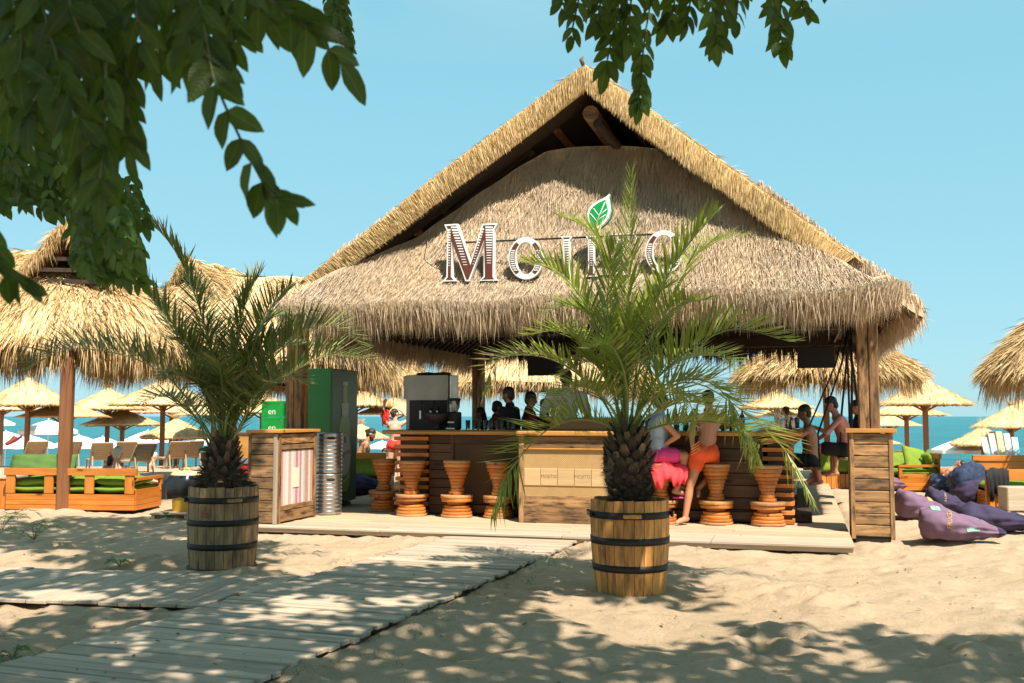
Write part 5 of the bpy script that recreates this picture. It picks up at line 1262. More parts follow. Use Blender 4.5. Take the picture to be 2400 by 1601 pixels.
for k, (pts, lp_) in enumerate([
    ([(455, -30), (470, 110), (505, 200), (560, 330), (600, 420), (642, 460)], 112),
    ([(560, -40), (640, 20), (705, 70), (775, 130)], 118),
    ([(590, -60), (610, -10), (660, 30), (700, 60)], 110), ([(400, -40), (425, 60), (450, 160)], 105),
    ([(230, -40), (245, 120), (240, 260), (228, 390)], 122), ([(90, -40), (120, 90), (160, 190), (200, 300)], 118),
    ([(300, -40), (295, 90), (290, 210), (285, 330)], 100), ([(350, -50), (360, 60), (362, 150)], 92),
    ([(20, -40), (60, 60), (90, 160), (80, 260)], 112), ([(-60, 420), (-10, 560), (15, 620), (45, 650)], 84),
    ([(160, -60), (170, 20), (190, 100)], 110), ([(380, -70), (440, -20), (500, 10), (540, 40)], 110), ([(-40, -20), (0, 40), (30, 110)], 110), ([(480, -60), (520, 40), (530, 110)], 100), ([(200, -60), (215, 60), (190, 180)], 118), ([(50, -60), (30, 60), (60, 170)], 116), ([(140, -60), (145, 90), (120, 220)], 112), ([(270, -60), (262, 60), (275, 200)], 108), ([(330, -60), (322, 30), (330, 120)], 104), ([(420, -60), (400, 20), (392, 90)], 104), ([(250, 150), (238, 300), (236, 440)], 104), ([(-30, 100), (10, 200), (40, 300)], 96), ([(460, -60), (462, 40), (450, 120)], 104), ([(110, -60), (85, 30), (95, 110)], 110), ([(200, 200), (190, 280), (196, 350)], 100), ([(520, -70), (560, -20), (610, 30)], 100)]):
    sprig(tA, pts, nearY + .12 * ((k * 7) % 5 - 2) * .6, lp_ * .9, 40 + k)
topY = 3.1
for k, (pts, lp_) in enumerate([([(1340, -40), (1325, 20), (1312, 75)], 50), ([(1430, -50), (1410, 60), (1392, 150)], 62), ([(1500, -30), (1480, 90), (1474, 170), (1468, 232)], 50),
    ([(1560, -40), (1545, 20), (1530, 50)], 52), ([(1620, -40), (1630, 40), (1640, 105)], 56), ([(1680, -50), (1660, 20), (1650, 70)], 56), ([(1795, -40), (1800, 40), (1795, 110)], 60), ([(1840, -40), (1850, 0), (1848, 35)], 50),
    ([(1390, -60), (1380, 0), (1370, 60)], 58), ([(1460, -60), (1445, 20), (1440, 90)], 58), ([(1590, -60), (1585, 0), (1580, 40)], 58), ([(1700, -60), (1690, -10), (1700, 30)], 56), ([(1760, -60), (1775, 0), (1765, 30)], 54), ([(1290, -50), (1292, -15), (1290, 10)], 54)]):
    sprig(tA, pts, topY + .1 * (k % 4), lp_, 90 + k)
def merge_leaves(name, store, tree, mat):
    Vs = []; Fs = []; off = 0
    base = [(np.array([v.co[:] for v in m.vertices]), [tuple(p.vertices) for p in m.polygons]) for m in leaf_me]
    tri = [np.array([t for f in fs for t in ((f[0], f[1], f[2]), (f[0], f[2], f[3]))]) for _, fs in base]
    for mt, k in store:
        A = np.array(mt); v = base[k][0] @ A[:3, :3].T + A[:3, 3]; Vs.append(v); Fs.append(tri[k] + off); off += len(v)
    return link(name, tri_mesh(name, np.concatenate(Vs), np.concatenate(Fs), mat), tree)
tB = trunk_tree('leafy_tree', 'tree at the left edge with dense small bright and dark leaves above the straw huts', Vector((-6.4, 4.4, 0)), 6.4,
    [([(0, 0, 3), (1.5, .9, 3.9), (2.9, .6, 4.0), (4.0, .7, 3.3)], [.10, .07, .04, .012]), ([(0, 0, 4.4), (1.4, 2.4, 6.4), (2.6, 4.6, 8.0)], [.1, .07, .03]), ([(0, 0, 4.0), (-.5, 2.0, 6.0), (0.4, 4.4, 7.6)], [.1, .07, .03]), ([(0, 0, 5), (1.6, -.8, 6.2), (3.4, -1.2, 7.0)], [.09, .06, .03])])
st = []; rgs = random.Random(77)
for k in range(112):
    # hanging sprigs filling the mass at the left, lower right rim trails down to (325, 640)
    x = rgs.uniform(-40, 300); lim = 470 + .1 * x if x < 150 else min(650, 560 + .3 * x); ytop = rgs.uniform(150 + .8 * x, lim - 60)
    ytop = min(ytop, lim - 60)
    if x < 100 and ytop > 520: continue
    ln = rgs.uniform(70, 130); dx = rgs.uniform(5, 45)
    sprig(tB, [(x, ytop), (x + dx * .4, ytop + ln * .5), (x + dx, min(ytop + ln, lim))], 4.6 + rgs.uniform(-.4, .5), rgs.uniform(30, 52), 500 + k, asobj=False, store=st)
for k in range(9): sprig(tB, [(752 + 5 * k, -30), (760 + 4.5 * k, 20 + 5 * k), (768 + 3.5 * k, 50 + 6 * k)], 4.4, 26, 700 + k, asobj=False, store=st)
merge_leaves('foliage', st, tB, M['leaf_sunlit'])
# boughs just above the picture that carry the hanging sprigs, with more leaves along them
st2 = []; rgb_ = random.Random(31)
def bough(pts, r): mb = MB(); mb.tube([p - tA.location for p in pts], r, 7); mb.obj('branch', M['bark'], tA)
a_ = [dpix(1240, -60, 3.2), dpix(1400, -66, 3.2), dpix(1560, -60, 3.2), dpix(1740, -72, 3.2), dpix(1900, -60, 3.2)]
bough([a_[-1] + Vector((-.05, -1.6, 1.3))] + a_[::-1], [.03, .016, .012, .010, .008, .004]); bough([Vector((2.55, -2.1, 3.2)), a_[-1] + Vector((.3, -2.6, 1.3)), a_[-1] + Vector((-.05, -1.6, 1.3))], [.08, .05, .03])
b_ = [dpix(820, -80, 1.8), dpix(620, -86, 1.8), dpix(380, -80, 1.78), dpix(140, -86, 1.78), dpix(-90, -70, 1.75)]
bough([b_[0] + Vector((.5, -.9, .9))] + b_, [.022, .012, .010, .008, .007, .004]); bough([Vector((2.6, -2.1, 2.9)), b_[0] + Vector((1.2, -1.6, 1.3)), b_[0] + Vector((.5, -.9, .9))], [.06, .035, .022])
for k in range(26):
    u = rgb_.uniform(1240, 1900); v = rgb_.uniform(-330, -150); sprig(tA, [(u, v), (u + rgb_.uniform(-30, 30), v + 60), (u + rgb_.uniform(-50, 50), min(v + 130, -62))], 3.2 + rgb_.uniform(-.15, .3), 56, 900 + k, asobj=False, store=st2)
for k in range(26):
    u = rgb_.uniform(-80, 820); v = rgb_.uniform(-520, -230); sprig(tA, [(u, v), (u + rgb_.uniform(-40, 40), v + 90), (u + rgb_.uniform(-70, 70), min(v + 200, -110))], 1.8 + rgb_.uniform(-.08, .2), 108, 950 + k, asobj=False, store=st2)
merge_leaves('foliage', st2, tA, M['leaf'])
# high crowns, out of the picture, that throw the dappled shade: leaves sit where sunlight to the shaded ground passes
def in_frame(p, pad=60):
    q = project(p); return q is not None and -pad < q[0] < 2400 + pad and -pad < q[1] < 1601 + pad
LIT = [(640, 1262), (900, 1245), (1500, 1262), (2500, 1262), (2500, 1475), (2250, 1500), (2000, 1470), (1800, 1445), (1640, 1405), (1590, 1330), (1440, 1300), (1300, 1330), (1180, 1322), (1060, 1345), (900, 1330), (760, 1338), (640, 1352), (600, 1310)]
def inside(x, y, poly):
    c = False; j = len(poly) - 1
    for i in range(len(poly)):
        if (poly[i][1] > y) != (poly[j][1] > y) and x < (poly[j][0] - poly[i][0]) * (y - poly[i][1]) / (poly[j][1] - poly[i][1]) + poly[i][0]: c = not c
        j = i
    return c
crA = []; crB = []; rgc = random.Random(9)
step = .145
for ix in np.arange(-10.5, 6.5, step):
    for iy in np.arange(-1.5, 18.5, step):
        gx_, gy_ = ix + rgc.uniform(-.07, .07), iy + rgc.uniform(-.07, .07)
        q = project((gx_, gy_, 0)) or (1200, 4000); u, v = q
        if v < 1266 and u > 560: continue
        if u > 2900: continue
        if inside(u, v, LIT): continue
        if gy_ > 15.2: continue
        nz = float(vnoise(gx_ * 1.0, gy_ * .75, 0.85, 21)) * .68 + float(vnoise(gx_, gy_, 2.7, 22)) * .32
        th = .635
        if u < 620 and v < 1262 or u > 1600: th = .62
        if nz > th + (.0): continue
        zmin = max(4.6, (2.05 + .445 * gy_) / 1.267); z = zmin + rgc.uniform(0.5, 3.2)
        k = z / SUN_TO.z; c = Vector((gx_, gy_, 0)) + SUN_TO * k
        for m_ in range(5):
            p = c + Vector((rgc.gauss(0, .09), rgc.gauss(0, .09), rgc.gauss(0, .09)))
            if in_frame(p): continue
            d = Vector((rgc.gauss(0, 1), rgc.gauss(0, 1), -.5 + rgc.gauss(0, .5))).normalized(); up = Vector((rgc.gauss(0, .5), rgc.gauss(0, .5), 1)); Y_ = up.cross(d).normalized(); Z_ = d.cross(Y_); sc = rgc.uniform(.15, .22)
            T_ = tB if gx_ < -2.6 + .15 * (8 - gy_) else tA
            (crB if T_ is tB else crA).append((Matrix.Translation(p - T_.location) @ Matrix((d, Y_, Z_)).transposed().to_4x4() @ Matrix.Diagonal((sc, sc * 1.5, sc, 1)), rgc.randrange(3)))
print('crown leaves', len(crA), len(crB))
merge_leaves('crown', crA, tA, M['leaf']); merge_leaves('crown', crB, tB, M['leaf'])
# ============================================================ STRAW HUTS BEHIND
def straw_hut(lab, c, rz, a, b, ze, zt, ridge, posts, seed, nb, gab=None, fr=(.3, .6), po=.12):
    t = thing('straw_hut', lab, 'straw hut', c, rz, 'golden straw huts around the bar'); rg = np.random.default_rng(seed)
    NA, NTt = 96, 22; G = np.zeros((NA, NTt, 3)); th = np.linspace(0, 2 * PI, NA)
    for j in range(NTt):
        q = j / (NTt - 1); cx = np.sign(np.cos(th)) * abs(np.cos(th)) ** .62; sy = np.sign(np.sin(th)) * abs(np.sin(th)) ** .62
        lump = 1 + .02 * np.sin(th * 7 + seed) + .012 * np.sin(th * 13 + j * .6)
        G[:, j, 0] = (ridge / 2 * np.clip(np.cos(th) * 2, -1, 1)) * (1 - q) + a * cx * lump * q; G[:, j, 1] = b * sy * lump * q
        G[:, j, 2] = zt - (zt - ze) * (.80 * q + .20 * q ** 4) + .03 * np.sin(th * 9 + q * 6)
    V0, F0 = grid_mesh(G); U = G.copy(); U[..., 2] -= .22; V1, F1 = grid_mesh(U)
    n_ = nrm(np.cross(np.gradient(G, axis=0), np.gradient(G, axis=1))); n_ *= np.sign(n_[..., 2:3] + 1e-9)
    P, q, dn, rg = scatter(np.transpose(G, (0, 1, 2))[:, ::-1], n_[:, ::-1], nb, seed)
    Dr = nrm(dn + rg.normal(size=P.shape) * .17 + q * .15); L = rg.uniform(.22, .55, len(P)); B1 = blades(P, Dr, L, rg.uniform(.012, .024, len(P)), bend=np.stack([0 * L, 0 * L, -L * .12], 1), seed=seed)
    eave = G[:, -1]; f1 = fringe(eave, int(nb * .55), fr, (.012, .024), 1, seed + 1, drop=.9, thick=.3)
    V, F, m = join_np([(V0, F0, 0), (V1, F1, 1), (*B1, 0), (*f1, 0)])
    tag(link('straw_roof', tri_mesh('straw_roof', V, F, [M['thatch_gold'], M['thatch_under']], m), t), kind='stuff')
    for (x, y) in posts: board('post', t, (x, y, -.1), (x, y, ze + (-.02 if len(posts) > 1 else 1.2)), po * 1.05, po, M['pole'] if po < .2 else M['oldwood'], side=(1, 0, 0), bev=.012)
    if gab:   # open triangular gablet near the ridge end: two straw slabs over a mouth backed by a shade-coloured panel
        gx, gy, gz, gw, gh, gl, grz = gab; g = tag(bpy.data.objects.new('gablet', None)); COL.objects.link(g); g.parent = t; g.location = (gx, gy, gz); g.rotation_euler.z = grz
        for s in (-1, 1):
            Gs = np.zeros((14, 12, 3))
            for i in range(14):
                for j in range(12): v = j / 11; Gs[i, j] = (s * gw * v, gl * i / 13 - .05 * math.sin(v * 9), gh * (1 - v ** 1.1) + .03 * math.sin(i))
            nn2 = nrm(np.cross(np.gradient(Gs, axis=0), np.gradient(Gs, axis=1))); nn2 *= np.sign(nn2[..., 2:3] + 1e-9)
            P, q, dn, r2 = scatter(Gs[:, ::-1], nn2[:, ::-1], 2600, seed + 5 + s); L = r2.uniform(.2, .5, len(P)); b1 = blades(P, nrm(dn + r2.normal(size=P.shape) * .2 + q * .12), L, r2.uniform(.012, .022, len(P)), seed=3)
            Va_, Fa_ = grid_mesh(Gs); Gu = Gs.copy(); Gu[..., 2] -= .14; Vb_, Fb_ = grid_mesh(Gu); Vc_, Fc_ = grid_mesh(np.stack([Gs[0], Gu[0]], 1))
            ff = fringe(Gs[0], 900, (.1, .3), (.012, .02), 1, seed + 9, drop=.6, thick=.05)
            V, F, m = join_np([(Va_, Fa_, 0), (Vb_, Fb_, 1), (Vc_, Fc_, 0), (*b1, 0), (*ff, 0)])
            tag(link('gablet_straw', tri_mesh('gablet_straw', V, F, [M['thatch_gold'], M['reedunder']], m), g), kind='stuff')
        for k in range(4): board('purlin', g, (-gw * (.8 - .2 * k), .12, gh * (.12 + .2 * k) - .1), (gw * (.8 - .2 * k), .12 + .01, gh * (.12 + .2 * k) - .1),   .07, .05, M['beam'])
        mb = MB(); mb.add([(-gw * .95, .9, -.1), (gw * .95, .9, -.1), (0, .9, gh - .16), (-gw * .95, .94, -.1), (gw * .95, .94, -.1), (0, .94, gh - .16)], [(0, 1, 2), (5, 4, 3), (0, 3, 4, 1), (1, 4, 5, 2), (2, 5, 3, 0)]); mb.obj('mouth_shade_panel', M['thatch_under'], g)
    return t
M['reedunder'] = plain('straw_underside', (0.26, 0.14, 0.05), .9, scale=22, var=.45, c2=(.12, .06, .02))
straw_hut('big golden straw hut at the left edge with an open gablet and one brown post', (-8.75, 18.7, 0), R(8), 3.25, 3.0, 2.76, 4.6, 1.2, [(1.2, -2.84), (-2.6, -2.6)], 201, 26000, (.78, -1.75, 3.82, .80, .98, 1.7, 0), po=.18)
straw_hut('straw hut with a dark gablet mouth seen through the left palm fronds', (-6.1, 23.0, 0), R(12), 3.3, 2.8, 2.75, 4.75, 2.4, [(-.3, 0)], 202, 16000, (-1.3, -.7, 4.05, .9, .95, 1.6, R(-35)))
straw_hut('shaggy straw hut roof behind the green fridge', (-5.3, 28.3, 0), R(5), 2.9, 2.6, 2.50, 4.3, 1.6, [(0, 0)], 203, 10000)
straw_hut('wide straw hut roof seen through the bar behind the barman', (.95, 30.5, 0), R(3), 3.3, 2.6, 2.48, 4.4, 2.0, [(.3, 0)], 204, 11000)
straw_hut('rounded mop shaped straw roof behind the swing ropes and right post', (7.75, 24.6, 0), 0, 2.0, 1.8, 2.56, 3.72, .5, [(0.0, 0.0)], 205, 12000, fr=(.3, .62))
straw_hut('straw roof cut off by the right edge of the photo', (11.45, 18.6, 0), 0, 2.2, 2.0, 2.45, 4.2, .8, [(.6, 0.0)], 206, 14000, fr=(.35, .7))

# ============================================================ REED UMBRELLAS
def umb_mesh(seed, Rr, h):
    rg = np.random.default_rng(seed); NA = 160; rings = [(.0, 1.0), (.04, .97), (.25, .72), (.5, .47), (.75, .22), (.96, .03), (1.0, -.02), (1.0, -.09), (.96, -.10)]
    G = np.zeros((NA, len(rings), 3)); th = np.linspace(0, 2 * PI, NA); nz = rg.normal(0, .010, NA); nz[-1] = nz[0]; rr_ = 1 + rg.normal(0, .008, NA) + .02 * np.cos(th * 8); rr_[-1] = rr_[0]
    for j, (q, z) in enumerate(rings): G[:, j] = np.stack([Rr * q * rr_ * np.cos(th), Rr * q * rr_ * np.sin(th), h * z + (nz * (q > .1)) + (.0 if z > 0 else 0)], 1)
    V0, F0 = grid_mesh(G); und = G[:, [1, 5, 8]].copy(); und[:, 0, 2] -= .12; und[:, 1, 2] -= .10; V1, F1 = grid_mesh(und)
    n = 1100; a = rg.random(n) * 2 * PI; q = np.sqrt(rg.random(n)) * .95 + .04; r = Rr * q; z = h * np.interp(q, [0, .04, .25, .5, .75, .96, 1.1], [1, .97, .72, .47, .22, .03, -.05]) + .012
    P = np.stack([r * np.cos(a), r * np.sin(a), z], 1); Dd = np.stack([np.cos(a), np.sin(a), -np.full(n, h / Rr)], 1) + rg.normal(0, .08, (n, 3)); B1 = blades(P, Dd, rg.uniform(.15, .35, n), .010, seed=seed)
    n = 90; a = rg.random(n) * 2 * PI; Dd = np.stack([np.cos(a), np.sin(a), rg.uniform(.2, 1.6, n)], 1); L = rg.uniform(.18, .48, n); B2 = blades(np.tile([[0, 0, h * .96]], (n, 1)), Dd, L, .014, bend=np.stack([.12 * L, 0 * L, 0 * L], 1), seed=seed + 1)
    n = 160; a = rg.random(n) * 2 * PI; P = np.stack([Rr * .98 * np.cos(a), Rr * .98 * np.sin(a), -.02 + 0 * a], 1); Dd = np.stack([np.cos(a), np.sin(a), -.6 + 0 * a], 1) + rg.normal(0, .4, (n, 3)); B3 = blades(P, Dd, rg.uniform(.04, .13, n), .008, seed=seed + 2)
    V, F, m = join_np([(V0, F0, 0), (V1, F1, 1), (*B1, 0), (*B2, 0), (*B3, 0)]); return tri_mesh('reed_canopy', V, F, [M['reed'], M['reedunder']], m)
UM = [umb_mesh(300 + k, 1.25, hh) for k, hh in enumerate((.62, .52, .70))]
def reed_umbrella(lab, cx, apex, rim, hw, k):
    Y = 1.25 * F_PX / hw; q_ = {382: 1.25, 402: 1.3}.get(cx, 1); Y *= q_; pr_ = pix(cx, rim, Y); pa = pix(cx, apex, Y); gz = ground_z(pr_.x, Y); t = thing('reed_umbrella', lab, 'straw umbrella', (pr_.x, Y, gz), 0, 'straw umbrellas on the beach')
    zr = pr_.z + .06 - gz; o = link('canopy', UM[k % 3], t); o.location = (0, 0, zr); o.rotation_euler.z = k * .7; hm = (.62, .52, .70)[k % 3]; o.scale = (q_, q_, max(.5, min(1.5, (pa.z - pr_.z) / hm)))
    board('pole', t, (0, 0, -.1), (0, 0, zr + .25), .125, .125, M['pole'], side=(1, 0, 0), bev=.01)
    for a in range(4):
        c, s = math.cos(a * PI / 2), math.sin(a * PI / 2); board('brace', t, (.06 * c, .06 * s, zr - .22), (.42 * c, .42 * s, zr - .03), .05, .05, M['pole'])
    return t
UL = [('sharp topped straw umbrella left of the hut post, highest at the left edge', 66, 888, 950, 98), ('straw umbrella half hidden at the left edge, its pole out of frame', 5, 930, 962, 76),
      ('flat straw umbrella directly behind the brown hut post', 149, 942, 979, 94), ('tufted straw umbrella just right of the brown hut post', 253, 912, 960, 86), ('lower straw umbrella standing between two taller ones, before the sea', 287, 962, 997, 84),
      ('largest straw umbrella behind the drooping left palm frond', 382, 892, 950, 118), ('straw umbrella rim under the largest one, behind the left palm', 402, 932, 968, 98), ('small low straw umbrella left of the barrel palm, nearest the water', 413, 984, 1026, 79),
      ('straw umbrella hidden behind the left palm stems', 500, 940, 975, 82), ('straw umbrella behind the green crates', 615, 925, 968, 90),
      ('straw umbrella with a visible pole right behind the fridge', 834, 902, 952, 86), ('straw umbrella behind the person with raised arms', 925, 934, 972, 84), ('small low straw umbrella beside the bearded man', 845, 996, 1028, 65),
      ('straw umbrella on a thick pole left of the swings', 1819, 915, 957, 80), ('lower straw umbrella behind the one left of the swings', 1850, 940, 976, 76),
      ('tall tufted straw umbrella right of the pillar', 2168, 892, 949, 102), ('straw umbrella partly under the tall tufted one, by the pillar', 2124, 942, 974, 84), ('third straw umbrella down beside the pillar', 2085, 970, 999, 68),
      ('lowest straw umbrella rim peeking out right of the pedestal', 2044, 1018, 1041, 62), ('small cone shaped straw umbrella above the orange sofa at right', 2304, 1002, 1043, 71), ('straw umbrella behind the pastel chair', 2370, 953, 1002, 81), ('straw umbrella cut by the right edge', 2422, 922, 973, 74)]
for k, (lab, cx, ap, rm, hw) in enumerate(UL): reed_umbrella(lab, cx, ap, rm, hw, k)
# ============================================================ WHITE PARASOLS
def parasol_mesh():
    mb = MB(); n = 8; Rr, h = 1.1, .42; rings = [(0.02, h), (.35, h * .74), (.7, h * .36), (1.0, 0)]
    vs = []; fs = []
    for q, z in rings:
        for i in range(n * 2):
            a = PI * i / n; sag = 1.0 if i % 2 == 0 else .955; vs.append((Rr * q * sag * math.cos(a), Rr * q * sag * math.sin(a), z - (0 if i % 2 == 0 else .02 * q)))
    for i in range(n * 2):
        a = PI * i / n; sag = 1.0 if i % 2 == 0 else .955; vs.append((Rr * 1.005 * sag * math.cos(a), Rr * 1.005 * sag * math.sin(a), -.15 + (.015 if i % 2 else 0)))
    for j in range(4):
        for i in range(n * 2): k = (i + 1) % (n * 2); fs.append((j * 16 + i, j * 16 + k, (j + 1) * 16 + k, (j + 1) * 16 + i))
    fs.append(tuple(range(16))); mb.add(vs, fs); return mb.mesh('canopy', M['canvas'])
PM = parasol_mesh()
def parasol(lab, cx, rim, hw, k):
    Y = 1.1 * F_PX / hw; p = pix(cx, rim, Y); gz = ground_z(p.x, Y); t = thing('beach_parasol', lab, 'parasol', (p.x, Y, gz), 0, 'white parasols near the water')
    z = p.z + .15 - gz; o = link('canopy', PM, t); o.location = (0, 0, z); o.rotation_euler.z = k * .5
    mb = MB(); mb.tube([(0, 0, -.2), (0, 0, z + .48)], .022, 8); mb.obj('pole', M['white'], t); return t
PP = [('white parasol cut by the left edge, highest of the white ones', -4, 998, 38), ('large white parasol between the left straw poles, its white pole standing clear', 113, 1018, 64), ('white parasol at the left edge with a colourful kite print before it', 13, 1040, 56), ('wide low white parasol just left of the brown post', 70, 1051, 58),
      ('white parasol right behind the brown hut post', 185, 1049, 55), ('white parasol above the white haired bather', 240, 1051, 52), ('white parasol above the upright beige lounger', 346, 1037, 53), ('white parasol hidden by the left palm trunk', 486, 1043, 40),
      ('white parasol behind the bearded man', 896, 1052, 36), ('lone white parasol on the right, before the waves', 2246, 1062, 60), ('white canopy peeking out at the right behind the sofa', 2110, 1060, 30)]
PS_ = [parasol(l, c, r, h, k) for k, (l, c, r, h) in enumerate(PP[:10])]
kt = thing('beach_kite', 'orange and pink printed kite cloth in front of the left white parasol', 'kite', pix(30, 1030, 40)); mb = MB()
mb.prism([(-.34, -.16), (-.1, .02), (.0, .16), (.2, .08), (.38, .22), (.36, .1), (.1, -.06), (-.2, -.2)], lambda x, z, d: (x, d, z), 0, .02); mb.obj('kite_cloth', M['orange_lite'], kt, fix=True); mb = MB(); mb.prism([(-.34, -.19), (-.1, -.12), (.38, .18), (.36, .06), (.1, -.12), (-.2, -.25)], lambda x, z, d: (x, d, z), -.01, .0); mb.obj('kite_edge', M['pink_cloth'], kt, fix=True)
mb = MB(); mb.tube([(0, .01, -.1), (0, .01, ground_z(0, 40) - 1.5 + 1.7)], .01, 5); mb.obj('string_pole', M['white'], kt)

# ============================================================ LOUNGERS
def lounger_proto(lab):
    t = thing('sun_lounger', lab, 'sun lounger', (0, 0, 0), 0, 'beige plastic sun loungers'); bm_ = M['beige_plastic']
    for s in (-1, 1):
        board('side_rail', t, (s * .31, 0, .33), (s * .31, 1.25, .33), .06, .045, bm_); board('back_rail', t, (s * .31, 0, .34), (s * .31, -.52, .86), .06, .045, bm_)
        for y in (.1, 1.15): board('leg', t, (s * .30, y, .32), (s * .33, y + .05, 0), .05, .05, bm_)
        board('prop', t, (s * .27, -.42, .0), (s * .27, -.25, .58), .04, .035, bm_)
    for k in range(11): board('slat', t, (-.29, .06 + k * .112, .35), (.29, .06 + k * .112, .35), .085, .02, bm_, side=(0, 1, 0))
    for k in range(8): f = (k + .5) / 8; board('slat', t, (-.29, -.52 * f, .35 + .52 * f), (.29, -.52 * f, .35 + .52 * f), .080, .018, bm_, side=(0, -.7, .7))
    board('head_bar', t, (-.32, -.53, .885), (.32, -.53, .885), .10, .04, bm_, side=(0, -.7, .7)); return t
lp = None
for (cx, yb, Y, rz, lab) in ((80, 1092, 29.0, 60, 'beige lounger with raised back left of the brown hut post'), (160, 1092, 28.8, 60, 'beige lounger with raised back directly behind the brown hut post'), (238, 1094, 27.6, 48, 'beige lounger left of the white haired bather'),
                              (300, 1092, 28.6, 40, 'beige lounger behind the shoulder of the white haired bather'), (330, 1092, 26.8, 62, 'tall raised beige lounger right of the white haired bather'), (412, 1090, 28.8, 55, 'beige lounger left of the left palm above the green sofa cushion'), (444, 1090, 29.5, 60, 'beige lounger partly hidden by the left palm')):
    if lp is None: lp = lounger_proto(lab); o = lp
    else: o = copy_tree(lp); o['label'] = lab
    p = pix(cx, 1000, Y); o.location = (p.x, Y, 0.0); o.rotation_euler.z = R(rz) - R(20); o.scale = (.85, .85, .85)
# ============================================================ SOFAS
def cushion(par, c, d, mat, name='cushion', puff=.5, rot=None, sag=0.0):
    n = 10; vs = []; fs = []; mb = MB()
    for s in (1, -1):
        for i in range(n + 1):
            for j in range(n + 1):
                x = i / n * 2 - 1; y = j / n * 2 - 1; e = max(0, (1 - abs(x) ** 4) * (1 - abs(y) ** 4)) ** .35
                vs.append((x * d[0] / 2, y * d[1] / 2, s * d[2] / 2 * (.25 + .75 * e) - sag * (1 - x * x) + .006 * math.sin(x * 5 + y * 7)))
        b = 0 if s == 1 else (n + 1) ** 2
        for i in range(n):
            for j in range(n):
                q = (b + i * (n + 1) + j, b + (i + 1) * (n + 1) + j, b + (i + 1) * (n + 1) + j + 1, b + i * (n + 1) + j + 1); fs.append(q if s == 1 else q[::-1])
    m = (n + 1) ** 2; rim = [i * (n + 1) for i in range(n + 1)] + [n * (n + 1) + j for j in range(1, n + 1)] + [i * (n + 1) + n for i in range(n - 1, -1, -1)] + [j for j in range(n - 1, 0, -1)]
    for a in range(len(rim)): p, q = rim[a], rim[(a + 1) % len(rim)]; fs.append((p, q, q + m, p + m))
    mb.add(vs, fs, True); o = mb.obj(name, mat, par, fix=True); o.location = c
    if rot: o.rotation_euler = rot
    return o
def sofa(lab, loc, rz, W, Dp, H_=.67, base=.27, posts=(), back=True, arms=(0, 1), mat='orange', cush=True, backpad=(0, 1), vertical=False, solid=False, back_cush=None):
    t = thing('wooden_sofa', lab, 'sofa', loc, rz, 'orange wooden beach sofas with green cushions'); m = M[mat]
    for k, (z, h) in enumerate(((.05, .075), (.13, .075), (.215, .09))):
        if vertical: break
        board('base_board', t, (0, 0, z), (W, 0, z), h, .03, m); board('base_board', t, (0, Dp, z), (W, Dp, z), h, .03, m)
        for x in (0.0, W): board('base_board', t, (x, .015, z), (x, Dp - .015, z), h, .03, m)
    if vertical:
        n = int(W / .095)
        for k in range(n): board('base_board', t, ((k + .5) * W / n, 0, .0), ((k + .5) * W / n, 0, base), W / n - .006, .028, m, side=(1, 0, 0))
    mb = MB(); mb.box((W / 2, Dp / 2, base / 2 - .01), (W - .05, Dp - .05, base - .02)); mb.obj('seat_base', M['barkwood'], t)
    if back:
        for x in posts: board('back_post', t, (x, .0, base), (x, .0, H_ - .11), .15, .035, m, side=(1, 0, 0))
        board('top_rail', t, (-.03, .0, H_ - .055), (W + .03, .0, H_ - .055), .11, .07, m)
        if solid: board('back_board', t, (0, 0, (base + H_) / 2 - .05), (W, 0, (base + H_) / 2 - .05), H_ - base - .12, .03, m)
    for a in arms:
        x = 0 if a == 0 else W; board('arm_rail', t, (x, .03, .50), (x, Dp, .50), .075, .05, m, side=(1, 0, 0)); board('arm_post', t, (x, Dp - .04, .27), (x, Dp - .04, .47), .07, .05, m, side=(0, 1, 0)); board('arm_board', t, (x, .03, .295), (x, Dp - .08, .295), .08, .03, m)
    if cush:
        n = max(1, round(W / .72)); w = (W - .06) / n
        for k in range(n): cushion(t, (.03 + w * (k + .5), Dp / 2 + .02, base + .06), (w, Dp - .08, .15), M['cushion'], 'seat_cushion')
        for k in range(n):
            if k in (back_cush if back_cush is not None else range(n)): cushion(t, (.03 + w * (k + .5), .12, base + .24), (w - .01, .42, .13), M['cushion'], 'back_cushion', rot=(R(68 + 4 * math.sin(k * 3)), 0, R(2 * math.sin(k * 5))))
    return t
s1 = sofa('orange wooden sofa seen from behind, wrapped around the brown hut post at left', (-8.12, 16.12, 0), R(-6), 2.16, .92, posts=(.07, .72, 1.40, 2.07), arms=(1,), back_cush=())
for k in range(3): cushion(s1, (.38 + .70 * k, .36, .46), (.70, .62, .12), M['cushion'], 'seat_cushion', rot=(R(4), R(3 * (k - 1)), 0))
cushion(s1, (.55, .10, .74), (1.1, .30, .13), M['cushion_d'], 'back_cushion', rot=(R(70), 0, 0))
sofa('orange sofa with green cushion rim behind the left palm trunk', (-6.05, 19.6, 0), R(-8), 1.9, .9, H_=.80, posts=(.07, .95, 1.82), arms=(0,), back_cush=())
o = cushion(None, (-5.15, 19.5, .86), (1.9, .25, .12), M['cushion_d'], 'long_cushion', rot=(R(10), 0, R(-8))); tag(o, 'dark green long cushion laid over the sofa back left of the palm trunk', 'cushion')
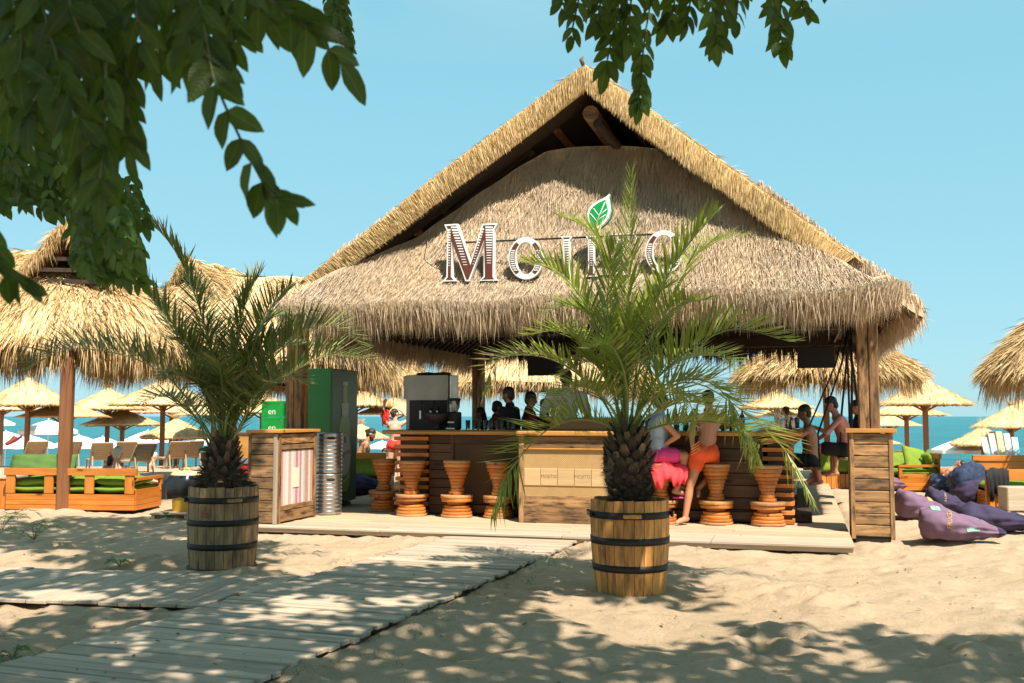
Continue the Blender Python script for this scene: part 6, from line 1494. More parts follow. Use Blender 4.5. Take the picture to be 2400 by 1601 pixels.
def planter(lab, loc, rz, w, h, d, mat, name='slatted_side_table'):
    t = thing(name, lab, 'side table', loc, rz); n = int(w / .085)
    for s in (0, d):
        for k in range(n): board('slat', t, ((k + .5) * w / n, s, 0), ((k + .5) * w / n, s, h), w / n - .006, .02, M[mat], side=(1, 0, 0))
    n2 = int(d / .085)
    for x in (0, w):
        for k in range(n2): board('slat', t, (x, .02 + (k + .5) * (d - .04) / n2, 0), (x, .02 + (k + .5) * (d - .04) / n2, h), (d - .04) / n2 - .006, .02, M[mat], side=(0, 1, 0))
    board('table_top', t, (-.03, d / 2, h + .02), (w + .03, d / 2, h + .02), d + .06, .035, M['weathered'], side=(0, 1, 0)); return t
planter('brown slatted side table between the two left sofas', (-6.05, 18.3, 0), R(-6), .55, .52, .5, 'pole'); planter('orange slatted box table cut by the left edge', (-8.62, 16.35, 0), R(-6), .42, .48, .5, 'orange'); planter('dark brown slatted table behind the orange one at the left edge', (-8.9, 18.0, 0), 0, .75, .56, .5, 'barkwood'); planter('dark small slatted box at the start of the palm sofa', (-5.95, 21.0, 0), 0, .35, .70, .4, 'barkwood')
sofa('orange corner bench with green seat cushions behind the right pedestal', (6.35, 20.9, 0), R(-4), 2.05, .8, H_=.66, base=.30, posts=(), arms=(), vertical=True, back=False, mat='orange2')
sofa('orange sofa turned sideways with green pillows, right of the pedestal', (8.62, 20.2, 0), R(94), 1.9, .86, H_=.75, base=.30, posts=(.07, .9, 1.8), arms=(0,), mat='orange')
o = cushion(None, (8.25, 20.5, .62), (.55, .5, .16), M['cushion'], 'green_pillow', rot=(R(65), R(12), R(20))); tag(o, 'light green square pillow leaning in the sideways sofa', 'pillow')
o = cushion(None, (8.56, 20.55, .56), (.45, .4, .15), M['cushion_d'], 'green_pillow', rot=(R(70), R(-25), R(40))); tag(o, 'darker green pillow at the back corner of the sideways sofa', 'pillow')
sofa('orange solid backed sofa at the right edge behind the dark bean bags', (8.35, 18.1, 0), R(-5), 2.3, .85, H_=.80, base=.32, posts=(), arms=(0,), solid=True, mat='orange')
s4 = sofa('nearest right orange sofa with lime seat, a black shirt over its arm', (7.90, 16.6, 0), R(4), 2.2, .80, H_=.80, base=.28, posts=(.0,), arms=(), back=False, mat='orange', back_cush=())
board('arm_plank', s4, (-.05, .0, .53), (2.2, .0, .53), .18, .05, M['orange']); board('front_post', s4, (.0, .0, .0), (.0, .0, .50), .14, .05, M['orange'], side=(1, 0, 0))
def cloth_sheet(name, lab, cat, loc, rz, mat, prof, w, seed):
    """cloth hanging over a rail: profile (y, z) swept along x with folds"""
    rg = random.Random(seed); t = thing(name, lab, cat, loc, rz); n = 22; vs = []; fs = []; m = len(prof)
    for i in range(n + 1):
        x = (i / n - .5) * w
        for j, (y, z) in enumerate(prof):
            f = j / (m - 1); k = abs(f - .45) * 2; vs.append((x * (1 - .25 * k + .1 * math.sin(f * 5)), y + .03 * k * math.sin(i * 1.3 + f * 2) - .012, z + .05 * k * math.sin(i * .55 + seed) - .04 * k * math.cos(i * .3)))
    for i in range(n):
        for j in range(m - 1): fs.append((i * m + j, (i + 1) * m + j, (i + 1) * m + j + 1, i * m + j + 1))
    mb = MB(); mb.add(vs, fs, True); o = mb.obj('cloth', mat, t); so = o.modifiers.new('solid', 'SOLIDIFY'); so.thickness = .012; return t
cloth_sheet('black_shirt', 'black shirt draped over the corner of the nearest right sofa', 'shirt', (8.0, 16.58, .63), R(4), M['black'], [(-.06, -.46), (-.07, -.3), (-.06, -.15), (-.045, -.02), (0, .01), (.05, -.03), (.06, -.15), (.06, -.3)], .36, 4)
wb = thing('water_bottle', 'small clear water bottle standing on the rail of the nearest right sofa', 'bottle', (8.62, 16.62, .556), 0); mb = MB(); mb.lathe([(.028, 0), (.03, .01), (.03, .11), (.012, .15), (.012, .165)], 14); mb.obj('bottle_body', M['glass'], wb); mb = MB(); mb.lathe([(.014, .165), (.014, .185)], 12); mb.obj('cap', M['bluegrey'], wb)
st_ = thing('log_table', 'grey wooden block table before the nearest right sofa', 'table', (8.05, 16.05, 0)); mb = MB(); mb.box((0, 0, .19), (.42, .32, .38), bev=.015); mb.obj('block', M['weathered'], st_); board('side_plank', st_, (.25, -.05, .22), (1.1, -.05, .22), .09, .3, M['oldwood'])
ch = thing('pastel_chair', 'slatted beach chair with pale blue, pink and yellow back boards', 'chair', dpix(2308, 1060, 21.6)); ch.location.z = 0
for k, (cc, hh) in enumerate((((.45, .70, .74), 1.02), ((.74, .60, .62), 1.10), ((.80, .68, .30), 1.14), ((.74, .60, .64), 1.10), ((.42, .72, .78), 1.02))):
    m_ = plain('pastel_paint', cc, .5, var=.03); x = -.32 + .16 * k; board('back_board', ch, (x * .93, 0, .3), (x * 1.06, .25, hh + .02), .135, .02, m_, side=(1, 0, 0))
board('cross_bar', ch, (-.36, .09, .55), (.36, .09, .55), .07, .02, M['white']); board('seat_board', ch, (-.3, -.5, .36), (-.3, .1, .30), .12, .02, M['white'], side=(1, 0, 0)); board('seat_board', ch, (.3, -.5, .36), (.3, .1, .30), .12, .02, M['white'], side=(1, 0, 0)); board('seat_board', ch, (0, -.5, .36), (0, .1, .30), .4, .02, M['lemon'], side=(1, 0, 0))
for x in (-.36, .36): board('leg', ch, (x, -.45, 0), (x, -.45, .55), .07, .03, M['white'], side=(0, 1, 0)); board('leg', ch, (x, .12, 0), (x, .05, .4), .07, .03, M['white'], side=(0, 1, 0)); board('arm', ch, (x, -.5, .56), (x, .15, .56), .1, .02, M['white'], side=(1, 0, 0))

# ============================================================ BEAN BAGS
def beanbag(lab, loc, rz, L, W, H_, mat, seed, text=None, patch=None, tip=.35, mat2=None):
    t = thing('bean_bag', lab, 'bean bag', loc, rz, 'bean bags lying on the sand'); rg = random.Random(seed); nU, nV = 44, 48
    def S(u, v, off=0.0):
        r = math.sin(PI * u ** .62) ** .42 * (1 - (1 - tip) * u ** 1.8) if 0 < u < 1 else 0; x = L * (u - .5); a = v * 2 * PI
        y = W / 2 * r * math.cos(a); z = H_ / 2 * (1 + r * (1 - .45 * u) * math.sin(a)) - H_ * .22 * u
        z = z if z > H_ * .12 else H_ * .12 - (H_ * .12 - z) * .25
        wr = .013 * math.sin(a * 5 + u * 9 + seed) * math.sin(u * 13 + a * 2 + seed) + .010 * math.sin(a * 11 + u * 5 + seed * 2) * (u ** 1.5 * 1.5 + .3) + .02 * noise.noise(Vector((x * 5 + seed, y * 5, z * 5))) + .012 * noise.noise(Vector((x * 11 + seed, y * 4, z * 11)))
        n = Vector((-.2, math.cos(a), math.sin(a) * 1.1)).normalized(); wr *= min(1, r * 2)
        return Vector((x, y, max(z - H_ * .06, .0))) + n * (wr * 1.6 + off)
    mb = MB(); vs = [S(i / nU, j / nV) for i in range(nU + 1) for j in range(nV)]; fs = []
    for i in range(nU):
        for j in range(nV): k = (j + 1) % nV; fs.append((i * nV + j, (i + 1) * nV + j, (i + 1) * nV + k, i * nV + k))
    mb.add(vs, fs, True); mb.obj('bag', mat, t, fix=True)
    if mat2:
        mb = MB(); vs = [S(.90 + .13 * i / 4 if i < 4 else .999, j / nV, .006) for i in range(5) for j in range(nV)]; fs = [(i * nV + j, (i + 1) * nV + j, (i + 1) * nV + (j + 1) % nV, i * nV + (j + 1) % nV) for i in range(4) for j in range(nV)]; mb.add(vs, fs, True); mb.obj('tip', mat2, t, fix=True)
    if text:
        body, size, u0, v0, du, dv = text; me = text_mesh('lettering', body, 1.0, M['goldprint'], 0)
        b = bmesh.new(); b.from_mesh(me); bmesh.ops.triangulate(b, faces=b.faces); bmesh.ops.subdivide_edges(b, edges=[e for e in b.edges if e.calc_length() > .25], cuts=1); 
        for v in b.verts: u = u0 + du[0] * v.co.x * size + dv[0] * v.co.y * size; w = v0 + du[1] * v.co.x * size + dv[1] * v.co.y * size; v.co = S(u, w, .008)
        b.to_mesh(me); b.free(); link('lettering', me, t)
    if patch:
        for (u0, v0, du, dv, m_) in patch:
            mb = MB(); n = 8; vs = [S(u0 + du * i / n + .02 * j / n, v0 + dv * j / n - .015 * i / n, .006) for i in range(n + 1) for j in range(n + 1)]; fs = [(i * (n + 1) + j, (i + 1) * (n + 1) + j, (i + 1) * (n + 1) + j + 1, i * (n + 1) + j + 1) for i in range(n) for j in range(n)]; mb.add(vs, fs, True); mb.obj('print_patch', m_, t)
    return t
g = lambda u, v: gnd(u, v, 0.0)
def at(u0, u1, vb, dy=.3): p = gnd((u0 + u1) / 2, vb, 0); return (p.x, p.y + dy, 0.0)
TX = dict(du=(.0, -.055), dv=(-.05, .0))
beanbag('front purple bean bag with gold lettering, nearest to the camera on the right sand', at(2184, 2378, 1276, .28), R(-14), .98, .58, .50, M['purple'], 3, ('FRUGAL', .66, .33, .405, (.012, -.085), (-.12, .0)), [(.12, .27, .11, .06, M['mintprint']), (.50, .47, .15, .05, M['mintprint'])], mat2=M['indigo'], tip=.5)
beanbag('round purple bean bag with rumpled left end, behind the front one', at(2124, 2240, 1219, .32), R(8), .80, .62, .50, M['purple'], 5, None, [(.55, .27, .1, .06, M['goldprint'])], tip=.6)
beanbag('dark purple bean bag wedged between the two purple ones, with gold letters', at(2215, 2278, 1207, .42), R(-12), .60, .60, .46, M['indigo'], 7, ('RUGAL', .62, .42, .40, (.02, -.08), (-.12, -.0)), [(.85, .6, .1, .2, M['mintprint'])], tip=.6)
beanbag('long dark indigo bean bag lying flat at the right edge', at(2285, 2475, 1252, .35), R(-8), 1.15, .7, .44, M['indigo'], 9, None, [(.6, .28, .12, .08, M['navy'])], tip=.5)
beanbag('upright dark indigo bean bag seat before the right sofa', at(2250, 2330, 1184, .35), R(100), .75, .68, .52, M['indigo'], 12, None, None, tip=.8)
beanbag('navy patterned bean bag backrest leaning on the right sofa', (7.85, 17.45, .16), R(100), .7, .62, .66, M['navy'], 14, None, [(.35, .3, .12, .1, M['goldprint'])], tip=.8)
beanbag('navy patterned bean bag under the resting bather by the sea', at(2215, 2255, 1156, .3), R(-30), .62, .6, .44, M['navy'], 16, None, None, tip=.7)
beanbag('small purple bean bag peeking out right of the pedestal', at(2070, 2122, 1153, .3), R(0), .80, .6, .50, M['purple'], 18, None, [(.75, .75, .1, .1, M['goldprint'])], tip=.7)
beanbag('blue violet bean bag with navy end behind the green fridge', at(812, 900, 1168, .3), R(-18), 1.0, .7, .58, M['indigo'], 20, None, [(.5, .25, .3, .1, M['navy']), (.1, .85, .5, .1, M['navy'])], tip=.45, mat2=M['navy'])

# ============================================================ LEFT ODDS AND ENDS
bn = thing('litter_bin', 'yellow bin with pale lid and black liner bag left of the faded barrel', 'bin', gnd(424, 1211, 0) + Vector((0, .22, .01)))
mb = MB(); mb.lathe([(.19, .0), (.20, .02), (.215, .55), (.205, .56)], 24, squash=(1, .85)); mb.obj('bin_body', M['yellow'], bn)
mb = MB(); pr_ = [(.222, .60), (.235, .58), (.26, .45), (.25, .34), (.225, .26), (.205, .27)]; n = 40; vs = []; fs = []
for j, (r, z) in enumerate(pr_):
    for i in range(n): a = 2 * PI * i / n; w = .016 * math.sin(a * 9 + j) + .010 * math.sin(a * 17 + j * 2); vs.append(((r + w + (.10 if math.cos(a + 2.6) > .9 and j in (2, 3, 4) else 0)) * math.cos(a), (r + w) * .88 * math.sin(a), z + .02 * math.sin(a * 5 + j)))
for j in range(len(pr_) - 1):
    for i in range(n): k = (i + 1) % n; fs.append((j * n + i, j * n + k, (j + 1) * n + k, (j + 1) * n + i))
mb.add(vs, fs, True); mb.obj('liner_bag', M['blackplastic'], bn)
mb = MB(); mb.lathe([(.235, .59), (.238, .61), (.20, .645), (.05, .665), (.01, .666)], 28, squash=(1, .88)); mb.tube([(-.04, 0, .66), (-.03, 0, .70), (.03, 0, .70), (.04, 0, .66)], .009, 6); mb.obj('lid', M['lemon'], bn)
pl = thing('wooden_pallet', 'thin sunlit wooden pallet lying on the sand by the yellow bin', 'pallet', gnd(350, 1214, 0) + Vector((0, -.02, .0)), R(-5))
for k in range(6): board('pallet_slat', pl, (0.0, .06 + k * .12, .055), (1.1, .06 + k * .12, .055), .1, .02, M['deckwood'], side=(0, 1, 0))
for x in (.05, .55, 1.05): board('pallet_bearer', pl, (x, .02, .02), (x, .72, .02), .07, .05, M['deckwood'])
fz = thing('ice_cream_freezer', 'red ice cream chest freezer with white heart mark behind the slatted cabinet', 'freezer', (-4.55, 15.55, .0), R(-16))
mb = MB(); mb.box((.45, .3, .40), (.95, .6, .72), bev=.02); mb.obj('freezer_body', M['red'], fz); mb = MB(); mb.box((.45, .3, .80), (.99, .64, .07), bev=.02); mb.obj('freezer_lid', M['steel'], fz); mb = MB(); mb.box((.45, .3, .03), (.85, .5, .06)); mb.obj('freezer_base', M['indigo'], fz)
def heart(s, cx, cz): return [(cx + s * .058 * 16 * math.sin(t) ** 3 / 1.0, cz + s * .058 * (13 * math.cos(t) - 5 * math.cos(2 * t) - 2 * math.cos(3 * t) - math.cos(4 * t))) for t in [2 * PI * k / 40 for k in range(40)]][::-1]
for k, (s, m_) in enumerate(((.235, 'white'), (.19, 'red'), (.135, 'white'), (.085, 'red'))):
    mb = MB(); mb.prism(heart(s, .19, .52), lambda x, z, d: (x, -.002 + d, z), -.003 * (k + 1), -.001); mb.obj('heart_mark', M[m_], fz, fix=True)
for k, x in enumerate((.10, .20, .30)): mb = MB(); mb.box((x, -.003, .26), (.035, .004, .09 + .02 * (k % 2))); mb.obj('mark_stroke', M['white'], fz)
mb = MB(); mb.lathe([(.02, 0), (.02, .01)], 12, c=(.05, -.03, .80), axis=(0, -1, 0)); mb.obj('lock', M['iron'], fz)
cb = thing('curved_counter', 'rounded orange brown counter block behind the palm and slatted cabinet', 'counter', (-4.1, 17.3, 0), R(-16))
mb = MB(); n = 18; vs = []; 
pts_ = [(-1.15, .0)] + [(-1.15 + .45 * (1 - math.cos(t)), -.35 * math.sin(t)) for t in [PI / 2 * k / 8 for k in range(1, 9)]] + [(.9, -.35), (.9, .4), (-1.15, .4)]
mb.prism(pts_, lambda x, y, d: (x, y, d), 0, 1.17); mb.obj('counter_body', M['honey'], cb, fix=True); mb = MB(); mb.prism([(x * 1.02, y * 1.03) for x, y in pts_], lambda x, y, d: (x, y, d), 1.172, 1.21); mb.obj('counter_top', M['barkwood'], cb, fix=True)
def crate_(lab, loc, rz, dark, tilt=0):
    t = thing('bottle_crate', lab, 'crate', loc, rz, 'green bottle crates'); m = M['crate_d'] if dark else M['crate']
    W, Dd, Hh = .40, .30, .27; 
    for (c, d) in (((0, -Dd / 2, Hh / 2), (W, .014, Hh)), ((0, Dd / 2, Hh / 2), (W, .014, Hh)), ((-W / 2, 0, Hh / 2), (.014, Dd - .016, Hh)), ((W / 2, 0, Hh / 2), (.014, Dd - .016, Hh)), ((0, 0, .01), (W - .02, Dd - .02, .012))):
        mb = MB(); mb.box(c, d, bev=.003); mb.obj('crate_side', m, t)
    for k in range(5): mb = MB(); mb.box((-.12 + .06 * k, -Dd / 2 - .010, Hh - .03), (.03, .006, .03)); mb.obj('rib', m, t)
    text_obj('lettering', 'en', .15, M['white'], t, Matrix.Translation((.0 if not dark else .05, -Dd / 2 - .010, .09)) @ Matrix.Rotation(R(90), 4, 'X'), .001)
    mb = MB(); mb.ell((.17, -Dd / 2 - .008, .20), (.012, .004, .012)); mb.obj('red_star', M['redprint'], t); return t
c0 = Vector((-4.05, 17.15, 1.213))
crate_('bright green bottle crate, lower left of the stack on the rounded counter', c0, R(-12), False); crate_('bright green bottle crate, topmost on the left of the stack', c0 + Vector((.0, .0, .275)), R(-14), False)
crate_('dark green bottle crate, lower right beside the hut post', c0 + Vector((.43, -.08, 0)), R(-16), True); crate_('dark green bottle crate, upper right beside the hut post', c0 + Vector((.43, -.08, .275)), R(-16), True)

# ============================================================ SMALL PLANTS, DRY BITS
def weed(lab, uv, n, L, seed):
    p = gnd(*uv, 0); t = thing('weed_plant', lab, 'plant', (p.x, p.y, ground_h(p.x, p.y) - .005)); rg = random.Random(seed)
    for k in range(n):
        a = 2 * PI * k / n + rg.uniform(-.4, .4); e = rg.uniform(.5, 1.3); l = L * rg.uniform(.7, 1.1); pts = [Vector((0, 0, 0)), Vector((math.cos(a) * l * .35, math.sin(a) * l * .35, l * .45 * e)), Vector((math.cos(a) * l * .8, math.sin(a) * l * .8, l * .55 * e)), Vector((math.cos(a) * l * 1.1, math.sin(a) * l * 1.1, l * .4 * e))]
        V, F, mi = frond_mesh(pts, llen=l * .42, npair=9, r0=.004, seed=seed + k, start=.25, vee=.2)
        V2 = V.copy(); link('leaf', tri_mesh('leaf', V2, F, [M['weed'], M['twig'], M['weed']], mi), t)
        # broaden the leaflets
    return t
weed('green weed with feathery leaves growing in the left sand', (80, 1262), 9, .34, 1); weed('green weed cut by the left edge of the photo', (4, 1240), 9, .42, 2); weed('tiny green weed left of the faded barrel', (279, 1325), 7, .13, 3); weed('small weed by the wooden pallet', (393, 1219), 7, .16, 4); weed('little weed beside the boardwalk at the bottom left', (30, 1545), 6, .10, 5)
rg = np.random.default_rng(55); n = 5200; y = 3.2 + 11.5 * rg.random(n) ** 1.3; x = rg.uniform(-.62, .62, n) * y; w_ = (x - HC.x) * EW.x + (y - HC.y) * EW.y; s_ = (x - HC.x) * ES.x + (y - HC.y) * ES.y
ok = ~((s_ > -1.6) & (abs(w_) < 4.2)) ; o1 = abs((x - BW_O.x) * BW_PERP.x + (y - BW_O.y) * BW_PERP.y); ok &= o1 > .84; x, y, o1 = x[ok], y[ok], o1[ok]
keep = (vnoise(x, y, .9, 31) > .52) | (o1 < 1.25) | (rg.random(len(x)) < .12); x, y = x[keep], y[keep]
z = np.array([ground_h(a, b) for a, b in zip(x, y)]) + .002; n = len(x); a = rg.random(n) * 2 * PI; L = rg.uniform(.015, .075, n)
V, F = blades(np.stack([x, y, z], 1), np.stack([np.cos(a), np.sin(a), rg.uniform(0, .25, n)], 1), L, rg.uniform(.0015, .0045, n)); tag(link('dry_debris', tri_mesh('dry_debris', V, F, M['twigs_dry'])), 'scattered dry straw bits and twigs on the sand', 'debris', kind='stuff')
# sparse grass tufts beside the boardwalk
gxy = []; rgg = random.Random(4)
for k in range(70):
    u = rgg.uniform(-1, 6); sd = rgg.choice((1, 1, -1)); c = BW_O + BW_DIR * u + BW_PERP * sd * (.86 + abs(rgg.gauss(0, .16)))
    for q in range(10): gxy.append((c.x + rgg.gauss(0, .04), c.y + rgg.gauss(0, .04)))
gx_ = np.array(gxy); z = np.array([ground_h(a, b) for a, b in gxy]); n = len(gx_); V, F = blades(np.stack([gx_[:, 0], gx_[:, 1], z], 1), np.stack([rg.normal(0, .5, n), rg.normal(0, .5, n), np.ones(n) * .6], 1), rg.uniform(.015, .06, n), .003, bend=rg.normal(0, .012, (n, 3)))
tag(link('grass', tri_mesh('grass', V, F, M['weed'])), 'sparse short grass along the boardwalk edges', 'grass', kind='stuff')

# dry fallen leaflets
dl = []; rgl = random.Random(12)
for k in range(420):
    y = 3.4 + 9 * rgl.random() ** 1.2; x = rgl.uniform(-.6, .6) * y; ds = abs((Vector((x, y, 0)) - BW_O).dot(BW_PERP)); zz = .062 if ds < .8 and y < 12 else ground_h(x, y) + .004
    w_ = (Vector((x, y, 0)) - HC).dot(EW); s_ = (Vector((x, y, 0)) - HC).dot(ES)
    if s_ > -1.7 and abs(w_) < 4.5: continue
    sc = rgl.uniform(.02, .045); dl.append((Matrix.Translation((x, y, zz)) @ Euler((rgl.uniform(-.3, .3), rgl.uniform(-.3, .3), rgl.uniform(0, 6.28))).to_matrix().to_4x4() @ Matrix.Diagonal((sc, sc, sc, 1)), rgl.randrange(3)))
M['dryleaf'] = leafy('fallen_leaf', [(0.20, 0.12, 0.04), (0.12, 0.07, 0.03), (0.22, 0.17, 0.05), (0.10, 0.11, 0.03)], .7, .1, (.2, .12, .03))
tag(merge_leaves('fallen_leaves', dl, None, M['dryleaf']), 'small dry leaves fallen on sand and boardwalk', 'leaves', kind='stuff')
# ============================================================ PEOPLE
def Jstand():
    return dict(pel=(0, 0, .95), wai=(0, .01, 1.10), che=(0, 0, 1.30), nec=(0, -.01, 1.47), hed=(0, .02, 1.63),
                shL=(-.18, 0, 1.40), elL=(-.23, -.02, 1.13), wrL=(-.24, .06, .89), shR=(.18, 0, 1.40), elR=(.23, -.02, 1.13), wrR=(.24, .06, .89),
                hiL=(-.09, 0, .91), knL=(-.10, .02, .50), anL=(-.10, -.03, .08), toL=(-.12, .13, .035), hiR=(.09, 0, .91), knR=(.10, .02, .50), anR=(.10, -.03, .08), toR=(.12, .13, .035), face=(0, 1, 0))
def Jsit(h=.45, drop=None):
    """seated facing +y, seat surface at height h"""
    f = drop if drop is not None else 0.0; b = h + .09
    return dict(pel=(0, 0, b), wai=(0, -.02, b + .16), che=(0, -.01, b + .36), nec=(0, .01, b + .53), hed=(0, .05, b + .69),
                shL=(-.18, 0, b + .46), elL=(-.24, .06, b + .20), wrL=(-.16, .26, b + .10), shR=(.18, 0, b + .46), elR=(.24, .06, b + .20), wrR=(.16, .26, b + .10),
                hiL=(-.09, .0, b - .02), knL=(-.12, .42, b + .02), anL=(-.12, .44, f + .08 if drop is not None else b - .40), toL=(-.13, .60, (f if drop is not None else b - .48) + .03), hiR=(.09, 0, b - .02), knR=(.12, .42, b + .02), anR=(.12, .44, f + .08 if drop is not None else b - .40), toR=(.13, .60, (f if drop is not None else b - .48) + .03), face=(0, 1, 0))
def V3(p): return Vector(p)
def human(lab, loc, rz, J, skin='skin', top=None, bottom=None, hair='hair', hairlong=False, beard=False, vox=.011, scale=1.0, fem=0.0, shoes=None, bun=False, cap=None, cat='person', legcut=.42, group=None, straps=None):
    t = thing('person', lab, cat, loc, rz, group, scale=scale); J = {k: V3(v) for k, v in J.items()}
    def torso(mb, g=0.0, lo=0, hi=1):
        up = (J['nec'] - J['pel']).normalized(); sd = (J['shR'] - J['shL']).normalized(); fw = up.cross(sd) * -1; rot = Matrix((sd, sd.cross(up) * -1, up)).transposed()
        if lo <= 0: mb.ell(J['pel'] + up * .0, (.165 + g + .01 * fem, .112 + g, .12 + g), rot)
        mb.ell(J['wai'], (.135 - .012 * fem + g, .095 + g, .13 + g), rot)
        if hi >= 1:
            mb.ell(J['che'], (.158 - .01 * fem + g, .108 + g, .165 + g), rot); mb.ell((J['shL'] + J['shR']) / 2 - up * .03, (.17 + g, .085 + g, .085 + g), rot)
            mb.cap(J['shL'], J['che'], .055 + g, .07 + g); mb.cap(J['shR'], J['che'], .055 + g, .07 + g); mb.cap(J['nec'] - up * .05, J['nec'] + up * .01, .075 + g, .055 + g)
        mb.cap(J['pel'], J['wai'], .12 + g, .11 + g); mb.cap(J['wai'], J['che'], .11 + g, .12 + g); return up, sd
    mb = MB(); up, sd = torso(mb)
    fc = J['face'].normalized(); hd = J['hed']; hu = (hd - J['nec']).normalized(); hs = fc.cross(hu).normalized(); hf = hu.cross(hs).normalized(); HR = Matrix((hs, hf, hu)).transposed()
    mb.cap(J['nec'] - hu * .03, hd - hu * .03, .056, .052); mb.ell(hd + hu * .03, (.074, .092, .095), HR, 18, 12); mb.cap(hd - hu * .045 + hf * .035, hd + hu * .0 + hf * .03, .048, .062)
    mb.ell(hd - hu * .075 + hf * .062, (.026, .022, .020), HR); mb.cap(hd + hu * .022 + hf * .088, hd - hu * .018 + hf * .108, .009, .014)   # chin, nose
    mb.ell(hd + hu * .035 + hf * .082, (.045, .012, .010), HR)                                                                        # brow
    mb.ell(hd - hu * .045 + hf * .085, (.022, .010, .009), HR)                                                                        # lips
    for s in (-1, 1): mb.ell(hd + hs * .077 * s - hu * .0, (.010, .020, .030), HR)
    for s, k in ((-1, 'L'), (1, 'R')):
        a, b, c = J['sh' + k], J['el' + k], J['wr' + k]; mb.ell(a, (.058, .058, .058)); mb.cap(a, b, .050, .039); mb.cap(b, c, .041, .027)
        d = J.get('hd' + k, (c - b).normalized()).normalized(); w = d.cross(Vector((0, 0, 1)) if abs(d.z) < .8 else Vector((0, 1, 0))).normalized(); nz = d.cross(w)
        mb.ell(c + d * .05, (.024, .024, .024)); 
        for q in range(4):
            o = w * (.028 - .019 * q); l = (.066, .076, .072, .056)[q]; p0 = c + d * .035 + o * .7; p1 = c + d * .085 + o; p2 = p1 + (d * .8 + nz * .45).normalized() * l * .5; p3 = p2 + (d * .45 + nz * .8).normalized() * l * .42
            mb.cap(p0, p1, .012, .0105, 8); mb.cap(p1, p2, .0105, .0095, 8); mb.cap(p2, p3, .0095, .008, 8)
        mb.cap(c + d * .02 + w * .018, c + d * .05 + w * .045, .013, .011, 8); mb.cap(c + d * .05 + w * .045, c + d * .085 + w * .05 + nz * .01, .011, .009, 8)
        h, n, an, to = J['hi' + k], J['kn' + k], J['an' + k], J['to' + k]; mb.cap(h, n, .088 + .006 * fem, .056); mb.ell(n, (.054, .054, .058)); mid = n.lerp(an, .33); mb.cap(n, mid, .052, .054); mb.cap(mid, an, .053, .036)
        fd = (to - an); mb.cap(an - fd.normalized() * .03 - Vector((0, 0, .02)), an.lerp(to, .6), .038, .034); mb.cap(an.lerp(to, .55), to, .036, .024)
    mb.cap(J['hiL'], J['hiR'], .105, .105)
    bk = fw_ = -(sd.cross(up)) ; bk = up.cross(sd) if up.cross(sd).dot(fc) < 0 else -up.cross(sd)
    for s in (-1, 1): mb.ell(J['pel'] + sd * .07 * s + bk * .055 - up * .04, (.085, .085, .085))
    o = mb.obj('body', M[skin], t); r = o.modifiers.new('remesh', 'REMESH'); r.mode = 'VOXEL'; r.voxel_size = vox; r.use_smooth_shade = True; sm = o.modifiers.new('smooth', 'SMOOTH'); sm.iterations = 3; sm.factor = .5
    def garment(name, build, mat, v=None):
        mb = MB(); build(mb); g = mb.obj(name, M[mat], t); r = g.modifiers.new('remesh', 'REMESH'); r.mode = 'VOXEL'; r.voxel_size = v or max(vox, .011); r.use_smooth_shade = True; sm = g.modifiers.new('smooth', 'SMOOTH'); sm.iterations = 2; return g
    if bottom:
        def bb(mb):
            rot = Matrix((sd, sd.cross(up) * -1, up)).transposed(); mb.ell(J['pel'] + up * .01, (.182, .128, .12), rot); mb.cap(J['hiL'], J['hiR'], .118, .118)
            for s in (-1, 1): mb.ell(J['pel'] + sd * .07 * s + bk * .058 - up * .04, (.094, .094, .094))
            for k in 'LR': mb.cap(J['hi' + k], J['hi' + k].lerp(J['kn' + k], legcut), .108, .104) if legcut > .1 else None
        garment('shorts', bb, bottom)
    if top:
        def tt(mb):
            torso(mb, .018)
            for k in 'LR': mb.cap(J['sh' + k], J['sh' + k].lerp(J['el' + k], .75 if straps is None else .05), .068, .062)
        garment('shirt', tt, top)
    if hair:
        def hh(mb):
            mb.ell(hd + hu * .055 - hf * .012, (.083, .096, .085), HR, 18, 12); mb.ell(hd - hu * .0 - hf * .045, (.074, .058, .085), HR)
            if hairlong: mb.cap(hd - hf * .06, hd - hf * .085 - hu * .22, .055, .035); mb.cap(hd - hf * .04 + hs * .05, hd - hf * .07 - hu * .15 + hs * .03, .04, .03)
            if bun: mb.ell(hd - hf * .11 + hu * .03, (.04, .04, .04))
        garment('hair', hh, hair, .010)
    if beard: garment('beard', lambda mb: (mb.ell(hd - hu * .075 + hf * .055, (.055, .045, .05), HR), mb.cap(hd - hu * .04 + hs * .06 + hf * .02, hd - hu * .08 + hf * .06, .022, .03), mb.cap(hd - hu * .04 - hs * .06 + hf * .02, hd - hu * .08 + hf * .06, .022, .03)), 'hair', .009)
    if cap: garment('cap', lambda mb: (mb.ell(hd + hu * .07, (.092, .102, .075), HR), mb.cap(hd + hu * .06 + hf * .08, hd + hu * .05 + hf * .14, .03, .02)), cap)
    for s in (-1, 1):
        mb = MB(); mb.ell(hd + hs * .031 * s + hu * .016 + hf * .081, (.011, .008, .006), HR, 10, 6); mb.obj('eye', M['iron'], t)
    if shoes:
        for k in 'LR': mb = MB(); a, b = J['an' + k], J['to' + k]; d = (b - a); d.z = 0; d.normalize(); c = a.lerp(b, .5); c.z = min(a.z, b.z) - .035; mb.box(c, (.10, .26, .02), Matrix.Rotation(math.atan2(-d.x, d.y), 3, 'Z'), .008); mb.obj('sandal', M[shoes], t)
    return t
def upd(J, **k): J = dict(J); J.update(k); return J
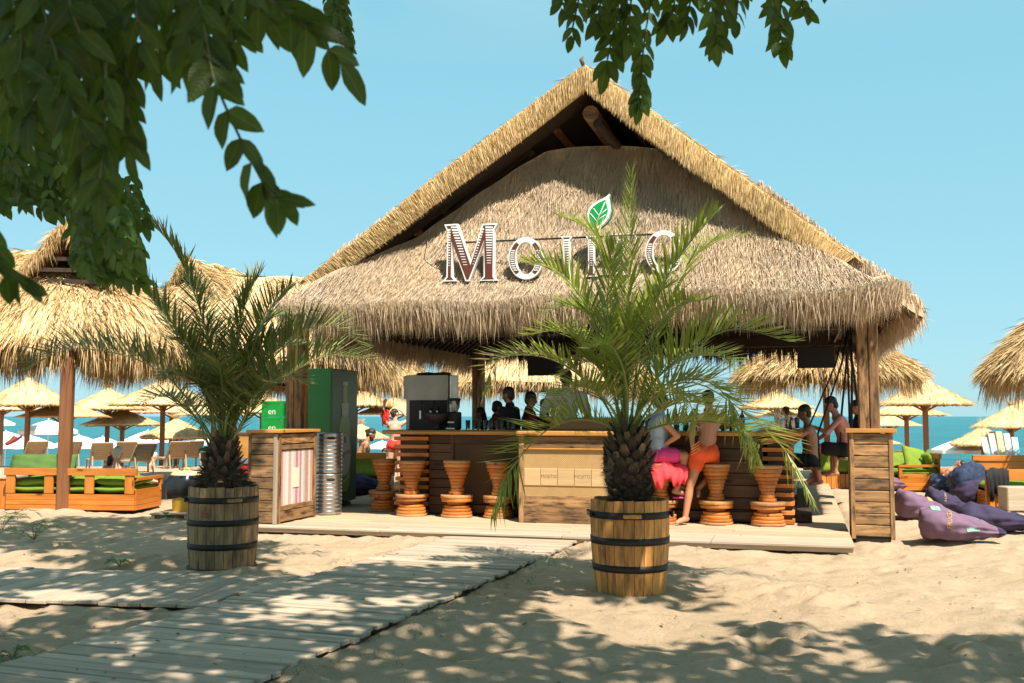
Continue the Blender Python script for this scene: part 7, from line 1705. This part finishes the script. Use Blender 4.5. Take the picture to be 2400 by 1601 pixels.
# 1 the person in orange shorts leaning at the bar
p = gnd(1608, 1231, .103)
pt = human('person in orange swim shorts standing on one leg against a bar stool, seen from behind', (p.x, p.y + .06, .103), 0,
    dict(pel=(.27, .04, .95), wai=(.31, .06, 1.09), che=(.35, .12, 1.29), nec=(.37, .19, 1.46), hed=(.37, .24, 1.61), shL=(.17, .14, 1.40), elL=(.10, .02, 1.17), wrL=(.10, -.06, .98), hdL=(.9, -.1, .05), shR=(.53, .16, 1.39), elR=(.64, .36, 1.26), wrR=(.56, .56, 1.25),
         hiL=(.19, .03, .90), knL=(.07, .0, .50), anL=(.0, .0, .085), toL=(-.13, -.11, .035), hiR=(.35, .04, .90), knR=(.44, .30, .66), anR=(.21, .22, .44), toR=(.19, .10, .36), face=(.15, 1, 0)), 'skin', None, 'orange_cloth', vox=.009, hair='hair', fem=.6, legcut=.34)
for z in range(4): mb = MB(); mb.tube([(.07, -.10, .90 + .035 * z), (.12, -.125, .93 + .035 * z), (.18, -.12, .97 + .035 * z)], .007, 5); mb.obj('side_lacing', M['orange_lite'], pt)
# 2 seated in pink shorts
p = STOOLS[3]
pt = human('person in grey blue top and pink shorts sitting on a stool behind the palm trunk', (p.x, p.y, .103), 0,
    dict(pel=(-.02, 0, .90), wai=(-.03, 0, 1.06), che=(-.03, .0, 1.25), nec=(-.0, 0, 1.42), hed=(.03, .02, 1.57), shL=(-.02, .18, 1.36), elL=(.18, .24, 1.16), wrL=(.10, .02, 1.03), shR=(-.02, -.18, 1.36), elR=(.20, -.20, 1.14), wrR=(.04, -.10, 1.02), hdR=(-.8, .5, -.1),
         hiL=(.02, .09, .88), knL=(.34, .20, .90), anL=(.24, .18, .48), toL=(.38, .22, .43), hiR=(.02, -.09, .88), knR=(.31, -.14, .88), anR=(.19, -.12, .43), toR=(.34, -.14, .375), face=(1, .5, 0)), 'skin', 'bluegrey', 'pink_cloth', vox=.010, hair='hair', legcut=.5, straps=1, shoes='pink_cloth')
cloth_sheet('coral_towel', 'coral red towel hanging over the stool seat under the pink shorts', 'towel', (p.x + .08, p.y - .16, .885), 0, M['redtowel'], [(-.14, -.26), (-.12, -.16), (-.08, -.06), (0, .0), (.1, .02), (.2, .02)], .46, 3)
# 3 barman
br_ = pix(1327, 930, 14.75)
human('barman in a white shirt seen from behind, standing inside the bar', (br_.x, 14.75, .2), R(4), upd(Jstand(), elL=(-.31, .08, 1.17), wrL=(-.24, .30, 1.08), elR=(.31, .08, 1.17), wrR=(.24, .30, 1.08), shL=(-.20, 0, 1.41), shR=(.20, 0, 1.41)), 'skin', 'whiteshirt', 'black', scale=1.13, vox=.012, legcut=.9)
def staff(u, vtop, Y, lab, fl=.20, **kw):
    q = pix(u, vtop, Y); h = (q.z - fl); rz = kw.pop('rz', 0); return human(lab, (q.x, Y, fl), rz, kw.pop('J', Jstand()), scale=h / 1.76, vox=.014, **kw)
staff(1194, 907, 14.7, 'dark haired person in a black shirt inside the bar, tallest of the shaded group', rz=R(60), skin='skin_dark', top='black', bottom='black')
staff(1163, 940, 15.5, 'small shaded person left of the tall one in black inside the bar', rz=R(-70), skin='skin_dark', top='darkred', bottom='black')
staff(1241, 918, 14.9, 'dark haired person in a dark red shirt beside the barman', rz=R(-80), skin='skin_dark', top='darkred', bottom='black')
staff(1277, 935, 15.7, 'shaded person half hidden behind the white shirted barman', rz=R(150), skin='skin_dark', top='black', bottom='black')
staff(1128, 955, 15.2, 'shaded long haired person behind the row of glasses', rz=R(80), skin='skin_dark', top='black', bottom='black', hairlong=True)
# 5 bearded man on the sofa behind the fridge
sofa('orange sofa with lime cushions behind the green fridge under the bearded man', (-3.95, 19.9, 0), R(-6), 1.45, .8, H_=.78, base=.28, posts=(.07, .7, 1.38), arms=(1,), mat='orange2')
q = pix(856, 1005, 20.4)
human('bare chested man with dark beard sitting and leaning on the sofa behind the fridge', (q.x - .10, 20.5, 0), R(-75), upd(Jsit(.38, 0), nec=(0, .12, .97), hed=(0, .20, 1.12), che=(0, .08, .82), shL=(-.18, .09, .93), shR=(.18, .09, .93), elL=(-.26, .2, .66), wrL=(-.2, .4, .55), elR=(.28, .05, .70), wrR=(.24, .22, .52), face=(.25, 1, -.35)), 'skin', None, 'navy', beard=True, vox=.012, bun=True)
# 6 person with raised arms
q = pix(926, 962, 23)
pt = human('person in red orange bikini with both arms raised, back to the camera', (q.x, 23, q.z - 1.72), R(10), upd(Jstand(), elL=(-.30, .02, 1.60), wrL=(-.24, .0, 1.86), elR=(.34, .02, 1.50), wrR=(.18, .0, 1.66), shL=(-.18, 0, 1.43), shR=(.18, 0, 1.43), face=(.8, .6, 0)), 'skin_pale', None, 'red_cloth', hair='hair', fem=1, bun=True, vox=.012, legcut=.05)
cloth_sheet('red_wrap', 'red cloth held up by the person with raised arms', 'cloth', (q.x - .22, 22.95, q.z + .02), R(20), M['red_cloth'], [(-.03, -.35), (-.03, -.2), (0, 0), (.03, -.1), (.03, -.25)], .16, 6)
# 7 white haired bather with the red capped one
q = pix(273, 1052, 17.5)
human('white haired bather in a teal swimsuit seen from behind beyond the left sofa', (q.x, 17.5, q.z - .92), R(-8), upd(Jsit(.0, .0), elR=(.40, .10, .38), wrR=(.58, .24, .33)), 'skin_pale', None, 'teal_cloth', hair='hair_white', fem=1, vox=.012, scale=1.05)
q = pix(252, 1072, 18.9)
human('bather in a red cap sitting low beside the white haired one', (q.x, 19.0, q.z - .83), R(-50), Jsit(-.05, -.05), 'skin', None, 'darkred', cap='red_cloth', vox=.014)
q = pix(44, 1068, 22); human('brown haired child peeking over the green sofa cushion at the left edge', (q.x, 22, q.z - .84), R(70), Jsit(-.05, -.05), 'skin_pale', 'black', 'black', hairlong=True, vox=.014)
q = pix(357, 1060, 28.4); human('pale haired bather lying behind the tall beige lounger', (q.x, 28.4, q.z - .86), R(-60), Jsit(-.05, -.05), 'skin_pale', None, 'navy', hair='hair_white', vox=.016)
q = pix(905, 1052, 24.5); human('person in a white shirt behind the slatted left bar corner', (q.x, 24.5, q.z - .87), R(160), Jsit(-.02, -.02), 'skin', 'whiteshirt', 'navy', vox=.014)
# swings: riders face the bar
sw = lambda w, s, z: hut2w(w, s, z)
human('sunburnt bare backed person sitting on the rope swing by the right post', sw(3.74, 3.5, .0), HUT_A + R(90), upd(Jsit(.86), che=(0, .03, 1.31), nec=(0, .10, 1.47), hed=(0, .16, 1.61), shL=(-.19, .05, 1.40), shR=(.19, .05, 1.40), elL=(-.25, .24, 1.2), wrL=(-.16, .42, 1.28), elR=(.26, .22, 1.18), wrR=(.15, .38, 1.08), anL=(-.02, .36, .46), toL=(.02, .5, .40), anR=(.06, .42, .50), toR=(.02, .56, .44), face=(0, 1, -.2)), 'skin_pink', None, 'black', vox=.011, scale=1.04, legcut=.6)
human('tanned person in dark shorts drinking on the nearer rope swing', sw(3.21, 2.4, .0), HUT_A + R(90), upd(Jsit(.76), elR=(.22, .26, 1.12), wrR=(.08, .26, 1.36), elL=(-.24, .24, 1.1), wrL=(-.14, .30, 1.32), anL=(-.10, .58, .46), toL=(-.12, .72, .40), anR=(.10, .62, .44), toR=(.1, .76, .40), face=(0, 1, 0)), 'skin_dark', None, 'black', vox=.012, legcut=.6)
human('dark haired person in a black top on the farthest rope swing', sw(4.06, 4.9, .0), HUT_A + R(100), Jsit(.86), 'skin', 'black', 'black', hairlong=True, vox=.013)
q = pix(2117, 1062, 22.6); human('bare shouldered dark haired man sitting beyond the orange bench at right', (q.x, 22.6, q.z - .86), R(20), upd(Jsit(-.02, -.02), face=(-1, .5, 0)), 'skin', None, 'navy', vox=.013)
q = gnd(2232, 1140, 0); human('bather lying on the navy bean bag with one knee raised', (q.x + .05, q.y + .8, .06), R(60), dict(pel=(0, .2, .12), wai=(0, .05, .14), che=(0, -.15, .20), nec=(0, -.32, .28), hed=(0, -.45, .36), shL=(-.17, -.25, .24), elL=(-.25, -.1, .1), wrL=(-.12, .05, .22), shR=(.17, -.25, .24), elR=(.25, -.1, .1), wrR=(.12, .05, .22), hiL=(-.09, .22, .10), knL=(-.1, .55, .42), anL=(-.1, .72, .06), toL=(-.1, .86, .03), hiR=(.09, .22, .10), knR=(.1, .62, .22), anR=(.1, 1.0, .06), toR=(.1, 1.1, .1), face=(0, .6, 1)), 'skin', None, 'navy', vox=.013)
q = pix(1843, 955, 24.2); human('person in a white top beyond the far right end of the bar', (q.x, 24.2, q.z - 1.74), R(30), Jstand(), 'skin', 'whiteshirt', 'navy', hair='hair', vox=.016)
q = pix(1822, 962, 25.0); human('second beach visitor beyond the bar, left of the one in white', (q.x, 25.0, q.z - 1.74), R(-40), Jstand(), 'skin_pale', 'whiteshirt', 'navy', hair='hair_white', vox=.016)
